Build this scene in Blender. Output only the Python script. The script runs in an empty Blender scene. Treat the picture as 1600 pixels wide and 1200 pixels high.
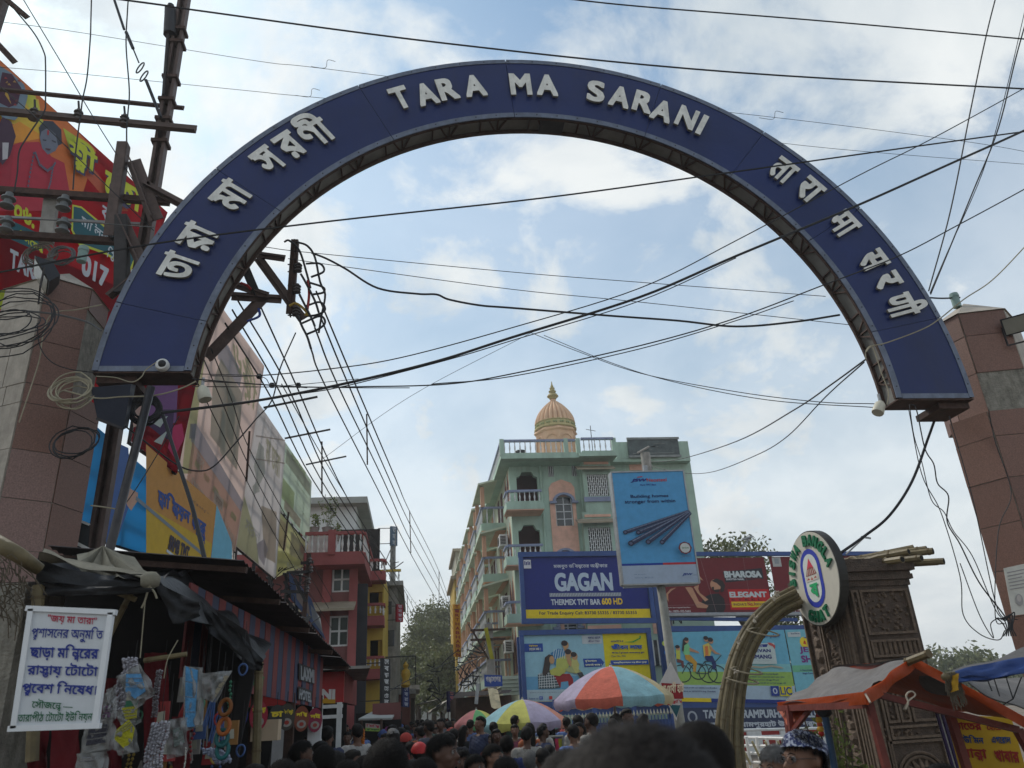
import bpy,bmesh,math,random
import numpy as np
from mathutils import Vector,Matrix
random.seed(7)
rng=np.random.default_rng(5)
SC=bpy.context.scene
COL=SC.collection
rad=math.radians
FOC=1202.0
CAM=Vector((0.0,0.0,1.6))
_up=Vector((640-800,600+2190,-FOC)).normalized()
_st=Vector((650.5-800,600-1130,-FOC)).normalized()
_st=(_st-_up*_st.dot(_up)).normalized()
_xr=_st.cross(_up)
MW=Matrix((_xr,_st,_up))
cd=bpy.data.cameras.new('camera')
cd.sensor_width=36.0
cd.lens=FOC/1600*36.0
cd.clip_start=0.05
cd.clip_end=3000
cd.dof.use_dof=True
cd.dof.focus_distance=12.0
cd.dof.aperture_fstop=4.0
co=bpy.data.objects.new('camera',cd)
COL.objects.link(co)
co.matrix_world=Matrix.Translation(CAM)@MW.to_4x4()
SC.camera=co
def ray(px,py):
 return(MW@Vector((px-800,600-py,-FOC))).normalized()
def at(px,py,Y):
 """the point that lies at distance Y down the street behind a spot of the photograph"""
 r=ray(px,py)
 return CAM+r*(Y/r.y)
def onplane(px,py,P,n):
 r=ray(px,py)
 return CAM+r*((P-CAM).dot(n)/r.dot(n))
SUN_EL,SUN_AZ=rad(48),rad(-38)
w=bpy.data.worlds.new("World");SC.world=w;w.use_nodes=True
nt=w.node_tree;N=nt.nodes;Lk=nt.links
for x in list(N):N.remove(x)
def nd(t,**k):
 n_=N.new(t)
 for a,b in k.items():setattr(n_,a,b)
 return n_
out=nd('ShaderNodeOutputWorld');bg=nd('ShaderNodeBackground');bg.inputs[1].default_value=0.11
sky=nd('ShaderNodeTexSky',sky_type='NISHITA',sun_disc=False)
sky.sun_elevation=SUN_EL;sky.sun_rotation=SUN_AZ
sky.air_density=1.0;sky.dust_density=0.8;sky.ozone_density=1.0
tc=nd('ShaderNodeTexCoord');sep=nd('ShaderNodeSeparateXYZ');Lk.new(tc.outputs['Generated'],sep.inputs[0])
def mth(op,a,b=None,clamp=False):
 m=nd('ShaderNodeMath',operation=op);m.use_clamp=clamp
 for i,v in enumerate((a,b)):
  if v is None:continue
  if isinstance(v,(int,float)):m.inputs[i].default_value=v
  else:Lk.new(v,m.inputs[i])
 return m.outputs[0]
zz=mth('ADD',mth('MAXIMUM',sep.outputs[2],0.0),0.45)
cx_,cy_=mth('DIVIDE',sep.outputs[0],zz),mth('DIVIDE',sep.outputs[1],zz)
cmb=nd('ShaderNodeCombineXYZ');Lk.new(cx_,cmb.inputs[0]);Lk.new(cy_,cmb.inputs[1])
def noise(scale,det,rough,off,dist=0.0):
 mp=nd('ShaderNodeMapping');mp.inputs['Location'].default_value=off;Lk.new(cmb.outputs[0],mp.inputs[0])
 n_=nd('ShaderNodeTexNoise');n_.inputs['Scale'].default_value=scale;n_.inputs['Detail'].default_value=det
 n_.inputs['Roughness'].default_value=rough;n_.inputs['Distortion'].default_value=dist
 Lk.new(mp.outputs[0],n_.inputs['Vector']);return n_.outputs['Fac']
big=noise(1.3,3,0.5,(3.1,1.7,0));fine=noise(5.2,9,0.60,(0.3,5.2,0),0.25)
shade=noise(2.6,7,0.6,(7.3,2.2,1.0),0.3)
dens=mth('ADD',mth('MULTIPLY',big,0.55),mth('MULTIPLY',fine,0.62))
side=mth('MULTIPLY',mth('SUBTRACT',cx_,0.25),-0.03)
dens=mth('ADD',dens,side)
mr=nd('ShaderNodeMapRange');mr.interpolation_type='SMOOTHSTEP'
mr.inputs['From Min'].default_value=0.51;mr.inputs['From Max'].default_value=0.67
Lk.new(dens,mr.inputs['Value'])
hz=nd('ShaderNodeMapRange');hz.inputs['From Min'].default_value=0.0;hz.inputs['From Max'].default_value=0.78
hz.inputs['To Min'].default_value=1.15;hz.inputs['To Max'].default_value=0.06;Lk.new(sep.outputs[2],hz.inputs['Value'])
mask=mth('MAXIMUM',mr.outputs[0],hz.outputs[0])
ramp=nd('ShaderNodeValToRGB')
ramp.color_ramp.elements[0].position=0.36;ramp.color_ramp.elements[0].color=(4.7,5.3,5.75,1)
ramp.color_ramp.elements[1].position=0.62;ramp.color_ramp.elements[1].color=(6.9,7.2,7.25,1)
Lk.new(shade,ramp.inputs[0])
sd=Vector((math.sin(SUN_AZ)*math.cos(SUN_EL),math.cos(SUN_AZ)*math.cos(SUN_EL),math.sin(SUN_EL)))
dot=nd('ShaderNodeVectorMath',operation='DOT_PRODUCT');Lk.new(tc.outputs['Generated'],dot.inputs[0]);dot.inputs[1].default_value=sd
gl=mth('POWER',mth('MAXIMUM',dot.outputs['Value'],0.0),10.0)
glow=mth('ADD',mth('MULTIPLY',gl,0.16),0.95)
vs=nd('ShaderNodeVectorMath',operation='SCALE');Lk.new(ramp.outputs[0],vs.inputs[0]);Lk.new(glow,vs.inputs['Scale'])
blue=nd('ShaderNodeVectorMath',operation='SCALE');tint=nd('ShaderNodeVectorMath',operation='MULTIPLY');tint.inputs[1].default_value=(0.95,1.17,1.14);Lk.new(sky.outputs[0],tint.inputs[0]);Lk.new(tint.outputs[0],blue.inputs[0]);blue.inputs['Scale'].default_value=1.0
mx=nd('ShaderNodeMix',data_type='RGBA');Lk.new(mask,mx.inputs[0]);Lk.new(blue.outputs[0],mx.inputs[6]);Lk.new(vs.outputs[0],mx.inputs[7])
Lk.new(mx.outputs[2],bg.inputs[0]);Lk.new(bg.outputs[0],out.inputs[0])
sl=bpy.data.lights.new('sun','SUN');sl.energy=2.0;sl.angle=rad(12);sl.color=(1,.95,.87)
so=bpy.data.objects.new('sun',sl);COL.objects.link(so)
so.rotation_euler=sd.to_track_quat('Z','Y').to_euler();so.location=(0,0,60)
SC.view_settings.view_transform='Standard';SC.view_settings.look='None'
SC.view_settings.gamma=1;SC.view_settings.exposure=0.28;SC.view_settings.use_curve_mapping=False
MATS={}
def mat(name,col,rough=0.7,var=0.18,scale=3.0,bump=0.0,metal=0.0,spec=0.3,dirt=0.0,kind=None,trans=0.0):
 if name in MATS:return MATS[name]
 m=bpy.data.materials.new(name);m.use_nodes=True;MATS[name]=m
 t=m.node_tree;b=t.nodes['Principled BSDF']
 b.inputs['Roughness'].default_value=rough;b.inputs['Metallic'].default_value=metal
 b.inputs['Specular IOR Level'].default_value=spec
 c4=(*col,1)
 if var>0 or bump>0 or dirt>0:
  tcn=t.nodes.new('ShaderNodeTexCoord');no=t.nodes.new('ShaderNodeTexNoise')
  no.inputs['Scale'].default_value=scale;no.inputs['Detail'].default_value=6;no.inputs['Roughness'].default_value=.65
  src=tcn.outputs['Object']
  if kind=='streak':
   mp=t.nodes.new('ShaderNodeMapping');mp.inputs['Scale'].default_value=(1,1,.15)
   t.links.new(src,mp.inputs[0]);src=mp.outputs[0]
  t.links.new(src,no.inputs['Vector'])
  r=t.nodes.new('ShaderNodeMapRange');r.inputs['From Min'].default_value=.3;r.inputs['From Max'].default_value=.7
  r.inputs['To Min'].default_value=1-var;r.inputs['To Max'].default_value=1+var*.6
  t.links.new(no.outputs['Fac'],r.inputs['Value'])
  v=t.nodes.new('ShaderNodeVectorMath');v.operation='SCALE';v.inputs[0].default_value=col
  t.links.new(r.outputs[0],v.inputs['Scale']);last=v.outputs[0]
  if dirt>0:
   n2=t.nodes.new('ShaderNodeTexNoise');n2.inputs['Scale'].default_value=scale*.6;n2.inputs['Detail'].default_value=9
   n2.inputs['Roughness'].default_value=.75
   mp=t.nodes.new('ShaderNodeMapping');mp.inputs['Scale'].default_value=(2.2,2.2,.35);mp.inputs['Location'].default_value=(3,1,9)
   t.links.new(tcn.outputs['Object'],mp.inputs[0]);t.links.new(mp.outputs[0],n2.inputs['Vector'])
   r2=t.nodes.new('ShaderNodeMapRange');r2.inputs['From Min'].default_value=.48;r2.inputs['From Max'].default_value=.72
   r2.inputs['To Max'].default_value=dirt;t.links.new(n2.outputs['Fac'],r2.inputs['Value'])
   mix=t.nodes.new('ShaderNodeMix');mix.data_type='RGBA';t.links.new(r2.outputs[0],mix.inputs[0])
   t.links.new(last,mix.inputs[6]);mix.inputs[7].default_value=(col[0]*.25+.02,col[1]*.22+.017,col[2]*.2+.013,1)
   last=mix.outputs[2]
  t.links.new(last,b.inputs['Base Color'])
  if bump>0:
   bp=t.nodes.new('ShaderNodeBump');bp.inputs['Strength'].default_value=bump;bp.inputs['Distance'].default_value=.02
   n3=t.nodes.new('ShaderNodeTexNoise');n3.inputs['Scale'].default_value=scale*5;n3.inputs['Detail'].default_value=5
   t.links.new(tcn.outputs['Object'],n3.inputs['Vector'])
   t.links.new(n3.outputs['Fac'],bp.inputs['Height']);t.links.new(bp.outputs[0],b.inputs['Normal'])
 else:
  b.inputs['Base Color'].default_value=c4
 if trans>0:
  out_=t.nodes['Material Output'];tr=t.nodes.new('ShaderNodeBsdfTranslucent');tr.inputs[0].default_value=c4
  ms=t.nodes.new('ShaderNodeMixShader');ms.inputs[0].default_value=trans
  t.links.new(b.outputs[0],ms.inputs[1]);t.links.new(tr.outputs[0],ms.inputs[2]);t.links.new(ms.outputs[0],out_.inputs[0])
 return m
def ink(col):
 """flat print colour"""
 k='print_%02x%02x%02x'%tuple(int(min(1,c)*255)for c in col)
 return mat(k,tuple(col),.55,.1,6.0)
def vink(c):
 c=tuple(x*.45+.55*y for x,y in zip(c,(.70,.70,.60)))  # faded print, lightened further in colour to stand for haze and backlight
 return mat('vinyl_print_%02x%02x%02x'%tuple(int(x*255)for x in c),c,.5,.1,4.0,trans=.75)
def srgb(r,g,b,k=1.0):
 f=lambda c:((c/255+.055)/1.055)**2.4 if c>10 else c/255/12.92
 return(min(.9,f(r)*k),min(.9,f(g)*k),min(.9,f(b)*k))
def tag(o,label=None,cat=None,group=None,kind=None):
 if label:o['label']=label
 if cat:o['category']=cat
 if group:o['group']=group
 if kind:o['kind']=kind
 return o
def thing(name,label,cat,loc=(0,0,0),rz=0.0,group=None):
 o=bpy.data.objects.new(name,None);o.empty_display_size=.2;COL.objects.link(o)
 o.location=loc;o.rotation_euler=(0,0,rz)
 o['_m']=0;del o['_m']
 return tag(o,label,cat,group)
def root_of(parent):
 m=Matrix.Identity(4);p=parent
 while p is not None:
  m=Matrix.LocRotScale(p.location,p.rotation_euler,p.scale)@m;p=p.parent
 return m
class MB:
 """collects faces (world coordinates) and links them as ONE mesh object"""
 def __init__(s):s.v=[];s.f=[];s.m=[];s.mats=[];s.cm=0;s.sm=False
 def use(s,m):
  if m not in s.mats:s.mats.append(m)
  s.cm=s.mats.index(m);return s
 def add(s,vs,fs):
  b=len(s.v);s.v.extend([tuple(x)for x in vs])
  for f in fs:s.f.append(tuple(i+b for i in f));s.m.append(s.cm)
  return s
 def quad(s,a,b,c,d):return s.add([a,b,c,d],[(0,1,2,3)])
 def hexa(s,p):
  return s.add(p,[(0,3,2,1),(4,5,6,7),(0,1,5,4),(1,2,6,5),(2,3,7,6),(3,0,4,7)])
 def box(s,x0,x1,y0,y1,z0,z1):
  return s.hexa([(x0,y0,z0),(x1,y0,z0),(x1,y1,z0),(x0,y1,z0),(x0,y0,z1),(x1,y0,z1),(x1,y1,z1),(x0,y1,z1)])
 def bar(s,A,B,wd,ht=None,up=Vector((0,0,1))):
  A=Vector(A);B=Vector(B);ht=ht or wd;d=(B-A)
  if d.length<1e-6:return s
  d.normalize()
  if abs(d.dot(up))>.97:up=Vector((0,1,0))
  r=d.cross(up).normalized()*wd/2;u=r.cross(d).normalized()*ht/2
  return s.hexa([A-r-u,A+r-u,A+r+u,A-r+u,B-r-u,B+r-u,B+r+u,B-r+u])
 def angle(s,A,B,wd,th=.012,side=1):
  A=Vector(A);B=Vector(B);d=(B-A).normalized();up=Vector((0,0,1))
  if abs(d.dot(up))>.97:up=Vector((1,0,0))
  r=d.cross(up).normalized()*side;u=r.cross(d).normalized()
  s.bar(A+u*wd/2,B+u*wd/2,th,wd);s.bar(A+r*wd/2,B+r*wd/2,wd,th);return s
 def tube(s,pts,r,n=6,cap=True):
  pts=[Vector(p)for p in pts];k=len(pts)
  rs=r if isinstance(r,(list,tuple))else[r]*k
  up=Vector((.13,.31,.94));vs=[];prev=None
  for i,p in enumerate(pts):
   d=(pts[min(i+1,k-1)]-pts[max(i-1,0)])
   d=d.normalized()if d.length>1e-9 else Vector((0,0,1))
   if prev is None:
    a=d.cross(up)
    if a.length<.05:a=d.cross(Vector((1,0,0)))
   else:
    a=prev-d*prev.dot(d)
    if a.length<1e-6:a=d.cross(Vector((1,0,0)))
   a.normalize();prev=a;b=d.cross(a)
   for j in range(n):
    t=2*math.pi*j/n;vs.append(p+(a*math.cos(t)+b*math.sin(t))*rs[i])
  fs=[(i*n+j,i*n+(j+1)%n,(i+1)*n+(j+1)%n,(i+1)*n+j)for i in range(k-1)for j in range(n)]
  if cap:fs+=[tuple(range(n-1,-1,-1)),tuple(range((k-1)*n,k*n))]
  return s.add(vs,fs)
 def lathe(s,c,prof,n=16,axis='Z',mod=None):
  c=Vector(c);vs=[]
  for(r,z)in prof:
   for j in range(n):
    t=2*math.pi*j/n;rr=r*(mod(t,z)if mod else 1)
    q=Vector((rr*math.cos(t),rr*math.sin(t),z))
    if axis=='Y':q=Vector((q.x,q.z,q.y))
    elif axis=='X':q=Vector((q.z,q.x,q.y))
    vs.append(c+q)
  k=len(prof)
  fs=[(i*n+j,i*n+(j+1)%n,(i+1)*n+(j+1)%n,(i+1)*n+j)for i in range(k-1)for j in range(n)]
  fs+=[tuple(range(n-1,-1,-1)),tuple(range((k-1)*n,k*n))]
  return s.add(vs,fs)
 def slab(s,front,back):
  n=len(front);fs=[tuple(range(n)),tuple(range(2*n-1,n-1,-1))]
  fs+=[(i,i+n,(i+1)%n+n,(i+1)%n)for i in range(n)]
  return s.add(list(front)+list(back),fs)
 def build(s,name,m=None,parent=None,smooth=None,**k):
  me=bpy.data.meshes.new(name)
  base=Vector((0,0,0))
  vs=np.array(s.v,float)if s.v else np.zeros((0,3))
  if parent is not None:
   inv=root_of(parent).inverted()
   A=np.array(inv);vs=vs@A[:3,:3].T+A[:3,3]
  elif len(vs):
   base=Vector(((vs[:,0].min()+vs[:,0].max())/2,(vs[:,1].min()+vs[:,1].max())/2,vs[:,2].min()));vs=vs-np.array(base)
  me.from_pydata(vs.tolist(),[],s.f)
  if m is not None:me.materials.append(m)
  else:
   for x in s.mats:me.materials.append(x)
   me.polygons.foreach_set('material_index',s.m)
  if smooth:me.shade_smooth();
  if smooth and smooth is not True:me.set_sharp_from_angle(angle=rad(smooth))
  me.update()
  o=bpy.data.objects.new(name,me);COL.objects.link(o);o.parent=parent;o.location=base
  if k:tag(o,**k)
  return o
def kids(o):return[c for c in bpy.data.objects if c.parent==o]
CH={}
def copy_tree(o,parent=None,tree=None):
 if tree is None:
  tree={}
  for c in bpy.data.objects:
   if c.parent:tree.setdefault(c.parent.name,[]).append(c)
 c=o.copy();COL.objects.link(c);c.parent=parent
 for ch in tree.get(o.name,[]):copy_tree(ch,c,tree)
 return c
def catmull(P,n=8):
 P=[Vector(p)for p in P]
 if len(P)<3:return[P[0].lerp(P[-1],i/n)for i in range(n+1)]
 Q=[P[0]*2-P[1]]+P+[P[-1]*2-P[-2]];o=[]
 for i in range(1,len(Q)-2):
  a,b,c,d=Q[i-1:i+3]
  for j in range(n):
   t=j/n
   o.append(.5*((2*b)+(c-a)*t+(2*a-5*b+4*c-d)*t*t+(3*b-a-3*c+d)*t**3))
 o.append(P[-1]);return o
def bez(A,B,C,n=10):
 return[A*(1-t)**2+B*2*t*(1-t)+C*t*t for t in[i/n for i in range(n+1)]]
_G={}
_tc=bpy.data.curves.new('lettering_source','FONT');_to=bpy.data.objects.new('lettering_source',_tc);COL.objects.link(_to)
_tc.fill_mode='NONE';_tc.resolution_u=4
def _outline(body):
 _tc.body=body;_to.update_tag();bpy.context.view_layer.update()
 me=_to.evaluated_get(bpy.context.evaluated_depsgraph_get()).to_mesh()
 n=len(me.vertices);a=np.zeros(n*3);me.vertices.foreach_get('co',a);a=a.reshape(-1,3)[:,:2].copy()
 e=np.zeros(len(me.edges)*2,int);me.edges.foreach_get('vertices',e);e=e.reshape(-1,2).copy()
 _to.evaluated_get(bpy.context.evaluated_depsgraph_get()).to_mesh_clear()
 if len(e):
  sw=np.abs(e[:,1]-e[:,0])>1;lo=e.min(1);hi=e.max(1)
  e=np.where(sw[:,None],np.stack([hi,lo],1),np.stack([lo,hi],1))
 return a,e
def glyph(c):
 if c not in _G:
  if c==' ':_G[c]=(np.zeros((0,4)),.28)
  else:
   a,e=_outline(c);seg=np.hstack([a[e[:,0]],a[e[:,1]]])if len(e)else np.zeros((0,4))
   a2,_=_outline('l'+c+'l');a1,_=_outline('ll')
   _G[c]=(seg,float(a2[:,0].max()-a1[:,0].max()))
 return _G[c]
PRE='\u09bf\u09c7\u09c8\u093f'
HAL='\u09cd\u094d'
POST='\u09c1\u09c2\u09bc\u0981\u0941\u0942\u0982'
def layout(s):
 """indic strings: vowels that stand before their letter are moved there, joined letters are stacked"""
 cl=[];i=0;s=s.replace('\u09cb','\u09c7\u09be').replace('\u09cc','\u09c7\u09d7')
 while i<len(s):
  c=s[i]
  if ord(c)>0x900:
   base=[c];i+=1
   while i+1<len(s)and s[i]in HAL and s[i+1]not in ' ':base.append(s[i+1]);i+=2
   pre=[];post=[]
   while i<len(s)and(s[i]in PRE or s[i]in POST):
    (pre if s[i]in PRE else post).append(s[i]);i+=1
   cl.append((pre,base,post))
  else:cl.append(([],[c],[]));i+=1
 segs=[];x=0.0
 for pre,base,post in cl:
  for c in pre:
   g,w_=glyph(c);segs.append(g+np.array([x,0,x,0]));x+=w_
  g,w_=glyph(base[0]);segs.append(g+np.array([x,0,x,0]));x0=x;x+=w_
  for k,c in enumerate(base[1:]):
   g2,w2=glyph(c);sc=.6
   if len(g2):segs.append(g2*sc+np.array([x0+w_*.35,-.22-.2*k]*2))
  for c in post:
   g2,w2=glyph(c)
   if len(g2):segs.append(g2+np.array([x,0,x,0]))
 return np.vstack(segs)if segs else np.zeros((0,4))
_TM={}
def text_mesh(s,bold=0.03,res=30):
 """2D mesh (verts in 0..1 box, faces, boundary edges, aspect) of a string; overlapping strokes are merged"""
 bold*=.6;key=(s,bold,res)
 if key in _TM:return _TM[key]
 seg=layout(s)
 x0,x1=seg[:,[0,2]].min(),seg[:,[0,2]].max();y0,y1=seg[:,[1,3]].min(),seg[:,[1,3]].max()
 SS=3;h=(y1-y0)/res/SS;pad=int(bold/h)+2*SS+1
 nx=int((x1-x0)/h)+2*pad;ny=int((y1-y0)/h)+2*pad
 nx+=-nx%SS;ny+=-ny%SS
 img=np.zeros((ny,nx),np.float32)
 for r in range(ny):
  y=y0+(r-pad+.5)*h
  a=seg[(seg[:,1]<=y)!=(seg[:,3]<=y)]
  if not len(a):continue
  xs=a[:,0]+(y-a[:,1])/(a[:,3]-a[:,1])*(a[:,2]-a[:,0]);d=np.sign(a[:,3]-a[:,1])
  o=np.argsort(xs);wn=np.cumsum(d[o]);xs=xs[o]
  for k in range(len(xs)-1):
   if wn[k]!=0:
    i0=int(round((xs[k]-x0)/h))+pad;i1=int(round((xs[k+1]-x0)/h))+pad
    img[r,max(0,i0):max(i1,i0+1)]=1
 def boxf(im,k):
  if k<=0:return im
  for ax in(0,1):
   c=np.cumsum(np.pad(im,[(k+1,k)if a==ax else(0,0)for a in(0,1)]),axis=ax)
   n_=im.shape[ax]
   im=(np.take(c,np.arange(2*k+1,n_+2*k+1),ax)-np.take(c,np.arange(0,n_),ax))
  return im/(2*k+1)**2
 kb=int(round(bold/h))
 if kb:img=(boxf(img,kb)>.5/(2*kb+1)**2).astype(np.float32)
 g=img.reshape(ny//SS,SS,nx//SS,SS).mean((1,3));H=h*SS
 ny,nx=g.shape
 V=[];F=[];B=[];vid={}
 def vert(x,y):
  k=(round(x,3),round(y,3))
  if k not in vid:vid[k]=len(V);V.append((x,y))
  return vid[k]
 ins=g>.5
 for j in range(ny-1):
  run=None
  a_=ins[j,:-1].astype(int)+ins[j,1:]*2+ins[j+1,1:]*4+ins[j+1,:-1]*8
  for i in list(np.nonzero(a_)[0])+[nx+5]:
   full=i<nx and a_[i]==15
   if run is not None and not(full and i==run[1]):
    F.append((vert(run[0],j),vert(run[1],j),vert(run[1],j+1),vert(run[0],j+1)));run=None
   if i>nx:break
   if full:
    run=(run[0],i+1)if run else(i,i+1);continue
   cs=[(i,j),(i+1,j),(i+1,j+1),(i,j+1)];vals=[g[y,x]for x,y in cs];poly=[];cr=[]
   for q in range(4):
    p,n_=cs[q],cs[(q+1)%4];a,b=vals[q],vals[(q+1)%4]
    if a>.5:poly.append(vert(*p))
    if(a>.5)!=(b>.5):
     t=(.5-a)/(b-a);v_=vert(p[0]+(n_[0]-p[0])*t,p[1]+(n_[1]-p[1])*t);poly.append(v_);cr.append(v_)
   poly=[p for q,p in enumerate(poly)if p!=poly[q-1]]
   if len(poly)>=3:F.append(tuple(poly))
   if len(cr)==2 and cr[0]!=cr[1]:B.append((cr[0],cr[1]))
 V=np.array(V,float)
 mn=V.min(0);mxx=V.max(0);asp=(mxx[0]-mn[0])/(mxx[1]-mn[1])
 V=(V-mn)/(mxx-mn)
 _TM[key]=(V,F,B,asp);return _TM[key]
def put_text(mb,s,O,U,W,m,bold=.03,res=22,n=None,lift=.004,depth=0.0,side=None,maxasp=None):
 """string in the parallelogram O (bottom left), U (along), W (up); n = direction out of the surface"""
 V,F,B,asp=text_mesh(s,bold,res);O=Vector(O);U=Vector(U);W=Vector(W)
 if n is None:n=U.cross(W).normalized()
 P=[O+U*a+W*b+n*(lift+depth)for a,b in V]
 mb.use(m);mb.add(P,F)
 if depth>0:
  k=len(P);Q=[p-n*depth for p in P];mb.use(side or m)
  mb.add(P+Q,[(a,b,b+k,a+k)for a,b in B])
 return asp
class Panel:
 """a flat board with print on it; corners are points, positions on it are fractions (s right, t up) or spots of the photograph"""
 def __init__(s,BL,BR,TR,TL,flip=False):
  s.BL,s.BR,s.TR,s.TL=[Vector(p)for p in(BL,BR,TR,TL)]
  s.n=(s.BR-s.BL).cross(s.TL-s.BL).normalized();s.k=0;s.art=MB();s.txt=MB()
 @classmethod
 def px(c,TL,TR,BR,BL,Yl,Yr=None,**k):
  Yr=Yl if Yr is None else Yr
  tl,bl,tr,br=at(*TL,Yl),at(*BL,Yl),at(*TR,Yr),at(*BR,Yr)
  for a,b in((tl,bl),(tr,br)):
   mx_=(a.x+b.x)/2;a.x=b.x=mx_
  return c(bl,br,tr,tl,**k)
 def pt(s,a,b,off=0):
  return(s.BL*(1-a)*(1-b)+s.BR*a*(1-b)+s.TR*a*b+s.TL*(1-a)*b)+s.n*off
 def body(s,m,parent,name='board',th=.05,edge=None):
  mb=MB();P=[s.BL,s.BR,s.TR,s.TL];mb.use(m);mb.slab(P,[p-s.n*th for p in P]);return mb.build(name,None,parent)
 def lay(s):s.k+=1;return .003+.0012*s.k
 def poly(s,pts,col):
  o=s.lay();s.art.use(ink(col));P=[s.pt(a,b,o)for a,b in pts];s.art.add(P,[tuple(range(len(P)))]);return s
 def rect(s,a0,b0,a1,b1,col):return s.poly([(a0,b0),(a1,b0),(a1,b1),(a0,b1)],col)
 def ell(s,a,b,ra,rb,col,n=20,rot=0):
  return s.poly([(a+ra*math.cos(t)*math.cos(rot)-rb*math.sin(t)*math.sin(rot),b+rb*math.sin(t)*math.cos(rot)+ra*math.cos(t)*math.sin(rot))for t in[2*math.pi*i/n for i in range(n)]],col)
 def line(s,pts,w_,col):
  o=s.lay();s.art.use(ink(col))
  for(a,b),(c,d)in zip(pts[:-1],pts[1:]):
   A,B=s.pt(a,b,o),s.pt(c,d,o);r=(B-A).cross(s.n)
   if r.length<1e-7:continue
   r=r.normalized()*w_/2;s.art.quad(A-r,A+r,B+r,B-r)
  return s
 def ring(s,a,b,ra,rb,w_,col,n=24):return s.line([(a+ra*math.cos(2*math.pi*i/n),b+rb*math.sin(2*math.pi*i/n))for i in range(n+1)],w_,col)
 def text(s,t,a0,b0,a1,b1,col,bold=.03,res=22,skew=0.0,rise=0.0):
  o=s.lay();O=s.pt(a0,b0);U=s.pt(a1,b0+rise)-O;W=s.pt(a0+skew,b1)-O
  put_text(s.txt,t,O,U,W,ink(col),bold,res,s.n,o);return s
 def done(s,parent):
  if s.art.f:s.art.build('printed_artwork',None,parent)
  if s.txt.f:s.txt.build('lettering',None,parent)
def boxpx(mb,x0,y0,x1,y1,Y,depth,Z0=None,Z1=None):
 """box whose front face, at distance Y, covers a rectangle of the photograph"""
 ym=(y0+y1)/2;xm=(x0+x1)/2
 X0=at(x0,ym,Y).x;X1=at(x1,ym,Y).x
 z0=at(xm,y1,Y).z if Z0 is None else Z0;z1=at(xm,y0,Y).z if Z1 is None else Z1
 mb.box(X0,X1,Y,Y+depth,z0,z1);return(X0,X1,z0,z1)
def rpx(x0,y0,x1,y1,Y):
 ym=(y0+y1)/2;xm=(x0+x1)/2
 return at(x0,ym,Y).x,at(x1,ym,Y).x,at(xm,y1,Y).z,at(xm,y0,Y).z
M_RUST=mat('rusty_steel',(.075,.042,.032),.75,.45,9,.3,.2)
M_DARKSTEEL=mat('dark_steel',(.045,.04,.04),.6,.3,8,.2,.4)
M_WIRE=mat('black_cable',(.02,.02,.022),.6,.1,8)
M_GREYWIRE=mat('grey_wire',(.12,.12,.12),.5,.1,8,0,.5)
M_GALV=mat('galvanised_steel',(.36,.37,.38),.45,.25,6,.15,.6)
M_ALU=mat('aluminium_trim',(.15,.17,.22),.45,.3,5,.1,.5,dirt=.35)
M_CONC=mat('weathered_concrete',(.33,.31,.28),.9,.35,3,.6,dirt=.6)
M_GLASS=mat('dark_window_glass',(.03,.035,.04),.12,.2,2,0,0,.6)
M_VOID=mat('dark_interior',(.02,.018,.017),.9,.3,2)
M_WHITE=mat('white_paint',(.72,.72,.70),.6,.12,4,.1,dirt=.35)
M_PORC=mat('brown_porcelain',(.10,.085,.08),.25,.3,6)
M_BLACKPL=mat('black_plastic',(.022,.022,.025),.5,.2,5)
# ============ SETTING
m_road=mat('asphalt_dusty',(.075,.068,.06),.95,.3,.8,.4)
mb=MB();mb.quad((-300,-60,0),(330,-60,0),(330,420,0),(-300,420,0));mb.build('ground',mat('dry_earth',(.16,.13,.10),.95,.3,.2,.3),kind='structure')
mb=MB();mb.quad((-3.2,-40,.005),(4.2,-40,.005),(4.2,300,.005),(-3.2,300,.005));mb.build('road',m_road,kind='structure')
for x0,x1 in((-5.6,-3.2),(4.2,6.4)):
 mb=MB();mb.box(x0,x1,6,140,0,.13);mb.build('pavement',mat('pavement_concrete',(.25,.23,.20),.9,.3,2,.4),kind='structure')
# ============ ENTRANCE ARCH
AX,AZ,RO,RI,YF,TH=1.971,5.516,6.08,4.889,9.5,.407
ZL,ZR=5.93,5.49
arch=thing('entrance_arch','dark blue semicircular arch over the street with raised white street name lettering','arch',(AX,YF,5.5))
M_BLUE=mat('blue_acp',(.006,.018,.105),.40,.25,.7,.35,0,.35,dirt=.35)
M_BLUE2=mat('navy_edge',(.02,.025,.06),.5,.2,3,.05)
def apt(r,t,y):return Vector((AX+r*math.cos(t),y,AZ+r*math.sin(t)))
def tL(r):return math.pi-math.asin((ZL-AZ)/r)
def tR(r):return math.asin((ZR-AZ)/r)
def ringseg(mb,r0,r1,y0,y1,t0,t1,n=10,cut=None):
 vs=[]
 for i in range(n+1):
  f=i/n
  for r,y in((r0,y0),(r1,y0),(r1,y1),(r0,y1)):
   a,b=t0,t1
   if a is None:a=tR(r)
   if b is None:b=tL(r)
   vs.append(apt(r,a+(b-a)*f,y))
 fs=[]
 for i in range(n):
  o=i*4
  for j in range(4):fs.append((o+j,o+4+j,o+4+(j+1)%4,o+(j+1)%4))
 fs+=[(0,1,2,3),(n*4+3,n*4+2,n*4+1,n*4)]
 mb.add(vs,fs);return mb
def tang(px,py):
 p=onplane(px,py,Vector((0,YF,0)),Vector((0,1,0)));return math.atan2(p.z-AZ,p.x-AX)
seams=[None]+[tang(*q)for q in((1465,497),(1345,325),(1190,212),(1032,135),(790,98),(560,134),(341,266),(195,475))]+[None]
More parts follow.
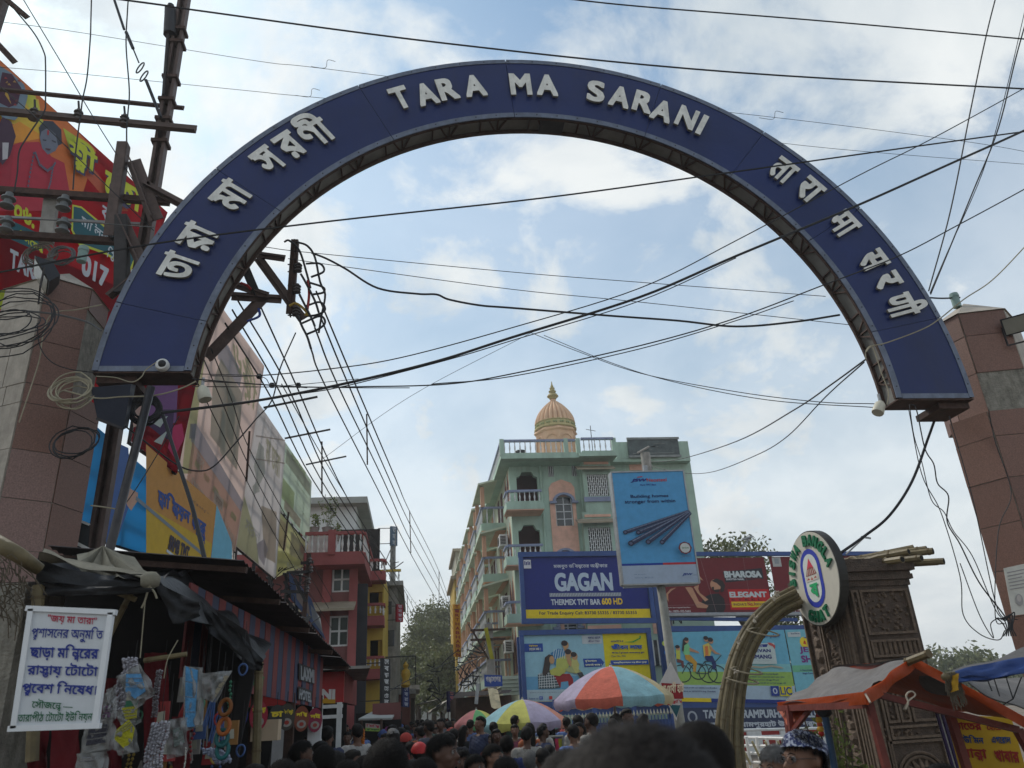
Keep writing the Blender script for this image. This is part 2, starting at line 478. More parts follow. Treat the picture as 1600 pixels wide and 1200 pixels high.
for a,b in zip(seams[:-1],seams[1:]):
 g=.0006
 mb=MB();ringseg(mb,RI,RO,YF,YF+.02,None if a is None else a+g,None if b is None else b-g,12);mb.build('sign_panel',M_BLUE,arch)
for r0,r1,nm in((RO-.065,RO+.012,'outer'),(RI-.012,RI+.075,'inner')):
 for a,b in zip(seams[:-1],seams[1:]):
  mb=MB();ringseg(mb,r0,r1,YF-.012,YF+.002,None if a is None else a+.0012,None if b is None else b-.0012,10);mb.build('trim_strip',M_ALU,arch)
for z,s in((ZL,-1),(ZR,1)):
 tf=tL if s<0 else tR
 xa=AX+RI*math.cos(tf(RI))+s*.08;xb=AX+RO*math.cos(tf(RO))-s*.07
 mb=MB();mb.box(min(xa,xb),max(xa,xb),YF-.010,YF+.003,z-.012,z+.062);mb.build('trim_strip',M_ALU,arch)
mb=MB()
for i in range(46):
 for r in(RO-.028,RI+.034):
  t=.03+(math.pi-.12)*i/45
  mb.lathe(apt(r,t,YF-.017),[(.011,0),(.011,.006)],6,'Y')
mb.build('screws',M_DARKSTEEL,arch,kind='stuff')
mb=MB();ringseg(mb,RO-.02,RO,YF+.022,YF+TH,None,None,72);mb.build('outer_cover',M_BLUE2,arch)
mb=MB();ringseg(mb,RI+.012,RO-.03,YF+TH-.02,YF+TH,None,None,72);mb.build('rear_panel',mat('grey_back_sheet',(.16,.16,.17),.6,.2,2),arch)
mb=MB();ringseg(mb,RI+.047,RI+.056,YF+.0215,YF+TH-.0215,None,None,72);mb.build('soffit_sheet',mat('soffit_grey',(.19,.185,.17),.7,.3,2.5,.1,dirt=.4),arch)
for y in(YF+.022,YF+TH-.067):
 mb=MB();ringseg(mb,RI-.008,RI+.045,y,y+.045,None,None,72);mb.build('chord',M_RUST,arch)
tt=.04;k=0
while tt<math.pi-.11:
 y0,y1=YF+.07,YF+TH-.05
 seq=[(0,0),(0,.052),(.052,.010)]if k%2==0 else[(0,0)]
 if seq==[(0,0)]:
  mb=MB();mb.bar(apt(RI+.028,tt,y0),apt(RI+.028,tt,y1),.022,.022);mb.build('lattice_bar',M_RUST,arch)
 else:
  for a,b in((tt,tt+.03),(tt+.062,tt+.036),(tt+.03,tt+.03)):
   mb=MB();mb.bar(apt(RI+.028,a,y0),apt(RI+.028,b,y1),.022,.022);mb.build('lattice_bar',M_RUST,arch)
 tt+=.088 if k%2==0 else .075;k+=1
for z,s in((ZL,-1),(ZR,1)):
 tf=tL if s<0 else tR
 xa=AX+RI*math.cos(tf(RI));xb=AX+RO*math.cos(tf(RO))
 mb=MB();mb.box(min(xa,xb),max(xa,xb),YF+.0,YF+TH,z-.035,z-.014);mb.build('foot_plate',M_RUST,arch)
 mb=MB();mb.box(xb-.5 if s>0 else xb+.02,xb-.02 if s>0 else xb+.5,YF+.1,YF+TH+.25,z-.13,z-.038);mb.build('support_beam',M_RUST,arch)
p=apt(RI+.02,tang(855,184),YF);mb=MB();mb.box(p.x-.09,p.x+.30,YF+.07,YF+TH-.05,p.z-.03,p.z+.05);mb.build('junction_box',M_DARKSTEEL,arch)
M_LET=mat('letter_face',(.74,.73,.68),.6,.22,6,.15,dirt=.28)
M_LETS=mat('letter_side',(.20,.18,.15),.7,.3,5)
def letter(s,px,py,wd,ht,bold,lab=None,up=None,rot=0.0):
 p=onplane(px,py,Vector((0,YF,0)),Vector((0,1,0)))
 t=math.atan2(p.z-AZ,p.x-AX)+rot
 W=Vector((math.cos(t),0,math.sin(t)));U=Vector((math.sin(t),0,-math.cos(t)))
 wd*=.82;O=p-U*wd/2-W*ht/2
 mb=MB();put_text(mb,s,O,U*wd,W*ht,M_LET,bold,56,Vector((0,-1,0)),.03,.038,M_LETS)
 mb.build('letter',None,arch,label=lab)
for s,px,py,wd in(('T',626,157,.36),('A',666,151.5,.40),('R',699,143.5,.38),('A',741,138.5,.42),('M',812.5,136,.43),('A',854,137.5,.42),('S',930,147,.36),('A',967,155.5,.41),('R',1003.5,163.5,.39),('A',1033,177.5,.42),('N',1071.5,188,.40),('I',1095,199,.115)):
 letter(s,px,py,wd,.45,.058)
for s,px,py,wd,ht in(('তা',279,420,.56,.50),('রা',309,374,.56,.52),('মা',361,309,.62,.52),('স',420,254,.46,.50),('র',454,231,.44,.52),('ণী',489,206,.62,.68)):
 letter(s,px,py,wd*.9,ht,.042)
for s,px,py,wd,ht in(('ता',1221,270,.50,.48),('रा',1262,300,.48,.50),('मा',1315,353,.50,.50),('स',1361,410,.40,.50),('र',1383,441,.32,.48),('णी',1412,478,.50,.70)):
 letter(s,px,py,wd*.93,ht,.05)
cam_t=thing('security_camera','white round dome camera screwed to the lower left end of the blue arch','camera',at(254,571,YF-.05))
c0=at(254,571,YF-.03)
MB().lathe(c0+Vector((0,0,0)),[(.085,.02),(.085,-.03),(.07,-.055),(.04,-.06)],20,'Y').build('housing',M_WHITE,cam_t,smooth=40)
MB().lathe(c0+Vector((.01,-.055,.0)),[(.05,0),(.045,-.02),(.02,-.04)],16,'Y').build('lens',M_BLACKPL,cam_t,smooth=40)
for(px,py,lab)in((316,606,'pale spot lamp hanging under the left foot of the blue arch'),(1376,630,'cream spot lamp under the right foot of the blue arch')):
 c=at(px,py,YF+.1);t_=thing('spot_lamp',lab,'lamp',c,group='spot lamps under the arch feet')
 d=Vector((.35,-.1,-1)).normalized()if px<800 else Vector((-.45,-.1,-.7)).normalized()
 mbs=MB();mbs.tube([c+Vector((0,0,.14)),c+Vector((0,0,.05)),c],.022,6);mbs.build('bracket',M_GALV,t_)
 MB().tube([c-d*.02,c+d*.03,c+d*.17,c+d*.19],[.04,.075,.085,.08],14).build('shade',mat('cream_plastic',(.55,.52,.42),.5,.2,6),t_,smooth=40)
# ============ GRANITE PILLARS
M_GRAN=mat('brown_granite',(.225,.118,.088),.5,.38,60,.15,0,.35,dirt=.3)
M_GRAN2=mat('dark_granite',(.19,.098,.074),.5,.38,60,.15,0,.35,dirt=.35)
M_GRAN3=mat('pale_granite',(.27,.165,.14),.5,.38,60,.15,0,.35,dirt=.3)
M_CREAM=mat('cream_granite',(.42,.37,.31),.7,.25,6,.2,0,.3,dirt=.3)
M_CORE=mat('mortar',(.27,.25,.21),.95,.4,9,1.0,dirt=.7)
def pillar(name,label,low,high,zmid,ztop,apex,tones,patches):
 cx=sum(p[0]for p in high)/len(high);cy=sum(p[1]for p in high)/len(high)
 t=thing(name,label,'pillar',(cx,cy,0),group='granite pillars carrying the arch')
 for poly,z0,z1,nm in((low,0,zmid,'core'),(high,zmid+.003,ztop,'core')):
  mb=MB();mb.slab([(x,y,z1)for x,y in poly],[(x,y,z0)for x,y in poly]);mb.build('core',M_CORE,t)
 for poly,z0,z1 in((low,0,zmid),(high,zmid,ztop)):
  n=len(poly);H=.62
  for i in range(n):
   a=Vector((*poly[i],0));b=Vector((*poly[(i+1)%n],0));d=b-a;L=d.length
   if L<.05:continue
   nn=Vector((d.y,-d.x,0)).normalized();k=0;z=z0
   if nn.dot(Vector((poly[i][0]-cx,poly[i][1]-cy,0)))<0:nn=-nn
   if nn.y>.5:continue
   while z<z1-.05:
    zt=min(z+H,z1);j=0
    cuts=[0,1]if L<.75 or k%3 else[0,.5+.1*(k%2),1]
    for c0_,c1_ in zip(cuts[:-1],cuts[1:]):
     if any(i==pi and pz0<(z+zt)/2<pz1 for pi,pz0,pz1 in patches):continue
     A=a+d*c0_+d.normalized()*.005;B=a+d*c1_-d.normalized()*.005
     off=.014+random.uniform(-.003,.004)
     m_=tones[i%len(tones)]
     if m_ is M_GRAN and random.random()<.35:m_=random.choice((M_GRAN2,M_GRAN2,M_GRAN3))
     P=[A+Vector((0,0,z+.005)),B+Vector((0,0,z+.005)),B+Vector((0,0,zt-.005)),A+Vector((0,0,zt-.005))]
     mb=MB();mb.slab([p+nn*off for p in P],P);mb.build('tile',m_,t)
    z=zt;k+=1
 ap=Vector(apex);mb=MB();n=len(high);o=[Vector((cx+(x-cx)*1.06,cy+(y-cy)*1.06,ztop+.004))for x,y in high]
 mb.add(o+[ap],[(i,(i+1)%n,n)for i in range(n)]+[tuple(range(n-1,-1,-1))]);mb.build('cap',M_CREAM,t)
 return t
def nrm(l):return l
PLh=[(-4.97,9.69),(-4.53,10.02),(-4.52,10.62),(-4.9,11.0),(-5.5,10.75),(-5.66,10.05)]
PLl=[(-4.97,9.69),(-4.515,10.0),(-4.36,10.55),(-4.9,11.0),(-5.5,10.75),(-5.66,10.05)]
pillar('gate_pillar','dark brown granite pillar at the left foot of the arch, tilted floodlight on top',PLl,PLh,5.85,7.42,(-5.0,10.3,7.85),[M_GRAN,M_GRAN2,M_GRAN,M_GRAN,M_CREAM,M_CREAM],[(1,5.86,6.9)])
PRh=[(8.30,10.2),(8.42,9.72),(9.06,9.55),(9.75,10.1),(9.6,10.8),(8.6,10.9)]
PRl=[(8.14,10.25),(8.37,9.70),(9.06,9.53),(9.75,10.1),(9.6,10.8),(8.8,10.9)]
pillar('gate_pillar','brown granite pillar at the right foot of the arch, cracked bare mortar near its top',PRl,PRh,5.35,6.98,(9.0,10.2,7.45),[M_GRAN,M_GRAN,M_CREAM,M_CREAM,M_GRAN,M_GRAN],[(1,5.45,6.15)])
n_=Vector((.66,-.17,0));n_.normalize();nn=Vector((n_.y,-n_.x,0));nn=nn if nn.y<0 else-nn
def facept(px,py):return onplane(px,py,Vector((8.40,9.70,0))+nn*.026,nn)
nt_=thing('paper_notice','torn white paper notice with small print pasted on the right granite pillar','notice',facept(1590,930))
pn=Panel(facept(1582,962),facept(1618,958),facept(1604,880),facept(1568,888));pn.body(mat('paper',(.60,.58,.52),.9,.15,8),nt_,'sheet',.004)
for i in range(6):pn.rect(.1,.88-i*.07,.9-.1*(i%3),.9-i*.07,(.3,.28,.28))
pn.ell(.4,.3,.16,.12,(.35,.33,.32)).ell(.4,.33,.09,.07,(.5,.45,.42));pn.done(nt_)
for q,lab in(((129,398),'green plastic pipe stub on the cap of the left pillar'),((1493,470),'green plastic pipe stub on the cap of the right pillar')):
 b=at(*q,10.1);mb=MB();mb.use(mat('pale_green_pvc',(.25,.36,.33),.5,.2,8));mb.tube([b+Vector((0,0,-.12)),b+Vector((0,0,.13))],.065,12)
 mb.tube([b+Vector((0,0,.06)),b+Vector((0,0,.10))],.074,12);mb.build('pipe_stub',None,label=lab,cat='pipe',group='pipe stubs on the pillar caps')
def floodlight(c,aim,label,sz=.26):
 t=thing('floodlight',label,'floodlight',c,group='floodlights on the pillars');aim=Vector(aim).normalized()
 r=aim.cross(Vector((0,0,1))).normalized();u=r.cross(aim)
 c=Vector(c);F=[c+r*a*sz+u*b*sz*.8+aim*.03 for a,b in((-1,-1),(1,-1),(1,1),(-1,1))]
 Bk=[c+r*a*sz*.5+u*b*sz*.4-aim*.16 for a,b in((-1,-1),(1,-1),(1,1),(-1,1))]
 MB().hexa(F+Bk).build('housing',M_BLACKPL,t)
 G=[c+r*a*sz*.86+u*b*sz*.68+aim*.036 for a,b in((-1,-1),(1,-1),(1,1),(-1,1))]
 mb=MB();mb.slab([g+aim*.006 for g in G],G);mb.build('glass',mat('lamp_glass',(.25,.24,.2),.2,.1,4),t)
 mb=MB();mb.bar(c-r*sz*1.02,c-r*sz*1.02-Vector((0,0,.3)),.02);mb.bar(c+r*sz*1.02,c+r*sz*1.02-Vector((0,0,.3)),.02)
 mb.bar(c-r*sz*1.02-Vector((0,0,.3)),c+r*sz*1.02-Vector((0,0,.3)),.02);mb.build('bracket',M_DARKSTEEL,t)
floodlight(at(68,432,9.5),(-.75,-.35,-.55),'black boxy floodlight tilted down above the left pillar',.25)
floodlight(at(1586,507,9.4),(-.55,-.6,-.45),'thin black floodlight tilted over the right pillar',.17)
# ============ GREEN HOTEL
GY=36.0
M_GREEN=mat('sea_green_plaster',(.40,.53,.43),.8,.2,.7,.15,dirt=.5)
M_GREENL=mat('pale_green_plaster',(.60,.64,.50),.8,.16,.7,.1,dirt=.2)
M_SALM=mat('salmon_plaster',(.76,.44,.32),.85,.15,2,.1,dirt=.15)
M_ORNG=mat('orange_plaster',(.62,.35,.23),.85,.15,1.5,.1,dirt=.2)
M_SLATE=mat('slate_blue_trim',(.24,.27,.38),.6,.2,2)
M_BALU=mat('pale_baluster',(.66,.66,.66),.7,.2,4,0,dirt=.2)
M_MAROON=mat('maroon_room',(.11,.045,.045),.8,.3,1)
M_BRICKS=mat('salmon_brick',(.74,.43,.32),.9,.2,3,.2)
hotel=thing('green_hotel','sea green four storey hotel with salmon trim and white balustrades behind the adverts','building',(7,GY,0))
XL,XR=at(797,760,GY).x,13.8
ZT=at(850,712,GY).z
def wall_with_holes(x0,x1,z0,z1,Y,th,holes,m,parent,name='wall'):
 xs=sorted({x0,x1,*[h[0]for h in holes],*[h[1]for h in holes]});zs=sorted({z0,z1,*[h[2]for h in holes],*[h[3]for h in holes]})
 mb=MB()
 for i in range(len(xs)-1):
  run=None
  for j in range(len(zs)-1):
   cx,cz=(xs[i]+xs[i+1])/2,(zs[j]+zs[j+1])/2
   solid=not any(h[0]<cx<h[1]and h[2]<cz<h[3]for h in holes)
   if solid:run=(run[0],zs[j+1])if run else(zs[j],zs[j+1])
   if(not solid or j==len(zs)-2)and run:mb.box(xs[i],xs[i+1],Y,Y+th,*run);run=None
 return mb.build(name,m,parent)
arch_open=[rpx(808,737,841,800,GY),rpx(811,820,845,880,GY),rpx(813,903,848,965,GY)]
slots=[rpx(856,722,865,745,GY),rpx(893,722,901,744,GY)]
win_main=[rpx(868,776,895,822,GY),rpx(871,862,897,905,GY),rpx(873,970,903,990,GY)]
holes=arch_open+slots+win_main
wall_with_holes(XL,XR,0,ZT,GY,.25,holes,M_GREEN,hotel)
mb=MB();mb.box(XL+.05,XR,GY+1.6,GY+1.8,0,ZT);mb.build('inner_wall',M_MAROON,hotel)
mb=MB();mb.box(XL+.02,XR,GY+.27,GY+9,ZT-.2,ZT-.02);mb.build('upper_ceiling',M_GREEN,hotel)
for(x0,x1,z0,z1)in arch_open:
 mb=MB();c=(x1-x0)*.28
 for s,x in((1,x0),(-1,x1)):
  P=[(x-s*.01,GY-.01,z1+.01),(x+s*c,GY-.01,z1+.01),(x+s*c*.55,GY-.01,z1-c*.8),(x-s*.01,GY-.01,z1-c*1.0)]
  mb.slab([Vector(p)for p in P],[Vector(p)+Vector((0,.27,0))for p in P])
 mb.build('arch_head',M_GREEN,hotel)
sideholes=[]
SL=34.0
for fz in(0,1,2,3):
 pass
mb=MB();mb.box(XL-.0,XL+.25,GY+.26,GY+SL,0,ZT);mb.build('side_wall',M_GREENL,hotel)
ov=1.3
RZ0=at(790,716,GY-ov).z
RZt=at(782,687,GY-ov).z
XRT=at(962,705,GY-ov).x;XRM=at(905,705,GY-ov).x;XR2=at(1075,700,GY-.4).x
XL0=at(782,705,GY-ov).x
mb=MB();mb.box(XL0,XRT,GY-ov,GY+SL,RZ0-.02,RZ0+.16);mb.build('roof_slab',M_GREEN,hotel)
mb=MB();mb.box(XRT+.003,XR2,GY-.5,GY+SL,RZ0-.02,RZ0+.16);mb.build('roof_slab',M_GREEN,hotel)
x0,x1,z0,z1=rpx(962,690,1074,717,GY-.5)
mb=MB();mb.box(x0,XR2,GY-.5,GY-.35,RZ0+.163,z1);mb.build('parapet',M_GREEN,hotel)
x0,x1,z0,z1=rpx(981,686,1060,714,GY-.55)
f=MB();f.box(x0,x1,GY-.64,GY-.51,z0,z1);old=f.build('faded_signboard',mat('faded_board',(.10,.12,.12),.8,.4,3,.2,dirt=.4),hotel)
mb=MB()
for a,b,c_,d_ in((x0,x1,z1-.06,z1+.05),(x0,x1,z0-.05,z0+.06)):mb.box(a-.05,b+.05,GY-.69,GY-.645,c_,d_)
for k in range(7):z=z0+.15+(k%4)*.17;mb.box(x0+.2+(k*.37)%1.3,x0+.8+(k*.37)%1.6,GY-.66,GY-.645,z,z+.03)
mb.build('board_strips',mat('grey_strip',(.25,.26,.25),.8,.3,5),old)
baluster_mesh={}
def balustrade(parent,A,B,z0,h,step=.22,mrail=M_SLATE,mb_=M_BALU,base=True,r=.035,mbase=None):
 """rail with turned balusters between two plan points"""
 A=Vector((*A,0));B=Vector((*B,0));d=B-A;L=d.length;n=max(1,int(L/step))
 t=MB();t.bar(A+Vector((0,0,z0+h-.05)),B+Vector((0,0,z0+h-.05)),.16,.10);t.build('rail',mrail,parent)
 if base:t=MB();t.bar(A+Vector((0,0,z0+.05)),B+Vector((0,0,z0+.05)),.14,.10);t.build('rail_base',mbase or M_GREEN,parent)
 key=(round(h,2),r)
 if key not in baluster_mesh:
  hh=h-.2;q=MB();q.lathe((0,0,0),[(r*.8,0),(r*1.0,.05),(r*.55,.15*hh),(r*1.25,.45*hh),(r*.5,.8*hh),(r,hh-.02),(r,hh)],6)
  o=q.build('baluster',mb_);baluster_mesh[key]=o.data;bpy.data.objects.remove(o)
 me=baluster_mesh[key]
 if not me.materials:me.materials.append(mb_)
 inv=root_of(parent).inverted()
 for i in range(n):
  p=A+d*((i+.5)/n)+Vector((0,0,z0+.1))
  o=bpy.data.objects.new('baluster',me);COL.objects.link(o);o.parent=parent;o.location=inv@p
  o.material_slots[0].link='OBJECT';o.material_slots[0].material=mb_
hr=RZt-RZ0-.16
deck=RZ0+.16
roofrail=hotel
for a,b in(((XL0+.08,GY-ov+.08),(XL0+3.1,GY-ov+.08)),((XL0+3.3,GY-ov+.08),(XRM-.15,GY-ov+.08)),((XRM+.1,GY-ov-.1),(XRT-.1,GY-ov-.1))):
 if b[0]>a[0]:balustrade(roofrail,a,b,deck,hr,.24)
balustrade(roofrail,(XL0+.08,GY-ov+.2),(XL0+.08,GY+12),deck,hr,.3)
mb=MB();mb.box(XRM-.05,XRT,GY-ov-.22,GY-ov-.003,RZ0-.02,RZ0+.16);mb.build('roof_slab',M_GREEN,hotel)
for x in(XL0+.08,XL0+3.2,XRM-.02,XRT-.04):
 mb=MB();mb.box(x-.1,x+.1,GY-ov-.01,GY-ov+.18,deck+.003,deck+hr+.03);mb.build('parapet_post',M_GREEN,hotel)
def balcony(x0,x1,y0,y1,z,h,ms=M_GREEN,und=M_SALM,left=True,rail_step=.22,right=True):
 mb=MB();mb.box(x0,x1,y0,y1,z,z+.28);mb.build('balcony_slab',ms,hotel)
 mb=MB();mb.box(x0+.02,x1-.02,y0+.02,y1,z-.045,z-.003);mb.build('balcony_soffit',und,hotel)
 balustrade(hotel,(x0+.08,y0+.08),(x1-.08,y0+.08),z+.28,h,rail_step)
 if left:balustrade(hotel,(x0+.08,y0+.2),(x0+.08,y1-.05),z+.28,h,rail_step)
BD=1.25
for(rt,rb,sb,xr,xl)in((765,786,797,849,790),(850,872,884,851,790),(938,962,975,853,791)):
 zt=at(820,rt,GY-BD).z;zb=at(820,rb,GY-BD).z;x1=at(xr,rt,GY-BD).x;x0=at(xl,rt,GY-BD).x
 balcony(x0,x1,GY-BD,GY-.003,zb-.28,zt-zb,left=True)
fl=[at(797,y,GY).z for y in(800,884,975,1058)]
for i,z in enumerate(fl):
 for k in range(6):
  ya=GY+2.6+k*5.2;yb=ya+3.9;x0=XL-1.25;x1=XL-.003
  if ya>GY+30:continue
  mb=MB();mb.box(x0,x1,ya,yb,z-.28,z);mb.build('balcony_slab',M_GREEN,hotel)
  mb=MB();mb.box(x0+.02,x1,ya+.02,yb-.02,z-.33,z-.283);mb.build('balcony_soffit',M_ORNG,hotel)
  balustrade(hotel,(x0+.07,ya+.1),(x0+.07,yb-.1),z,.95,.3);balustrade(hotel,(x0+.15,ya+.07),(x1-.05,ya+.07),z,.95,.3)
  for yy in(ya+.12,yb-.12):
   mb=MB();mb.box(x0+.02,x0+.22,yy-.1,yy+.1,z+.95,z+2.0);mb.build('column',M_ORNG,hotel)
  P=[(x0-.12,ya-.3,z+2.02),(x1,ya-.3,z+2.34),(x1,yb+.3,z+2.34),(x0-.12,yb+.3,z+2.02)]
  mb=MB();mb.slab([Vector(p)+Vector((0,0,.09))for p in P],[Vector(p)for p in P]);mb.build('sunshade',M_GREENL,hotel)
  for yy in(ya+.9,ya+2.4):
   mb=MB();mb.box(XL-.03,XL-.004,yy,yy+.8,z+.1,z+1.9);mb.build('door',M_ORNG if(i+k)%2 else M_MAROON,hotel)
 for yy in(GY+.55,GY+1.55):
  P=[(yy,z+.2),(yy+.62,z+.2),(yy+.62,z+1.5),(yy+.31,z+2.05),(yy,z+1.5)]
  mb=MB();mb.slab([Vector((XL-.03,a,b))for a,b in P],[Vector((XL-.004,a,b))for a,b in P]);mb.build('lancet_window',M_MAROON,hotel)
  mb=MB();P2=[(yy-.1,z+.15),(yy+.72,z+.15),(yy+.72,z+1.56),(yy+.31,z+2.25),(yy-.1,z+1.56)]
  mb.slab([Vector((XL-.015,a,b))for a,b in P2],[Vector((XL-.002,a,b))for a,b in P2]);mb.build('window_surround',M_ORNG,hotel)
x0,x1,z0,z1=rpx(861,755,902,880,GY)
P=[(x0,0),(x1,0),(x1,z1-.25),(x1-.15,z1),((x0+x1)/2,z1+.18),(x0+.15,z1),(x0,z1-.25)]
wx0,wx1,wz0,wz1=win_main[0]
mb=MB()
xs_=[x0,wx0,wx1,x1];
mb.box(x0,wx0,GY-.05,GY-.002,4,wz1+.2);mb.box(wx1,x1,GY-.05,GY-.002,4,wz1+.2)
for a,b in((wz1,wz1+.2),):mb.box(wx0+.001,wx1-.001,GY-.05,GY-.002,a,b)
zz0=4
for w_ in reversed(win_main):mb.box(wx0+.001,wx1-.001,GY-.05,GY-.002,zz0,w_[2]);zz0=w_[3]
mb.box(wx0+.001,wx1-.001,GY-.05,GY-.002,win_main[1][3],wz0-.001)if False else None
T=[(x0,wz1+.2),(x1,wz1+.2),(x1,z1-.25),(x1-.15,z1),((x0+x1)/2,z1+.18),(x0+.15,z1),(x0,z1-.25)]
mb.slab([Vector((a,GY-.05,b))for a,b in T],[Vector((a,GY-.002,b))for a,b in T]);mb.build('brick_panel',M_BRICKS,hotel)
for(x0,x1,z0,z1)in win_main:
 mb=MB();mb.box(x0,x1,GY+.12,GY+.14,z0,z1);wn=mb.build('window',M_GLASS,hotel)
 f=MB();w_=.05
 for k in range(5):z=z0+(z1-z0)*k/4;f.box(x0,x1,GY+.08,GY+.118,z-.02,z+.02)
 for x in(x0+.03,(x0+x1)/2,x1-.03):f.box(x-.025,x+.025,GY+.075,GY+.1185,z0,z1)
 f.build('frame',M_BALU,wn)
 hd=MB();cx=(x0+x1)/2;r=(x1-x0)/2+.12
 for k in range(8):
  a,b=math.pi*k/8,math.pi*(k+1)/8
  hd.slab([Vector((cx+rr*math.cos(t),GY-.22,z1-.25+rr*.75*math.sin(t)))for rr,t in((r,a),(r,b),(r-.14,b),(r-.14,a))],[Vector((cx+rr*math.cos(t),GY-.052,z1-.25+rr*.75*math.sin(t)))for rr,t in((r,a),(r,b),(r-.14,b),(r-.14,a))])
 hd.box(cx-r-.15,cx-r+.18,GY-.22,GY-.052,z1-.36,z1-.26);hd.box(cx+r-.18,cx+r+.15,GY-.22,GY-.052,z1-.36,z1-.26)
 hd.build('window_hood',M_SLATE,wn)
for(x0,x1,z0,z1)in slots:
 mb=MB();mb.box(x0,x1,GY+.1,GY+.12,z0,z1);wn=mb.build('window',M_GLASS,hotel)
 mb=MB()
 for k in range(3):x=x0+(x1-x0)*(k+.5)/3;mb.box(x-.02,x+.02,GY+.03,GY+.098,z0,z1)
 mb.build('frame',M_BALU,wn)
for bi,(yt,yb,gt,gb,xl,xr)in enumerate(((716,800,741,775,912,957),(800,900,824,862,914,962),(900,990,915,950,916,966))):
 x0,x1,z0,z1=rpx(xl,yt,xr,yb,GY-.55)
 g0,g1,gz0,gz1=rpx(xl+6,gt,xr-6,gb,GY-.55)
 wall_with_holes(x0,x1,z0,z1,GY-.55,.15,[(g0,g1,gz0,gz1)],M_GREEN,hotel,'bay_wall')
 for s in(x0,x1-.12):mb=MB();mb.box(s,s+.12,GY-.39,GY-.003,z0,z1);mb.build('bay_side',M_GREEN,hotel)
 nb=3
 for k in range(nb):
  z=z0+.12+(gz0-z0-.2)*(k+.2)/nb
  if gz0-z0>.8:mb=MB();mb.box(x0-.03,x1+.03,GY-.60,GY-.552,z,z+(gz0-z0)*.16);mb.build('band',M_SALM,hotel)
 mb=MB();mb.box(x0-.05,x1+.05,GY-.63,GY-.556,gz0-.28,gz0-.05);mb.build('band',M_SLATE,hotel)
 mb=MB();P=[(x0-.35,GY-1.0,gz1+.12),(x1+.1,GY-1.0,gz1+.12),(x1+.1,GY-.54,gz1+.36),(x0-.35,GY-.54,gz1+.36)]
 mb.slab([Vector(p)+Vector((0,0,.07))for p in P],[Vector(p)for p in P]);mb.build('sunshade',mat('buff_plaster',(.36,.30,.22),.85,.2,2,0,dirt=.3),hotel)
 mb=MB();mb.box(x0+.1,x1-.1,GY-.60,GY-.555,gz1+.5,gz1+.62);mb.build('band',M_SALM,hotel)
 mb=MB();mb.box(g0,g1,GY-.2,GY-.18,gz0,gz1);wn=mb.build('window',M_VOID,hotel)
 mb=MB();n=11
 for k in range(n+1):x=g0+(g1-g0)*k/n;mb.box(x-.018,x+.018,GY-.53,GY-.50,gz0,gz1)
 for k in range(8):
  z=gz0+(gz1-gz0)*(k+.5)/8
  for j in range(n):
   if(j+k)%2:x=g0+(g1-g0)*j/n;mb.box(x,x+(g1-g0)/n,GY-.525,GY-.505,z-.015,z+.015)
 mb.build('grille',M_WHITE,wn)
for(a,b,c_,d_)in((1000,722,1030,735),):
 x0,x1,z0,z1=rpx(983,722,1010,735,GY);mb=MB();mb.box(x0,x1,GY-.03,GY-.003,z0,z1);mb.build('brick_panel',M_BRICKS,hotel)
for(a,b,c_,d_)in((1018,935,1040,990),(1016,850,1034,905)):
 x0,x1,z0,z1=rpx(a,b,c_,d_,GY);mb=MB();mb.box(x0,x1,GY-.03,GY-.003,z0,z1);mb.build('brick_panel',M_BRICKS,hotel)
for(a,b,c_,d_)in((1020,1000,1038,1040),(1016,872,1028,905)):
 x0,x1,z0,z1=rpx(a,b,c_,d_,GY-.04);mb=MB();mb.box(x0,x1,GY-.09,GY-.035,z0,z1);wn=mb.build('window',M_GLASS,hotel)
 mb=MB()
 for x in(x0,(x0+x1)/2-.03,x1-.06):mb.box(x,x+.06,GY-.12,GY-.092,z0,z1)
 mb.build('frame',M_WHITE,wn)
for px in(846,908,928):
 x=at(px,760,GY-.1).x;mb=MB();mb.tube([(x,GY-.1,2),(x,GY-.1,ZT-.1)],.05,6);mb.build('drain_pipe',M_GREEN,hotel)
b=at(924,682,GY+1);mb=MB();mb.tube([b-Vector((0,0,1)),b+Vector((0,0,.6))],.02,5);mb.tube([b+Vector((-.25,0,.4)),b+Vector((.25,0,.3))],.015,5);mb.build('roof_aerial',M_DARKSTEEL,label='thin aerial mast on the roof of the green hotel',cat='aerial')
b=at(796,706,GY);t_=thing('rooftop_drum','dark drum standing behind the roof balustrade of the green hotel','drum',(b.x+.6,b.y+.4,deck));
MB().lathe((b.x+.6,b.y+.4,deck),[(.3,0),(.3,.1),(.27,.12),(.27,.6),(.3,.62),(.3,.7)],14).build('body',M_DARKSTEEL,t_)
MB().lathe((b.x+.6,b.y+.4,deck+.703),[(.3,0),(.28,.04),(.05,.05)],14).build('lid',M_BLACKPL,t_)
def ac_unit(c,label,sx=.9,sz=.55,face='x'):
 t=thing('air_conditioner',label,'air conditioner',c,group='air conditioners on the green hotel')
 x,y,z=c;d=.4
 if face=='x':mb=MB();mb.box(x-d,x,y,y+sx,z,z+sz)
 else:mb=MB();mb.box(x,x+sx,y-d,y,z,z+sz)
 mb.build('casing',M_WHITE,t)
 g=MB()
 for k in range(6):
  zk=z+.06+k*(sz-.12)/6
  g.box(x-d+.03,x-d+.3,y-.012,y-.003,zk,zk+.045)if face=='x' else g.box(x+.05,x+sx*.55,y-d-.012,y-d-.003,zk,zk+.045)
 g.build('grille',M_DARKSTEEL,t)
 g=MB();g.lathe((x-d-.004,y+sx*.5,z+sz*.5)if face=='x' else(x+sx*.77,y-d-.004,z+sz*.5),[(.2,0),(.2,-.015),(.05,-.02)],14,'X' if face=='x' else 'Y');g.build('fan_guard',M_DARKSTEEL,t)
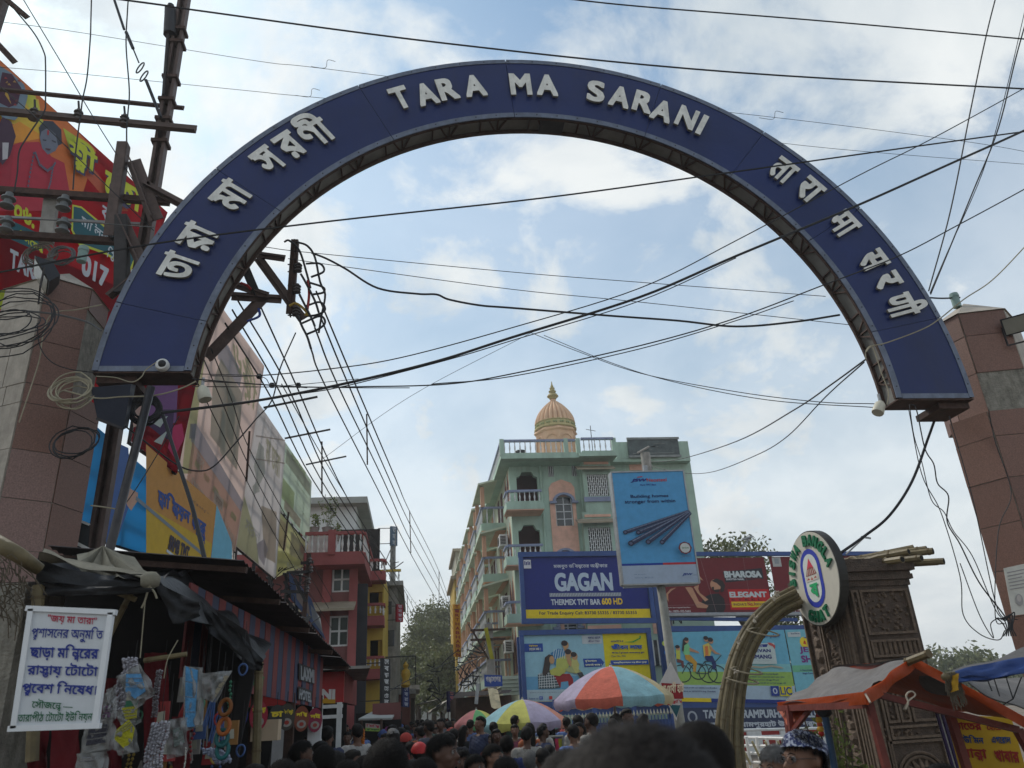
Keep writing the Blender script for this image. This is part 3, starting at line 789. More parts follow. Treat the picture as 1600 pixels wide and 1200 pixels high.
q=at(775,850,GY+3);ac_unit((XL-.1,GY+1.2,fl[1]+1.2),'white air conditioner on the street side of the green hotel, upper one of three')
ac_unit((XL-.1,GY+1.4,fl[2]+.9),'grey air conditioner on the street side of the green hotel, middle one of three')
ac_unit((XL-.1,GY+1.0,fl[3]+1.1),'white air conditioner above the shop roofs of the green hotel, lowest of three')
TY=60.0
c=at(870,700,TY);tz=lambda y:at(868,y,TY).z;R_=(at(900,664,TY).x-at(841,664,TY).x)/2*1.02
temple=thing('temple_spire','cream ribbed temple dome with a ringed finial rising behind the green hotel','temple',(c.x,TY,0))
M_TEMP=mat('cream_temple_stone',(.66,.42,.26),.8,.14,1.2,.1,dirt=.12)
X0=c.x
zb,zd,zt_=tz(664),tz(624),tz(596)
prof=[]
H=zd-zb
for k in range(15):
 f=k/14;r=R_*(1.0-.067*f-.917*f**2)if f<1 else R_*.13
 prof.append((max(r,R_*.13),zb+H*f))
MB().lathe((X0,TY,0),prof,192,'Z',lambda t,z:1+.075*(abs(math.sin(t*12))**.7*2-1.4)).build('ribbed_dome',M_TEMP,temple,smooth=50)
zt2=tz(612)
fp=[(R_*.17,zd),(R_*.2,zd+.15),(R_*.30,zd+.35),(R_*.24,zd+.6),(R_*.12,zd+.72),(R_*.17,zd+.85),(R_*.2,zd+1.0),(R_*.12,zd+1.15),(R_*.13,zd+1.3),(R_*.14,zd+1.42),(R_*.07,zd+1.5),(R_*.085,zd+1.65),(R_*.05,zd+1.8)]
sc_=(zt_-zd)/2.3
fp=[(r,zd+(z-zd)*sc_)for r,z in fp]+[(.02,zt_)]
MB().lathe((X0,TY,0),fp,20).build('finial',mat('finial_stone',(.36,.29,.12),.7,.2,3),temple,smooth=50)
MB().lathe((X0,TY,0),[(R_*.98,zb-.62),(R_*1.08,zb-.55),(R_*1.08,zb-.45),(R_*.98,zb-.4),(R_*.98,zb-.05),(R_*1.04,zb+.02),(R_*.99,zb+.08)],48).build('neck_band',mat('yellow_band',(.50,.42,.20),.8,.2,3),temple,smooth=30)
mb=MB()
for k in range(18):
 a=2*math.pi*k/18;
 for s in(-1,1):
  q=Vector((X0+R_*1.0*math.cos(a+s*.06),TY+R_*1.0*math.sin(a+s*.06),zb-.23));mb.lathe(q,[(.02,-.10),(.09,-.04),(.09,.04),(.02,.10)],6)
mb.build('leaf_ornament',mat('ornament_green',(.30,.33,.15),.8,.2,4),temple,kind='stuff')
zr=tz(700)
MB().lathe((X0,TY,0),[(R_*1.05,zb-.95),(R_*1.13,zb-.85),(R_*1.05,zb-.64)],8).build('cornice',M_TEMP,temple)
MB().lathe((X0,TY,0),[(R_*1.02,0),(R_*1.02,zb-.953)],8).build('drum_wall',M_TEMP,temple)
for k in range(8):
 a=math.pi/8+k*math.pi/4;n0=Vector((math.cos(a),math.sin(a),0));t0=Vector((-n0.y,n0.x,0));b0=Vector((X0,TY,0))+n0*R_*1.02*math.cos(math.pi/8)
 z1=zb-1.15;mb=MB();P=[b0+n0*.05+t0*(.55*math.cos(q))+Vector((0,0,z1-.75+.6*math.sin(q)))for q in[math.pi*j/10 for j in range(11)]]
 mb.tube(P,.05,5);mb.tube([P[0],P[0]-Vector((0,0,1.6))],.05,5);mb.tube([P[-1],P[-1]-Vector((0,0,1.6))],.05,5);mb.build('blind_arch',M_TEMP,temple)
# ============ ADVERT BOARDS ON THE RIGHT
M_FRAME=mat('blue_frame_paint',(.028,.075,.25),.5,.2,3,.1,0,.4,dirt=.25)
M_BACK=mat('board_back',(.2,.2,.2),.8,.2,2)
def framed(pn,parent,w_=.22,th=.16,m=None):
 """four frame bars round a panel, mitred by butting"""
 m=m or M_FRAME
 u=(pn.BR-pn.BL).normalized();v=Vector((0,0,1));off=pn.n*(th/2-.05)
 for a,b in((pn.BL-u*w_-v*w_/2,pn.BR+u*w_-v*w_/2),(pn.TL-u*w_+v*w_/2,pn.TR+u*w_+v*w_/2)):
  mb=MB();mb.bar(a+off,b+off,th,w_);mb.build('frame_bar',m,parent)
 for a,b in((pn.BL-u*w_/2,pn.TL-u*w_/2),(pn.BR+u*w_/2,pn.TR+u*w_/2)):
  mb=MB();mb.bar(a+off+v*.002,b+off-v*.002,th*.98,w_,up=pn.n);mb.build('frame_bar',m,parent)
NAVY=srgb(22,38,120);CW=srgb(200,206,214);YEL=srgb(235,205,30)
g=thing('advert_board','navy steel bar advert board with huge white GAGAN lettering in a blue frame','billboard',at(915,970,30),group='adverts on the blue frame')
pn=Panel.px((820,871),(1010,868),(1012,966),(819,967),30)
pn.body(ink(NAVY),g,th=.04);framed(pn,g,.19)
pn.rect(0,0,1,.145,YEL)
f=lambda x,y:((x-525)/(1380-525),1-(y-75)/(530-75))
def T(p,s,x0,y0,x1,y1,col,bold=.03,res=26,F=f,**k):a=F(x0,y1);b=F(x1,y0);p.text(s,a[0],a[1],b[0],b[1],col,bold,res,**k)
T(pn,'GAGAN',735,195,1140,332,srgb(185,200,215),.062,48)
T(pn,'মজবুত ভবিষ্যতের অঙ্গীকার',735,125,1115,168,CW,.035,28)
T(pn,'THERMEX TMT BAR',700,390,1040,432,CW,.06,26)
T(pn,'600 HD',1050,385,1195,432,srgb(235,195,60),.06,26)
T(pn,'For Trade Enquiry Call: 83730 55335 / 83730 55353',615,478,1285,508,(.02,.02,.08),.035,20)
a,b=f(693,372),f(1190,345);pn.rect(a[0],a[1],b[0],b[1],(.30,.33,.38))
for k in range(26):
 x=700+k*19;a,b=f(x,370),f(x+10,347);pn.line([(a[0],a[1]),(b[0],b[1])],.018,(.55,.58,.62))
a,b=f(528,160),f(578,95);pn.rect(a[0],a[1],b[0],b[1],(.7,.7,.72))
for k in range(4):a,b=f(533+k*11,135),f(540+k*11,105+5*(k%2));pn.rect(a[0],a[1],b[0],b[1],NAVY)
pn.done(g)
def figure(p,pts,col):p.poly(pts,col)
g=thing('advert_board','light blue insurance advert with a hugging family and a yellow panel, under the navy board','billboard',at(915,1100,30),group='adverts on the blue frame')
pn=Panel.px((820,993),(1010,989),(1020,1093),(822,1097),30)
SKY1=srgb(150,195,210);pn.body(ink(SKY1),g,th=.04);framed(pn,g,.18)
f2=lambda x,y:((x-528)/(1395-528),1-(y-632)/(1090-632))
def R2(p,x0,y0,x1,y1,col,F=f2):a=F(x0,y1);b=F(x1,y0);p.rect(a[0],a[1],b[0],b[1],col)
R2(pn,528,920,1395,1010,srgb(105,165,200));R2(pn,528,1010,1395,1092,srgb(180,200,205));R2(pn,1083,632,1395,1010,srgb(225,205,20));R2(pn,528,1088,1395,1092,YEL)
R2(pn,935,640,1075,700,(.55,.6,.62));R2(pn,528,690,657,748,srgb(30,75,160));
P2=lambda pts,col,p=None,F=f2:(p or pn).poly([F(x,y)for x,y in pts],col)
P2([(930,803),(1055,803),(1078,832),(1055,860),(935,862)],srgb(30,75,160))
SKIN=srgb(195,150,105)
P2([(715,905),(830,905),(850,940),(850,1005),(818,1005),(815,955),(765,960),(760,1000),(735,1000),(700,960)],srgb(160,40,45))
P2([(610,905),(700,880),(760,1000),(715,1005),(608,1005)],srgb(70,90,95));
for k in range(7):a,b=f2(612+k*18,1000),f2(625+k*15,895);pn.line([a,b],.02,(.7,.72,.7))
for k in range(6):a,b=f2(612,905+k*17),f2(720+k*6,895+k*18);pn.line([a,b],.02,(.65,.68,.68))
P2([(745,790),(800,760),(850,800),(820,870),(790,905),(730,900),(740,840)],srgb(190,195,100))
P2([(708,760),(760,730),(825,735),(815,775),(745,800),(735,850),(712,800)],srgb(60,130,175))
for k in range(6):a,b=f2(720+k*16,800),f2(735+k*16,735);pn.line([a,b],.025,(.6,.68,.7))
P2([(800,725),(825,735),(850,830),(880,900),(860,905),(820,830)],SKIN);P2([(690,880),(730,860),(800,870),(820,850),(825,870),(760,920),(700,910)],srgb(190,190,90))
P2([(790,880),(850,850),(900,880),(935,930),(900,950),(880,900),(840,900)],srgb(170,175,120));P2([(850,800),(885,800),(900,840),(890,900),(870,905),(845,850)],srgb(200,195,120))
for(x,y,r,hc)in((812,705,22,1),(832,765,21,1),(870,785,20,0)):
 a=f2(x+3,y);pn.ell(a[0],a[1],r/867,(r+6)/458,SKIN);a=f2(x-4,y-12);pn.ell(a[0],a[1],(r+1)/867,(r-2)/458,(.04,.03,.03))
P2([(665,790),(695,768),(725,778),(722,800),(700,830),(690,880),(660,920),(640,900),(655,840)],(.05,.035,.03));a=f2(712,808);pn.ell(a[0],a[1],18/867,28/458,SKIN)
P2([(880,900),(915,895),(935,945),(905,950)],(.05,.05,.06))
T(pn,'প্রিমিয়াম',560,700,620,715,YEL,.03,12,f2);T(pn,'দেবেন কম ।',560,722,640,740,(.7,.7,.6),.03,12,f2)
T(pn,'সুবিধাপাবেন',942,812,1022,830,(.75,.75,.5),.03,12,f2);T(pn,'চলতেই থাকে !',942,838,1055,855,(.75,.75,.5),.03,12,f2)
T(pn,'সবার আগে',975,650,1065,668,(.06,.08,.2),.03,14,f2);T(pn,'জীবন বিমা',975,675,1060,690,(.2,.2,.3),.03,12,f2)
T(pn,'এলআইসি-র',1135,678,1225,694,(.03,.05,.15),.03,14,f2);T(pn,'জীবন লাভ',1135,706,1355,745,srgb(20,80,170),.05,26,f2)
T(pn,'সীমিত প্রিমিয়াম এনডাওমেন্ট প্ল্যান',1135,762,1365,778,(.03,.05,.15),.03,14,f2);T(pn,'Plan No. 936',1130,786,1230,795,(.03,.05,.15),.02,10,f2)
R2(pn,1120,820,1388,852,srgb(30,75,160));T(pn,'আকর্ষণীয়বোনাসের সঙ্গে জীবন সুরক্ষা',1140,828,1375,845,(.7,.7,.5),.03,12,f2)
P2([(1225,694),(1290,690),(1345,665),(1340,655),(1355,652),(1350,672),(1295,698)],srgb(40,150,60))
T(pn,'Follow us :',540,1062,605,1074,(.1,.15,.3),.03,10,f2)
for x,c in((620,srgb(40,80,170)),(685,srgb(200,60,50)),(745,srgb(90,150,200))):R2(pn,x-10,1054,x+12,1076,c)
T(pn,'f',616,1057,624,1074,(.7,.7,.75),.05,10,f2);T(pn,'LIC India Forever',770,1062,850,1074,(.1,.15,.3),.03,10,f2)
T(pn,'আমাদের প্রতিনিধির সঙ্গে যোগাযোগ করুন অথবা নিকটতম শাখায়',545,1024,900,1036,(.1,.12,.2),.02,10,f2)
pn.done(g)
g=thing('advert_board','dark red steel advert board with a shouting man in black and a BHAROSA plate','billboard',at(1120,955,30),group='adverts on the blue frame')
pn=Panel.px((1036,872),(1194,871),(1208,958),(1036,960),30.3)
RED=srgb(112,24,34);pn.body(ink(RED),g,th=.04)
f3=lambda x,y:((x-205)/(1040+(y-105)*.12-205),1-(y-105)/(570-105))
P3=lambda pts,col:pn.poly([f3(x,y)for x,y in pts],col)
P3([(700,225),(1020,195),(1030,285),(715,315)],(.02,.02,.03));T(pn,'BHAROSA',712,218,1010,275,(.55,.60,.60),.09,30,f3,rise=.0)
T(pn,'DHOTRA NAHI,',722,280,868,298,(.6,.6,.62),.05,14,f3);T(pn,'TUTTA NAHI.',875,278,1010,290,RED,.05,14,f3)
R2(pn,738,372,1062,540,srgb(190,25,30),f3);T(pn,'ELEGANT',738,392,1045,440,(.55,.6,.6),.09,28,f3);T(pn,'S T E E L',750,450,1000,466,(.06,.01,.01),.04,12,f3)
R2(pn,750,474,1045,520,srgb(225,190,30),f3);T(pn,'INDIA\'S',765,486,870,508,RED,.03,14,f3);T(pn,'No.1',882,478,940,510,srgb(190,25,30),.06,14,f3);T(pn,'GENX',945,488,1010,506,RED,.03,14,f3)
T(pn,'World Class Integrated Steel Plant',215,512,405,524,(.6,.5,.5),.03,10,f3);T(pn,'No.:1800-102-5665',215,538,405,556,(.7,.66,.66),.04,14,f3)
BLK=(.018,.016,.02);SK=srgb(190,140,110)
P3([(520,440),(580,410),(650,405),(690,450),(695,520),(660,590),(525,570),(545,510),(500,480)],BLK)
P3([(380,352),(425,350),(440,360),(480,470),(555,505),(540,525),(460,520),(430,450),(395,380)],SK);P3([(450,350),(495,332),(485,365),(495,400),(560,455),(530,470),(475,400)],SK)
a=f3(630,335);pn.ell(a[0],a[1],43/835,48/465,SK);P3([(600,300),(640,280),(690,300),(708,340),(690,390),(665,395),(670,350),(640,320)],(.03,.02,.02));P3([(595,352),(615,350),(612,385),(600,375)],(.03,.02,.02));P3([(610,375),(660,370),(650,395),(620,395)],(.03,.02,.02))
P3([(205,420),(260,365),(310,352),(265,380),(235,410),(232,470),(215,440)],SK);P3([(205,130),(480,130),(500,190),(480,215)],(.09,.03,.04));P3([(480,180),(500,200),(495,230),(480,240)],(.03,.02,.02));P3([(488,235),(535,298),(490,280)],SK)
pn.line([f3(525,105),f3(620,590)],.01,(.35,.2,.2));pn.line([f3(205,500),f3(1060,492)],.008,(.3,.2,.2));pn.line([f3(870,105),f3(905,480)],.008,(.3,.18,.18))
pn.done(g)
g=thing('advert_board','narrow dark red advert board with a pale crest, partly behind the round ghat sign','billboard',at(1290,955,30),group='adverts on the blue frame')
pn=Panel.px((1203,870),(1371,868),(1385,955),(1217,958),30.3);pn.body(ink(RED),g,th=.04)
pn.rect(.02,.82,.10,.99,(.45,.45,.43));pn.rect(.04,.87,.08,.97,(.3,.32,.34));pn.text('World Class Integrated',.05,.1,.4,.14,(.6,.5,.5),.03,10);pn.text('Enquiry No.:1800-102-5665',.05,.02,.45,.08,(.7,.6,.6),.04,12);pn.done(g)
g=thing('advert_board','pale blue insurance advert board showing a family riding bicycles','billboard',at(1140,1090,29),group='adverts on the blue frame')
pn=Panel.px((1040,988),(1225,984),(1246,1100),(1047,1096),29.2)
pn.body(ink(srgb(105,175,200)),g,th=.04)
f4=lambda x,y:((x-(240+(y-740)*.13))/960,1-(y-738)/(1296-738))
P4=lambda pts,col:pn.poly([f4(x,y)for x,y in pts],col)
def band(y0,y1,col):pn.rect(0,1-(y1-738)/558,1,1-(y0-738)/558,col)
band(1000,1060,srgb(130,190,195));band(1060,1165,srgb(150,185,90));band(1165,1296,srgb(170,190,205));pn.rect(0,0,.31,.055,YEL);pn.rect(.31,0,1,.05,srgb(20,50,130))
for x,y,r,c in((250,830,22,(.5,.6,.1)),(290,870,28,(.15,.5,.42)),(265,905,20,(.02,.15,.5)),(295,910,22,(.05,.4,.4)),(318,925,20,(.02,.15,.5)),(283,950,26,(.01,.07,.4))):
 a=f4(x,y);pn.ell(a[0],a[1],r/960,r/558,c)
for x,y,r in((385,1075,68),(585,1075,70),(505,1060,60)):
 a=f4(x,y);pn.ring(a[0],a[1],r/960,r/558,.035,(.02,.03,.04))
for pts in([(385,1075),(430,990),(500,1075),(585,1075)],[(430,990),(540,1000),(500,1075)],[(505,1060),(560,980),(640,975),(655,1075)],[(560,980),(600,1070),(640,985),(690,930)]):
 pn.line([f4(*q)for q in pts],.03,(.03,.06,.07))
a=f4(655,1078);pn.ring(a[0],a[1],68/960,68/558,.035,(.02,.03,.04))
P4([(390,840),(430,830),(450,870),(440,930),(400,925),(385,880)],srgb(130,200,140));P4([(440,865),(510,900),(520,915),(440,895)],SK)
P4([(405,925),(445,925),(500,985),(490,1060),(468,1060),(470,1000),(410,960)],srgb(200,150,50));P4([(335,880),(368,880),(370,960),(340,960)],srgb(200,200,80));P4([(345,955),(395,975),(400,1030),(385,1030),(375,990),(345,985)],srgb(110,60,60))
P4([(545,850),(590,830),(620,870),(600,940),(555,945)],srgb(215,190,90));P4([(560,860),(585,855),(590,930),(565,935)],srgb(215,120,60));P4([(595,850),(650,905),(690,925),(640,920),(600,880)],SK);P4([(560,935),(620,935),(650,1000),(640,1040),(620,1040),(615,985),(570,970)],srgb(25,45,100))
P4([(390,800),(410,780),(432,790),(425,830),(400,850),(395,900),(383,890)],(.04,.03,.03))
for x,y,r in((418,808,17),(350,868,17),(572,800,18),(608,815,20)):
 a=f4(x,y);pn.ell(a[0],a[1],r/960,(r+4)/558,SK);a=f4(x-4,y-9);pn.ell(a[0],a[1],(r+1)/960,(r-2)/558,(.03,.025,.03))
T(pn,'your plan!',985,768,1155,805,srgb(20,60,150),.02,20,f4,skew=.01)
P4([(900,845),(1110,838),(1125,1000),(890,1000)],(.52,.60,.58));P4([(930,850),(1060,848),(1050,870),(935,872)],srgb(30,50,130));T(pn,"LIC's",975,852,1015,868,(.6,.65,.7),.03,12,f4)
T(pn,'JEEVAN',925,885,1078,918,srgb(20,35,110),.07,24,f4);T(pn,'UMANG',925,928,1082,960,srgb(20,35,110),.07,24,f4)
T(pn,'A Non-Linked, Participating Plan',930,970,1080,977,(.2,.25,.3),.02,8,f4)
P4([(1055,835),(1085,838),(1118,860),(1112,888),(1095,865),(1070,855)],srgb(190,80,80))
P4([(880,1035),(920,1012),(1000,1020),(1080,1010),(1150,1020),(1180,1035),(1150,1034),(1080,1022),(1000,1034),(920,1026),(890,1048)],srgb(170,160,140))
for i,s in enumerate(('Get GUARANTEED Survival Benefit','@8% of Basic Sum Assured each year after','the final premium till age 99 and','lump sum maturity benefit on survival to age 100')):
 T(pn,s,860+(35,0,40,-5)[i],1070+i*23,1120+(10,60,10,65)[i],1082+i*23,(.05,.09,.14),.03,10,f4)
T(pn,'agent/branch or visit our website www.licindia.in',350,1180,650,1195,(.1,.12,.2),.03,10,f4);T(pn,'City name to 56767474 (e.g. Mumbai)',350,1208,640,1222,(.1,.12,.2),.03,10,f4)
P4([(1062,1168),(1125,1166),(1130,1240),(1068,1240)],srgb(25,55,140));P4([(1130,1166),(1228,1164),(1234,1240),(1136,1240)],srgb(215,200,30));T(pn,'LIC',1142,1172,1222,1232,srgb(20,60,130),.05,26,f4)
a=f4(1097,1203);pn.ell(a[0],a[1],18/960,22/558,(.55,.6,.7));pn.ell(a[0],a[1],9/960,14/558,srgb(25,55,140))
pn.done(g)
g=thing('advert_board','pale blue insurance advert board with purple JEEVAN SHANTI lettering beside the wooden gate tower','billboard',at(1270,1090,29),group='adverts on the blue frame')
pn=Panel.px((1227,984),(1395,980),(1418,1096),(1248,1100),29.2);pn.body(ink(srgb(120,185,200)),g,th=.04)
f5=lambda x,y:((x-(1210+(y-740)*.13))/900,1-(y-738)/(1296-738))
pn.rect(0,.42,1,.56-.05,srgb(110,180,140));pn.rect(0,0,1,.05,srgb(20,50,130))
a=f5(1362,838);pn.ell(a[0],a[1],38/900,42/558,srgb(235,205,40));P5=lambda pts,col:pn.poly([f5(x,y)for x,y in pts],col)
P5([(1352,850),(1358,825),(1370,825),(1378,855)],srgb(190,70,40));P5([(1350,805),(1400,790),(1470,800),(1530,830),(1530,850),(1460,815),(1400,808)],srgb(25,70,150));T(pn,"LIC's",1420,792,1462,808,(.6,.65,.7),.03,12,f5)
T(pn,'NEW',1400,842,1462,865,srgb(110,70,150),.02,16,f5);T(pn,'JEEVAN',1320,872,1600,925,srgb(125,30,125),.05,30,f5);T(pn,'SHANTI',1330,938,1590,992,srgb(125,30,125),.05,30,f5)
T(pn,'A Non-Linked, Non-Participating',1310,1042,1560,1058,(.05,.09,.2),.03,12,f5);T(pn,'Single Premium, Deferred Annuity',1330,1066,1570,1082,(.05,.09,.2),.03,12,f5)
P5([(1225,758),(1332,756),(1335,795),(1228,795)],(.5,.56,.57));T(pn,'Bima Bharosa',1255,762,1325,775,(.1,.12,.2),.03,10,f5);pn.done(g)
st=thing('board_structure','blue painted steel post and beam structure that carries the adverts','steel frame',(8,30,0))
def girder(px0,py0,px1,py1,Y,w_=.22,name='beam',d=.16):
 mb=MB();mb.bar(at(px0,py0,Y),at(px1,py1,Y),d,w_);mb.build(name,M_FRAME,st)
girder(1030,866,1376,865,30.3,.16)
girder(1036,966.5,1245,968.5,30.3,.13);girder(1040,983,1290,981,29.4,.20)
girder(1047,1101,1400,1104,29.3,.22);girder(820,1112,1045,1108,30.2,.28)
for(px,py)in((1018,870),(1030,870),(812,1000),(1208,1100),(1300,1100),(1371,868)):
 p=at(px,py,30.5);mb=MB();mb.box(p.x-.11,p.x+.11,30.42,30.62,0,p.z+.1);mb.build('post',M_FRAME,st)
mb=MB();a=at(1038,961,30.2);b=at(1395,958,30.2);mb.tube([a,b],.09,8);mb.build('pipe',M_GALV,st)
for px in(1045,1218,1252):
 for y0,y1 in((870,975),):
  p=at(px,y0,30.9);q=at(px,y1,30.9);mb=MB();
  for k in range(6):
   za,zb_=p.z+(q.z-p.z)*k/6,p.z+(q.z-p.z)*(k+1)/6
   mb.bar((p.x-.15,30.9,za),(p.x+.15,30.9,zb_),.03)
  mb.bar((p.x-.16,30.9,p.z),(p.x-.16,30.9,q.z),.04);mb.bar((p.x+.16,30.9,p.z),(p.x+.16,30.9,q.z),.04);mb.build('lattice_post',M_DARKSTEEL,st)
g=thing('name_board','dark blue authority name board with pale English and Bengali lettering behind the bamboo arch','signboard',at(1180,1140,28))
pn=Panel.px((1062,1106),(1395,1104),(1412,1137),(1068,1142),28);DB=srgb(40,52,82);pn.body(ink(DB),g,th=.05)
pn.text('TARAPITH RAMPURHAT DEVELOPMENT AUTHORITY',.10,.52,.97,.90,(.45,.50,.55),.07,24)
pn.text('তারাপীঠ রামপুরহাট উন্নয়ন পর্ষদ কার্যালয়ঃ পশ্চিমবঙ্গ',.12,.06,.93,.42,(.45,.50,.55),.05,22);pn.ell(.05,.6,.022,.26,(.35,.38,.42));pn.ell(.05,.6,.014,.18,DB)
pn.done(g)
wl=thing('boundary_wall','red and white low wall with white pipe rails below the authority name board','wall',(9,27.5,0))
mb=MB();a=at(1150,1140,27.9);b=at(1400,1140,27.9);mb.box(a.x-6,b.x,27.7,27.9,.0,at(1180,1143,27.9).z);mb.build('wall',mat('red_wall',(.35,.04,.035),.8,.2,2,.1,dirt=.3),wl)
for y in(1141,1152):
 mb=MB();mb.tube([at(1150,y,26),at(1400,y-6,26)],.045,6);mb.build('rail',M_WHITE,wl)
for px in(1178,1230,1290):
 p=at(px,1141,27.6);mb=MB();mb.box(p.x-.25,p.x+.25,27.6,27.69,0,p.z);mb.build('white_panel',M_WHITE,wl)
br=thing('crowd_barrier','whitewashed pole barrier with crossing rails in front of the red wall','barrier',at(1190,1190,14))
for y0,y1 in((1152,1155),(1165,1167),(1176,1180),(1190,1195)):
 mb=MB();mb.tube([at(1148,y0,16),at(1270,y1,13)],.03,6);mb.build('rail',M_WHITE,br)
for k in range(8):
 x=1150+k*16;mb=MB();p=at(x,1150+k,15.5-k*.3);mb.tube([p,(p.x,p.y,0)],.03,6);mb.build('post',M_WHITE,br)
for k in range(5):
 x=1155+k*20;mb=MB();mb.tube([at(x,1158,15-k*.4),at(x+18,1195,15-k*.4)],.022,6);mb.build('brace',mat('bamboo_pale',(.42,.36,.2),.8,.3,5),br)
fe=thing('spiked_fence','blue steel fence with pale spear points below the family advert','fence',(5.5,27,0))
a,b=at(850,1120,27),at(1050,1112,27)
zf=a.z
mb=MB();mb.box(a.x-1,b.x+.2,27.12,27.16,0,zf-.28);mb.build('blue_sheet',M_FRAME,fe)
n=46
tip=mat('spear_paint',(.45,.43,.34),.7,.2,5)
for k in range(n):
 x=a.x-.9+(b.x-a.x+1)*k/n
 mb=MB();mb.box(x-.014,x+.014,27.05,27.078,0,zf-.14);mb.build('picket',M_FRAME,fe)
 mb=MB();mb.lathe((x,27.064,zf-.14),[(.018,0),(.045,.05),(.03,.1),(.004,.19)],6);mb.build('spear_point',tip,fe)
for z in(zf-.45,.6):mb=MB();mb.box(a.x-1,b.x+.2,27.082,27.11,z,z+.05);mb.build('rail',M_FRAME,fe)
for k in range(5):
 x=a.x-.9+(b.x-a.x+1)*k/4.0;mb=MB();mb.box(x-.07,x+.07,27.17,27.3,0,zf+.5);mb.build('post',M_FRAME,fe)
# ============ JSW BOARD ON A POLE
g=thing('pole_sign','tall sky blue steel advert on a pole, headed JSW Neosteel with a bundle of bars','billboard',at(1040,1130,18))
pn=Panel.px((958,738),(1072,735),(1088,911),(970,914),18,18.15)
B1=srgb(85,160,210);pn.body(ink(B1),g,th=.16)
mb=MB();u=(pn.BR-pn.BL).normalized()
for a_,b_ in((pn.TL,pn.TR),(pn.BR,pn.BL)):mb.bar(a_-pn.n*.08+(0*u),b_-pn.n*.08,.2,.035)
for a_,b_ in((pn.TL,pn.BL),(pn.TR,pn.BR)):mb.bar(a_-pn.n*.08,b_-pn.n*.08,.035,.2,up=pn.n)
mb.build('casing',M_GALV,g)
f6=lambda x,y:((x-(1030+(y-620)*.115))/447,1-(y-620)/(1355-620))
pn.rect(0,0,1,.165,srgb(165,180,200));pn.rect(0,.16,.55,.178,srgb(25,60,150));pn.rect(.55,.16,1,.178,srgb(190,50,60))
T(pn,'JSW',1150,668,1240,695,srgb(15,50,130),.09,22,f6,skew=.03);T(pn,'Neosteel',1250,668,1370,692,srgb(190,60,60),.02,18,f6);pn.line([f6(1190,660),f6(1222,655)],.02,srgb(190,50,50))
T(pn,'Pure TMT Bars',1210,706,1305,718,srgb(20,60,140),.02,10,f6)
T(pn,'Building homes',1152,778,1380,805,srgb(12,35,90),.03,20,f6);T(pn,'stronger from within',1118,812,1422,842,srgb(12,35,90),.03,20,f6)
for i,(x0,y0,x1,y1,w0)in enumerate(((1120,1025,1500,895,26),(1195,1030,1505,905,28),(1150,1100,1505,900,34),(1250,1095,1508,905,32),(1330,1100,1510,915,30))):
 A,B=f6(x0,y0),f6(x1,y1);dx,dy=(x1-x0),(y1-y0);L=math.hypot(dx,dy);nx_,ny_=-dy/L,dx/L
 P=[f6(x0+nx_*w0/2,y0+ny_*w0/2),f6(x1+nx_*w0/4,y1+ny_*w0/4),f6(x1-nx_*w0/4,y1-ny_*w0/4),f6(x0-nx_*w0/2,y0-ny_*w0/2)]
 pn.poly(P,srgb(52,62,92));P=[f6(x0+nx_*w0*-.1,y0+ny_*w0*-.1),f6(x1,y1),f6(x1-nx_*w0/5,y1-ny_*w0/5),f6(x0-nx_*w0*.35,y0-ny_*w0*.35)]
 pn.poly(P,srgb(120,130,155))
 for k in range(16):q=(k+.5)/16;pn.line([f6(x0+dx*q+nx_*w0*.42*(1-q/2),y0+dy*q+ny_*w0*.42*(1-q/2)),f6(x0+dx*(q+.02)-nx_*w0*.42*(1-q/2),y0+dy*(q+.02)-ny_*w0*.42*(1-q/2))],.007,srgb(30,38,66))
 pn.ell(A[0],A[1],w0*.5/447,w0*.5/735,srgb(28,34,60));pn.ell(A[0],A[1],w0*.3/447,w0*.3/735,srgb(90,98,125))
a=f6(1467,1140);pn.ell(a[0],a[1],40/447,40/735,srgb(110,25,35),8);pn.ell(a[0],a[1],30/447,31/735,(.6,.62,.6));T(pn,'ZeroLoss',1447,1134,1488,1144,(.05,.2,.08),.03,10,f6);T(pn,'LOW YIELD',1440,1188,1500,1200,(.1,.12,.2),.02,8,f6)
T(pn,'JSW',1445,1298,1500,1316,srgb(15,50,130),.09,14,f6,skew=.02);T(pn,'Steel',1506,1300,1530,1316,(.3,.35,.45),.02,10,f6);T(pn,'Toll Free No.: 1800-225-225',1170,1315,1275,1324,(.1,.15,.3),.02,8,f6);T(pn,'www.jswneosteel.in',1165,1295,1235,1303,(.1,.15,.3),.02,8,f6)
pn.done(g)
M_POLE=mat('whitewashed_pole',(.30,.30,.27),.85,.3,4,.3,dirt=.5)
p=at(1032,915,18.25);q=at(1062,1130,18.25)
MB().tube([(p.x+.02,18.3,p.z+.1),(p.x+.06,18.3,1.5),(p.x+.08,18.3,0)],[.10,.115,.13],10).build('pole',M_POLE,g,smooth=True)
mb=MB();mb.bar((p.x-.9,18.3,p.z+.02),(p.x+.9,18.3,p.z+.02),.08);mb.bar((p.x,18.3,p.z),(p.x,18.3,p.z+3),.1);mb.build('support_frame',M_GALV,g)
p=at(1008,708,33);t_=thing('timber_pole','weathered round pole standing just behind the top of the tall blue advert','pole',(p.x,33,0))
MB().tube([(p.x,33,0),(p.x,33,p.z)],[.26,.22],10).build('shaft',M_CONC,t_,smooth=40);mb=MB();mb.tube([at(996,708,32.8),at(1014,698,32.8)],.05,5);mb.build('cap_board',M_CONC,t_)
g=thing('diamond_sign','red white and green diamond shaped shop sign tied to the advert pole','sign',at(1060,1080,16.5))
P=[at(x,y,16.5)for x,y in((1030,1072),(1048,1036),(1068,1075),(1057,1123))]
n_=(P[1]-P[0]).cross(P[2]-P[0]).normalized()
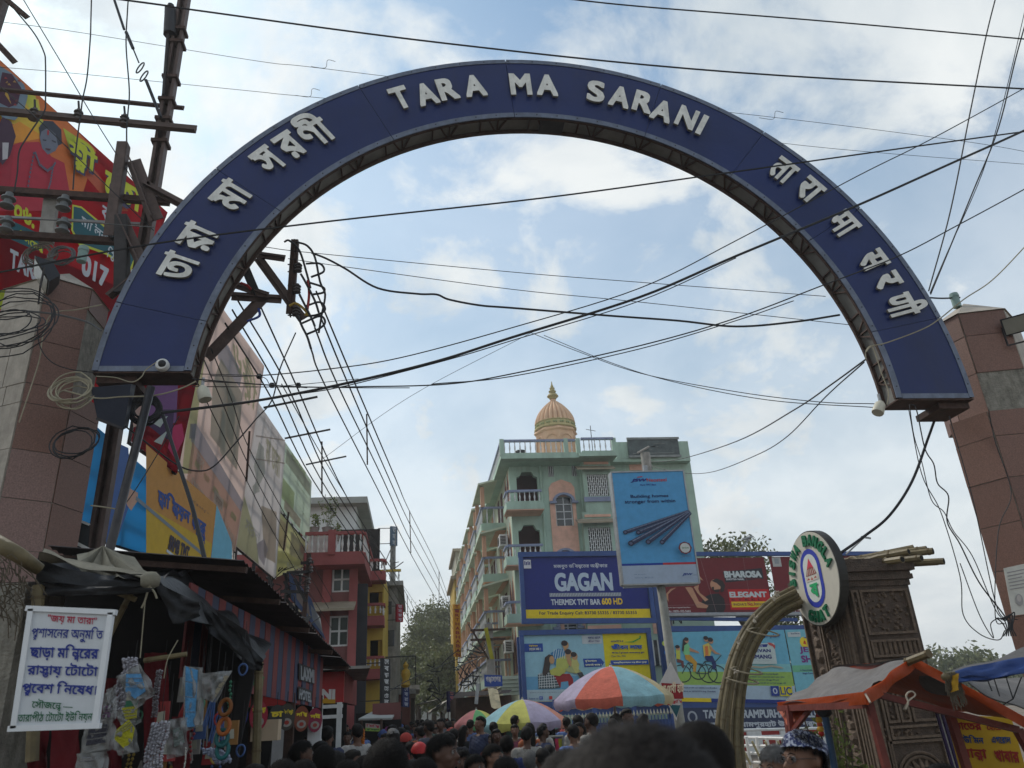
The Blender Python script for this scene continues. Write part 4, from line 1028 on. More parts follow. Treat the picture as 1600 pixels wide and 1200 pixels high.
if n_.y>0:n_=-n_
def tri(pts,col,off):mb=MB();Q=[at(x,y,16.5)+n_*off for x,y in pts];mb.use(ink(col));mb.slab(Q,[q-n_*.004 for q in Q]);return mb
tri(((1029,1072),(1048,1034),(1069,1075),(1057,1126)),(.55,.52,.5),.0).build('board',None,g)
tri(((1033,1067),(1065,1069),(1068,1092),(1038,1092)),srgb(140,20,30),.008).build('red_band',None,g);tri(((1046,1101),(1063,1102),(1057,1121)),srgb(20,80,90),.008).build('green_tip',None,g)
mb=MB();O=at(1032,1088,16.5);put_text(mb,'পাঞ্জাবী হাট',O,at(1068,1085,16.5)-O,at(1033,1067,16.5)-O,ink(srgb(220,200,170)),.05,26,n_,.014)
O=at(1042,1100,16.5);put_text(mb,'পাঞ্জাবি',O,at(1066,1100,16.5)-O,at(1041,1093,16.5)-O,ink(srgb(170,60,60)),.03,14,n_,.014);mb.build('lettering',None,g)
# ============ CARVED GATE TOWER, GHAT SIGN, BAMBOO
M_WOODC=mat('carved_brown',(.085,.058,.042),.7,.45,12,.8,0,.35)
M_WOODR=mat('carved_relief',(.155,.105,.07),.6,.5,22,.9,0,.4)
TX0,TX1,TY0,TY1=at(1330,950,9).x,at(1428,950,9).x,9.0,10.25
tw=thing('carved_gate_tower','tall dark brown gate tower carved all over with panels, ledges and a large rosette','gate tower',((TX0+TX1)/2,9.6,0))
ZTW=at(1365,916,9).z
mb=MB();mb.box(TX0,TX1,TY0,TY1,0,ZTW);mb.build('shaft',M_WOODC,tw)
for k,(e,a,b)in enumerate(((.02,-.0,.07),(.055,.07,.13),(.04,.13,.17),(.085,.17,.26),(.03,.26,.33))):
 mb=MB();mb.box(TX0-e,TX1+e,TY0-e,TY1+e,ZTW+a+.001,ZTW+b);mb.build('cornice_step',M_WOODC,tw)
def relief_panel(x0,x1,z0,z1,side,kind):
 """a carved panel: raised moulding round a field of ornament; side 'f' front (-Y) or 'l' left (-X)"""
 def P(u,v,d):return Vector((u,TY0-d,v))if side=='f' else Vector((TX0-d,u,v))
 mb=MB();e=.028
 for a,b,c_,d_ in((x0,x1,z0,z0+e),(x0,x1,z1-e,z1),(x0,x0+e,z0+e,z1-e),(x1-e,x1,z0+e,z1-e)):
  F_=[P(a,c_,.04),P(b,c_,.04),P(b,d_,.04),P(a,d_,.04)];mb.slab(F_,[P(a,c_,.001),P(b,c_,.001),P(b,d_,.001),P(a,d_,.001)])
 mb.build('moulding',M_WOODR,tw)
 mb=MB();cx,cz=(x0+x1)/2,(z0+z1)/2;w_,h_=x1-x0-2*e,z1-z0-2*e
 def blob(u,v,r,d=.03):
  n=7;vs=[P(u+r*math.cos(2*math.pi*i/n),v+r*math.sin(2*math.pi*i/n),.001)for i in range(n)]+[P(u+r*.5*math.cos(2*math.pi*i/n),v+r*.5*math.sin(2*math.pi*i/n),d)for i in range(n)]
  mb.add(vs,[(i,(i+1)%n,(i+1)%n+n,i+n)for i in range(n)]+[tuple(range(n,2*n))])
 if kind=='rosette':
  R=min(w_,h_)*.46
  for rr in(1.0,.84):
   P0=[P(cx+R*rr*math.cos(t),cz+R*rr*math.sin(t),.02)for t in[2*math.pi*i/28 for i in range(29)]];mb.tube(P0,.016,5)
  for k in range(16):
   t=2*math.pi*k/16;a=P(cx+R*.18*math.cos(t),cz+R*.18*math.sin(t),.01);m_=P(cx+R*.5*math.cos(t),cz+R*.5*math.sin(t),.03);b=P(cx+R*.78*math.cos(t),cz+R*.78*math.sin(t),.01)
   mb.tube([a,m_,b],[.01,.034,.012],5)
  blob(cx,cz,R*.17,.05)
 elif kind=='vase':
  for(v,r)in((-.42,.3),(-.3,.16),(-.1,.34),(.05,.26),(.18,.1),(.3,.22),(.42,.1)):blob(cx,cz+v*h_,w_*r,.035)
 elif kind=='scroll':
  n=max(2,int(w_*h_/.0035))
  for k in range(min(n,70)):blob(x0+e+w_*random.random(),z0+e+h_*random.random(),random.uniform(.012,.032),random.uniform(.015,.04))
 elif kind=='flutes':
  n=max(2,int(w_/.06))
  for k in range(n):u=x0+e+w_*(k+.5)/n;mb.tube([P(u,z0+e,.01),P(u,z1-e,.01)],w_/n*.38,6)
 mb.build('relief',M_WOODR,tw)
W_=TX1-TX0;zs=ZTW
for(a,b,c_,d_,kd)in((.16,.93,.80,.985,'scroll'),(.16,.93,.71,.78,'flutes'),(.16,.52,.64,.70,'scroll'),(.16,.34,.46,.63,'vase'),(.36,.52,.46,.63,'scroll'),(.55,.93,.46,.70,'rosette'),(.16,.93,.40,.45,'scroll'),(.08,.93,.10,.395,'rosette'),(.02,.14,.02,.985,'scroll'),(.16,.93,.01,.095,'flutes')):
 relief_panel(TX0+W_*a,TX0+W_*b,zs*c_,zs*d_,'f',kd)
D_=TY1-TY0
for(a,b,c_,d_,kd)in((.05,.25,.02,.98,'flutes'),(.30,.60,.60,.97,'scroll'),(.30,.60,.30,.58,'vase'),(.63,.95,.60,.97,'vase'),(.63,.95,.30,.58,'scroll'),(.30,.95,.03,.28,'flutes')):
 relief_panel(TY0+D_*a,TY0+D_*b,zs*c_,zs*d_,'l',kd)
g=thing('ghat_sign','thick round cream sign with green BISWA BANGLA GHAT letters and a blue oval emblem','sign',(TX0-.2,9.6,2.6))
c=onplane(1271,903,Vector((TX0-.21,0,0)),Vector((1,0,0)));RS=(onplane(1262,828,Vector((TX0-.21,0,0)),Vector((1,0,0)))-onplane(1283,977,Vector((TX0-.21,0,0)),Vector((1,0,0)))).length/2
rimm=mat('dark_sign_rim',(.03,.028,.025),.5,.2,4);facm=mat('cream_acrylic',(.56,.53,.45),.4,.08,3,0,0,.5,dirt=.12)
cir=[2*math.pi*i/56 for i in range(56)]
RH=RS*1.10
def S(a,b,d=0.0):return Vector((c.x-d,c.y-a*RH,c.z+b*RS))
mb=MB();mb.slab([S(math.cos(t),math.sin(t))for t in cir],[S(math.cos(t),math.sin(t),-.10)for t in cir]);mb.build('rim',rimm,g)
mb=MB();mb.slab([S(.975*math.cos(t),.975*math.sin(t),.012)for t in cir],[S(.975*math.cos(t),.975*math.sin(t),.001)for t in cir]);mb.build('face',facm,g)
mb=MB()
def st_(pts,col,off):mb.use(ink(col));mb.add([S(a,b,.012+off)for a,b in pts],[tuple(range(len(pts)))])
def stad(w_,h_,n=10):return[(w_*math.cos(t),(h_-w_)+w_*math.sin(t))for t in[math.pi*i/n for i in range(n+1)]]+[(w_*math.cos(t),-(h_-w_)+w_*math.sin(t))for t in[math.pi+math.pi*i/n for i in range(n+1)]]
st_(stad(.40,.62),srgb(45,60,165),.004);st_(stad(.29,.51),srgb(205,210,205),.006)
st_([(-.20,.10),(.20,.10),(.10,.26),(.0,.42),(-.10,.26)],srgb(200,60,80),.008);st_([(-.22,.06),(.22,.06),(.14,.2),(0,.24),(-.14,.2)],srgb(140,70,60),.009)
for k in range(5):st_([(-.17+k*.08,.07),(-.15+k*.08,.07),(-.10+k*.06,.19),(-.12+k*.06,.19)],srgb(205,200,190),.0095)
st_([(-.26,-.06),(.26,-.06),(.26,.05),(-.26,.05)],srgb(200,195,185),.010);st_([(-.2,-.02),(-.13,.02),(-.07,-.02)],srgb(170,60,50),.011);st_([(-.04,-.04),(.0,.02),(.05,-.04)],srgb(170,60,50),.011);st_([(.09,-.02),(.15,.02),(.2,-.02)],srgb(170,60,50),.011)
mb.build('emblem',None,g)
mb=MB();gm=ink(srgb(15,105,70));
put_text(mb,'ব',S(-.14,-.40,.014),S(.18,-.40,.014)-S(-.14,-.40,.014),S(-.14,-.12,.014)-S(-.14,-.40,.014),ink(srgb(35,160,100)),.05,26,Vector((-1,0,0)),.014)
mb.build('emblem_letter',None,g)
def arc_text(s,t0,t1,r0,r1,inner=False):
 n=len(s)
 for i,ch in enumerate(s):
  if ch==' ':continue
  t=t0+(t1-t0)*(i+.5)/n;dt=abs(t1-t0)/n*(.40 if ch not in 'I' else .16)
  er=Vector((math.cos(t),math.sin(t)));et=Vector((math.sin(t),-math.cos(t)))
  if inner:er,et=-er,-et
  rm=(r0+r1)/2;cc=Vector((math.cos(t),math.sin(t)))*rm;hw=rm*dt;hh=(r1-r0)/2
  o_=cc-et*hw-er*hh;u_=et*2*hw;w__=er*2*hh
  O=S(o_.x,o_.y,.013);U=S(o_.x+u_.x,o_.y+u_.y,.013)-O;W=S(o_.x+w__.x,o_.y+w__.y,.013)-O
  mb=MB();put_text(mb,ch,O,U,W,gm,.075,26,Vector((-1,0,0)),.003,.02);mb.build('letter',None,g)
arc_text('BISWA BANGLA',math.pi*1.03,math.pi*-.0+.12,.68,.92)
arc_text('GHAT',math.pi*1.33,math.pi*1.67,.68,.92,inner=True)
M_BAM=mat('bamboo',(.155,.118,.055),.55,.45,5,.3,0,.4,dirt=.4)
M_BAMD=mat('bamboo_node',(.13,.095,.05),.8,.3,5)
def bamboo(name,pts,r,parent=None,nodes=.35,**k):
 mb=MB();mb.use(M_BAM);pts=[Vector(p)for p in pts];mb.tube(pts,r,8)
 mb.use(M_BAMD);acc=random.uniform(0,nodes)
 for a,b in zip(pts[:-1],pts[1:]):
  L=(b-a).length;d=(b-a).normalized()
  while acc<L:mb.tube([a+d*(acc-.008),a+d*(acc+.008)],r*1.13,8);acc+=nodes
  acc-=L
 return mb.build(name,None,parent,**k)
g=thing('bamboo_bundle','bundle of cut bamboo poles lashed over the top of the carved tower','bamboo',at(1380,885,9.4))
for k,(x0,y0,x1,y1,Y0,Y1)in enumerate(((1300,884,1458,861,9.9,8.9),(1300,890,1475,877,9.9,8.8),(1302,892,1440,872,9.9,8.75),(1305,880,1448,858,10.0,9.1),(1330,884,1420,862,9.7,9.0),(1312,884,1428,856,9.9,9.3),(1300,893,1465,878,9.8,8.9),(1335,890,1410,874,9.5,8.7))):
 A,B=at(x0,y0,Y0),at(x1,y1,Y1);bamboo('bamboo_pole',[A,A.lerp(B,.5)+Vector((0,0,.02)),B],.043,g)
 mb=MB();d=(B-A).normalized();mb.tube([B+d*.001,B+d*.004],.032,8);mb.build('hollow_end',M_VOID,g)
for px in(1328,1375):mb=MB();P=[at(px,884,9.4)+Vector((0,.16*math.sin(t)-.05,.1*math.cos(t)))for t in[2*math.pi*i/12 for i in range(13)]];mb.tube(P,.012,5);mb.build('lashing',mat('rope',(.30,.25,.17),.9,.3,9,.4),g)
g=thing('bamboo_arch','arched bundle of bent bamboo poles curving down to the left of the round ghat sign','bamboo arch',at(1145,1190,9.3))
base=[(1120,1215),(1120,1150),(1127,1090),(1141,1030),(1166,978),(1203,939),(1240,918)]
off=[(0,0,0),(9,2,-.05),(18,4,.0),(27,6,.04),(36,8,-.02),(44,11,.10),(15,5,.16),(30,8,.18)]
for k,(dx,dy,dY)in enumerate(off):
 pts=[]
 for i,(x,y)in enumerate(base):
  w_=i/(len(base)-1);ex=dx*(1-w_)+dx*.55*w_;ey=dx*.75*w_+dy*.0
  pts.append(at(x+ex*(1-.35*w_),y+ey*.8,9.35+dY+(.35*w_)))
 bamboo('bamboo_pole',catmull(pts,7),.031 if k<6 else .026,g,.42)
for(x,y,n_2)in((1146,1045,52),(1172,985,44),(1140,1060,40)):
 mb=MB();P=catmull([at(x-6,y,9.25),at(x+12,y+5,9.2),at(x+34,y+9,9.25),at(x+44,y+6,9.5),at(x+12,y-4,9.6),at(x-6,y,9.25)],4);mb.tube(P,.010,5);mb.build('lashing',MATS['rope'],g)
for(x,y)in((1151,1002),(1178,967),(1207,934),(1210,926),(1148,1048)):
 mb=MB();c2=at(x,y,9.22)
 for k in range(5):mb.tube([c2,c2+Vector((random.uniform(-.05,.05),-.03,random.uniform(-.06,.05)))],.010,4)
 mb.build('knot',mat('pale_cloth',(.42,.36,.28),.9,.2,8),g)
# ============ LEFT: POWER STRUCTURE
PY=10.9
M_STEEL2=mat('brown_painted_steel',(.10,.065,.055),.6,.35,6,.25,.2,.4,dirt=.3)
dp=thing('power_pole_structure','two brown steel poles joined by cross arms with insulators, behind the left of the arch','power poles',(at(150,860,PY).x,PY,0))
pt_=at(290,-12,PY);pb=at(147,870,PY);d=(pb-pt_);foot=pt_+d*(pt_.z/-d.z)
mb=MB()
for s in(-.065,.065):mb.bar(pt_+Vector((s,0,.8)),foot+Vector((s,0,0)),.05,.16,up=Vector((0,1,0)))
mb.bar(pt_+Vector((0,.05,.8)),foot+Vector((0,.05,0)),.10,.02,up=Vector((0,1,0)));mb.build('pole',M_STEEL2,dp)
p2=at(8,-10,PY-.3);p2b=Vector((p2.x-.3,PY-.3,0));mb=MB()
for s in(-.065,.065):mb.bar(p2+Vector((s,0,1.0)),p2b+Vector((s,0,0)),.05,.16,up=Vector((0,1,0)))
mb.build('pole',M_STEEL2,dp)
def arm(x0,y0,x1,y1,w_,h_,Y=PY-.16,nm='cross_arm',m=None,par=None):
 mb=MB();mb.angle(at(x0,y0,Y),at(x1,y1,Y),w_,.014);mb.bar(at(x0,y0,Y)+Vector((0,0,h_/2)),at(x1,y1,Y)+Vector((0,0,h_/2)),.02,h_);mb.build(nm,m or M_STEEL2,par or dp)
arm(-60,137,287,172,.08,.09,PY+.12);arm(-60,174,306,208,.10,.16)
arm(-60,300,265,322,.10,.16,PY-.2,m=M_RUST);arm(-60,368,186,384,.10,.15,PY-.2,m=M_RUST);arm(-60,338,222,352,.04,.05,PY+.1,m=M_GALV)
for(a,b)in(((0,0),(40,30)),((0,76),(20,100))):mb=MB();mb.angle(at(a[0]-30,a[1]-30,PY-.5),at(b[0],b[1],PY-.5),.09);mb.build('arm_end',M_RUST,dp)
for(a,b,w_)in(((193,226),(172,372),.15),((205,252),(240,345),.15),((225,290),(300,330),.10),((191,340),(190,460),.17),((186,340),(222,420),.12),((172,465),(212,432),.10)):
 mb=MB();mb.angle(at(*a,PY-.3),at(*b,PY-.3),w_,.02);mb.bar(at(*a,PY-.28),at(*b,PY-.28),.02,w_);mb.build('strut',M_STEEL2 if w_!=.17 else M_DARKSTEEL,dp)
for py in(50,70,125,160,190,225):
 f_=(py+12)/880;p=at(290-143*f_,py,PY);mb=MB();mb.box(p.x-.13,p.x+.13,PY-.12,PY+.12,p.z-.03,p.z+.03);mb.build('clamp',M_RUST,dp)
def insulator(c,r,h,n=3,parent=None,m=None,d=Vector((0,0,1))):
 c=Vector(c);mb=MB();pts=[];rr=[]
 for k in range(n):
  for f,q in((0,.55),(.15,1.0),(.35,.95),(.55,.55)):pts.append(c+d*h*((k+f)/n));rr.append(r*q)
 pts.append(c+d*h);rr.append(r*.5);mb.tube(pts,rr,12);return mb.build('insulator',m or M_PORC,parent,smooth=40)
for px,py in((53,178),(122,180),(194,188)):
 c2=at(px,py,PY-.15);insulator(c2-Vector((0,0,.12)),.075,.24,3,dp);mb=MB();mb.tube([c2+Vector((0,0,.1)),c2+Vector((-.04,0,.3))],.018,5);mb.build('pin',M_DARKSTEEL,dp)
M_GREYPORC=mat('grey_porcelain',(.14,.15,.15),.3,.3,5)
for px,py in((10,318),(98,322),(8,356),(97,358)):insulator(at(px,py+6,PY-.5),.105,.26,2,dp,M_GREYPORC)
mb=MB();mb.bar(at(82,300,PY-.1),at(72,380,PY-.1),.20,.1,up=Vector((0,1,0)));mb.build('concrete_stub',M_CONC,dp)
mb=MB();mb.tube([at(266,14,PY-.1),at(265,54,PY-.1)],[.10,.11],10);mb.tube([at(267,8,PY-.1),at(266,13,PY-.1)],.06,8);mb.build('pole_insulator',M_BLACKPL,dp,smooth=50)
mb=MB();mb.bar(at(263,56,PY-.1),at(256,150,PY-.1),.04,.1);mb.build('side_strap',M_DARKSTEEL,dp)
bk=thing('line_bracket','rusty steel bracket with reel insulators where the street power lines start','bracket',at(447,490,10.6))
BY=10.6
for(a,b,w_,m_)in(((461,377),(453,493),.13,M_RUST),((395,398),(445,405),.09,M_STEEL2),((362,464),(440,469),.11,M_STEEL2),((402,404),(472,500),.11,M_STEEL2),((415,464),(325,560),.14,M_STEEL2),((370,447),(418,463),.09,M_STEEL2),((382,420),(398,458),.10,M_DARKSTEEL)):
 mb=MB();mb.angle(at(*a,BY),at(*b,BY),w_*.8,.014);mb.bar(at(*a,BY-.03),at(*b,BY-.03),.02,w_);mb.build('steel_arm',m_,bk)
for(px,py)in((466,418),(464,451),(463,486)):
 c2=at(px,py,BY-.1);insulator(c2-Vector((0,0,.07)),.062,.15,3,bk,M_PORC)
 mb=MB();
 for s in(-.06,.08):mb.tube([at(450,py+s*80,BY),c2+Vector((0,0,-s)),],.012,5)
 mb.build('strap',M_DARKSTEEL,bk)
for i,P in enumerate(([(463,378),(480,384),(492,402),(500,440),(508,460),(503,490),(498,520)],[(478,412),(500,412),(506,424),(486,433)],[(482,441),(505,449),(505,457),(489,460)],[(478,478),(500,472),(508,484),(495,492),(478,494)],[(472,505),(500,494),(508,504),(498,514),(480,522)],[(444,378),(452,376),(468,392),(480,430),(485,450)],[(470,428),(478,442),(492,470),(498,488)],[(468,460),(478,480),(488,500),(492,510)],[(465,492),(472,510),(480,526),(486,545)])):
 mb=MB();mb.tube(catmull([at(x,y,BY-.2-.02*i)for x,y in P],5),.017,6);mb.build('jumper_cable',M_WIRE,bk)
for P,col in(([(452,478),(462,474),(474,482),(482,492),(476,491)],(.35,.22,.02)),([(376,442),(386,446),(392,452)],(.3,.01,.01)),([(481,438),(483,460),(480,486)],(.3,.02,.02)),([(404,482),(405,494),(386,502)],(.02,.05,.25))):
 mb=MB();mb.tube(catmull([at(x,y,BY-.3)for x,y in P],4),.02,6);mb.build('cable_end',ink(col),bk)
g=thing('junction_cabinet','dark blue grey tilted metal cabinet hung under the left foot of the arch','cabinet',at(175,640,9.3))
A=[at(x,y,Y)for x,y,Y in((152,655,9.2),(193,671,9.2),(200,668,9.6),(160,652,9.6),(142,605,9.2),(205,600,9.2),(212,602,9.6),(150,605,9.6))]
MB().hexa(A).build('case',mat('cabinet_paint',(.014,.017,.030),.6,.2,4,.1,0,.2,dirt=.2),g);mb=MB();mb.bar(A[0]-Vector((0,.02,0)),A[1]-Vector((0,.02,0)),.03);mb.build('lower_flange',M_DARKSTEEL,g)
p=at(236,605,9.15);q=at(168,872,9.0);
mb=MB();mb.tube([p,q,Vector((q.x-.15,9.0,0))],.050,12);mb.build('steel_tube',mat('dull_steel',(.06,.055,.055),.35,.3,5,.1,.8),smooth=True,label='shiny steel tube leaning beside the brown pole under the left foot of the arch',cat='tube')
def coil(c,r,n,w_,m,name,label,cat,tilt=0.3,jitter=.15,Y=0):
 mb=MB()
 for k in range(n):
  P=[];rr=r*random.uniform(1-jitter,1+jitter);o_=Vector((random.uniform(-.2,.2)*r,random.uniform(-.1,.1)*r,random.uniform(-.2,.2)*r));a=tilt+random.uniform(-.4,.4)
  for i in range(25):t=2*math.pi*i/24;P.append(Vector(c)+o_+Vector((rr*math.cos(t),rr*math.sin(a)*math.sin(t),rr*math.cos(a)*math.sin(t)*random.uniform(.92,1.05))))
  mb.tube(P,w_,5,False)
 return mb.build(name,m,label=label,cat=cat)
coil(at(112,612,9.2),.21,8,.009,mat('pale_cable',(.33,.29,.2),.6,.2,6),'cable_coil','tangle of pale looped cable hanging on the left pillar','cable coil')
coil(at(228,642,9.6),.17,16,.012,M_WIRE,'cable_coil','thick black coil of cable behind the steel tube under the arch foot','cable coil',.2,.12)
coil(at(62,398,9.9),.18,8,.009,mat('brown_cable',(.12,.10,.08),.7,.2,6),'cable_coil','brown cable coil behind the top of the left pillar','cable coil',.2)
coil(at(95,400,9.9),.15,6,.010,M_GREYWIRE,'cable_coil','grey cable coil beside the pipe stub of the left pillar','cable coil',.2)
coil(at(20,500,9.0),.36,9,.008,M_WIRE,'cable_coil','loose tangle of thin black wires at the left edge of the photo by the pillar','cable coil',.5,.5)
coil(at(118,690,9.3),.2,4,.008,M_WIRE,'cable_coil','thin dark loops hanging below the pale cable tangle on the left pillar','cable coil',.3,.3)
g=thing('window_frame','small dark framed window with pale bars low behind the left pillar','window',at(120,850,10.5))
mb=MB();P=[at(x,y,10.8)for x,y in((112,880),(135,880),(140,820),(120,812))];mb.slab(P,[p+Vector((0,.05,0))for p in P]);mb.build('pane',M_GLASS,g)
mb=MB();mb.bar(P[0],P[3],.03);mb.bar(P[3],P[2],.03);mb.bar(at(118,848,10.75),at(138,858,10.75),.04);mb.build('bars',M_WHITE,g)
# ============ HOARDINGS ON THE LEFT
def hoarding(label,TL,TR,BR,BL,Yl,Yr,col,group='hoardings above the left side of the street',legs=True,var=None):
 g=thing('hoarding',label,'hoarding',at((BL[0]+BR[0])/2,(BL[1]+BR[1])/2,(Yl+Yr)/2),group=group)
 bl,br=at(*BL,Yl),at(*BR,Yr);nn_=(br-bl).cross(Vector((0,0,1))).normalized();p=Panel(bl,br,onplane(*TR,bl,nn_),onplane(*TL,bl,nn_));p.body(mat('vinyl_%02x%02x%02x'%tuple(int(c*255)for c in col),col,.5,.12,.8,.1,0,.35,dirt=.12,trans=.75),g,'sheet',.012)
 mb=MB();o=-p.n*.09
 for i in range(5):a=i/4;mb.bar(p.pt(a,0)+o,p.pt(a,1)+o,.05)
 for i in range(4):b=.02+.96*i/3;mb.bar(p.pt(0,b)+o-p.n*.05,p.pt(1,b)+o-p.n*.05,.05)
 if legs:
  for a in(.08,.5,.92):q=p.pt(a,0)+o;mb.bar(q,Vector((q.x,q.y,.01)),.08)
 mb.build('support_frame',M_DARKSTEEL,g);return g,p
def Pp(p,pts,col,off_=None):
 """polygon given as spots of the photograph on the panel's plane"""
 o=p.lay();p.art.use(ink(col));P=[onplane(x,y,p.BL,p.n)+p.n*o for x,y in pts];p.art.add(P,[tuple(range(len(P)))])
def Tp(p,s,TL,TR,BL,col,bold=.03,res=26):
 o=p.lay();a,b,c_=[onplane(x,y,p.BL,p.n)for x,y in(TL,TR,BL)];put_text(p.txt,s,c_,b-a,a-c_,ink(col),bold,res,p.n,o)
RH1=srgb(170,45,60);
g,p=hoarding('huge red and orange hoarding with a man in a red shirt, top left',(-70,30),(262,332),(214,466),(-70,352),12.2,15.2,RH1,legs=False)
OR=srgb(205,110,50)
Pp(p,[(-65,38),(0,95),(62,150),(120,205),(150,235),(130,300),(60,300),(-65,300)],OR)
for i,q in enumerate(([(-60,160),(60,155),(70,215)],[(30,145),(55,150),(75,215)],[(-60,240),(70,215),(30,190)],[(-60,330),(30,260),(40,232)],[(98,200),(128,220),(150,240),(110,240)],[(120,260),(180,330),(200,330),(130,245)])):Pp(p,q,(srgb(215,180,60),srgb(190,190,70),srgb(225,150,50),srgb(220,120,50),srgb(175,185,60),srgb(190,90,60))[i])
Pp(p,[(12,230),(30,223),(60,222),(80,245),(100,255),(108,300),(100,330),(0,330),(-20,300)],srgb(175,40,60));Pp(p,[(-30,270),(20,238),(14,300),(-10,320)],srgb(165,35,55))
Pp(p,[(62,196),(70,190),(84,196),(94,210),(92,225),(86,236),(74,242),(65,232),(61,214)],srgb(110,115,130));Pp(p,[(60,200),(68,189),(82,190),(95,203),(96,225),(90,228),(86,210),(74,200),(64,206),(62,214)],(.035,.04,.06));Pp(p,[(73,204),(76,204),(75,212),(73,211)],srgb(180,40,50))
Pp(p,[(66,218),(72,219),(71,221),(66,220)],(.05,.05,.07));Pp(p,[(80,219),(87,222),(86,224),(80,221)],(.05,.05,.07));Pp(p,[(70,232),(79,233),(76,236),(70,234)],srgb(90,60,70))
for pts in([(52,240),(46,270),(40,305)],[(54,240),(60,258),(72,268),(80,262),(84,255)],[(80,262),(76,285),(70,305)]):
 for a,b in zip(pts[:-1],pts[1:]):
  for k in range(5):f_=k/5;x=a[0]+(b[0]-a[0])*f_;y=a[1]+(b[1]-a[1])*f_;Pp(p,[(x-1.6,y),(x,y-3),(x+1.6,y),(x,y+3)],(.10,.11,.16))
Pp(p,[(-5,104),(14,116),(34,134),(40,152),(34,175),(20,190),(0,186),(-20,150)],srgb(110,130,145));Pp(p,[(0,115),(15,118),(30,140),(24,165),(10,170),(-10,160)],srgb(70,30,55));Pp(p,[(6,140),(14,165),(4,150)],srgb(190,150,60))
Pp(p,[(0,185),(14,192),(21,215),(12,245),(0,260),(-20,230)],srgb(70,45,65));Pp(p,[(0,225),(10,225),(8,250),(0,252)],(.5,.48,.5))
for k in range(14):x=random.uniform(-8,26);y=random.uniform(118,168);Pp(p,[(x-3,y),(x,y-3),(x+3,y+1)],random.choice([srgb(150,60,60),srgb(60,30,60),srgb(170,130,70)]))
YG=srgb(190,195,45)
Tp(p,'শ্রী',(106,213),(150,240),(100,262),(.05,.04,.09),.10,40);Tp(p,'শ্রী',(105,209),(149,236),(99,258),YG,.05,40)
Tp(p,'তে',(162,268),(206,300),(156,306),(.05,.04,.09),.10,40);Tp(p,'তো',(161,264),(220,300),(155,302),YG,.05,40)
Tp(p,'০৬.',(18,318),(50,334),(16,345),YG,.05,26);Tp(p,'9',(58,338),(72,342),(56,365),(.55,.57,.62),.05,24);Tp(p,'কাজ',(156,320),(190,345),(152,342),(.5,.5,.55),.03,20)
Pp(p,[(108,322),(122,325),(165,360),(210,400),(200,425),(160,400),(118,385),(106,362)],srgb(190,195,60));Pp(p,[(110,325),(122,328),(163,362),(206,402),(198,421),(160,396),(120,382),(109,362)],srgb(25,85,95))
Pp(p,[(10,346),(65,372),(62,395),(40,392),(12,378)],srgb(25,85,95));Tp(p,'মালিক',(124,334),(166,366),(120,352),(.5,.55,.58),.03,24);Tp(p,'ঠিকানা, ৭',(165,385),(206,420),(160,405),(.5,.55,.58),.03,20);Tp(p,'সিমেন্ট',(24,360),(62,385),(24,378),YG,.03,18)
p.done(g)
g,p=hoarding('lower red hoarding with white letters and the digits 017 behind the left pillar',(-60,340),(200,455),(172,640),(-60,620),11.8,13.6,srgb(165,35,50),legs=True)
Tp(p,'TARA MA',(16,388),(100,432),(14,418),(.55,.57,.62),.06,28);Tp(p,'017',(130,396),(170,420),(126,428),(.55,.57,.62),.07,28);Pp(p,[(-40,450),(15,455),(8,480),(-40,500)],srgb(160,170,40));p.done(g)
g,p=hoarding('narrow red and purple hoarding with a painted figure below the left foot of the arch',(222,590),(306,602),(277,740),(205,690),14.5,15.2,srgb(150,30,50),legs=False)
Pp(p,[(240,590),(278,600),(275,660),(255,665),(225,650)],srgb(110,70,120));Pp(p,[(270,665),(284,662),(288,685),(272,715),(262,700)],srgb(180,40,90));Pp(p,[(255,640),(272,640),(268,690),(250,680),(225,660)],srgb(60,35,75));Pp(p,[(236,660),(262,650),(250,668)],(.4,.45,.42));Pp(p,[(240,690),(262,672),(252,695)],(.4,.45,.42));Pp(p,[(205,640),(235,625),(230,660),(208,668)],(.45,.30,.25));p.done(g)
g,p=hoarding('sky blue and golden hoarding with a drawn hand, a steel rod and blue Bengali letters',(120,640),(362,848),(362,905),(112,830),12.5,18.5,srgb(75,165,205),legs=True)
p.BL
Pp(p,[(228,694),(338,790),(325,912),(228,880)],srgb(190,135,60));Pp(p,[(228,790),(331,850),(325,912),(228,880)],srgb(195,160,40));Pp(p,[(338,788),(362,848),(362,905),(326,912)],srgb(110,175,200));Pp(p,[(178,690),(200,700),(205,780),(180,850),(165,850)],srgb(60,95,155))
Pp(p,[(192,752),(205,765),(215,770),(214,783),(204,798),(198,790),(194,775)],srgb(190,150,130));
Pp(p,[(212,775),(322,868),(321,873),(211,781)],srgb(120,130,140));Pp(p,[(260,858),(300,890),(299,893),(259,862)],srgb(190,200,210))
Tp(p,'চ্যাম্পিয়ন দের',(247,757),(322,812),(244,790),srgb(40,70,140),.06,30);Tp(p,'পছন্দ',(300,812),(320,826),(300,838),srgb(40,70,140),.05,22);Tp(p,'SRMB TMT',(265,835),(296,855),(261,858),srgb(55,45,60),.09,24);Tp(p,'WINGS',(268,880),(284,890),(266,890),srgb(170,70,40),.05,14);Tp(p,'শক্তি মজবুতি',(300,780),(325,800),(299,786),srgb(80,60,70),.02,12);p.done(g)
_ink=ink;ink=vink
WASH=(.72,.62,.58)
g,p=hoarding('tall faded pink and green hoarding with a blue diagonal band and large phone numbers',(318,440),(413,572),(368,862),(280,735),16.2,19.0,WASH,legs=True)
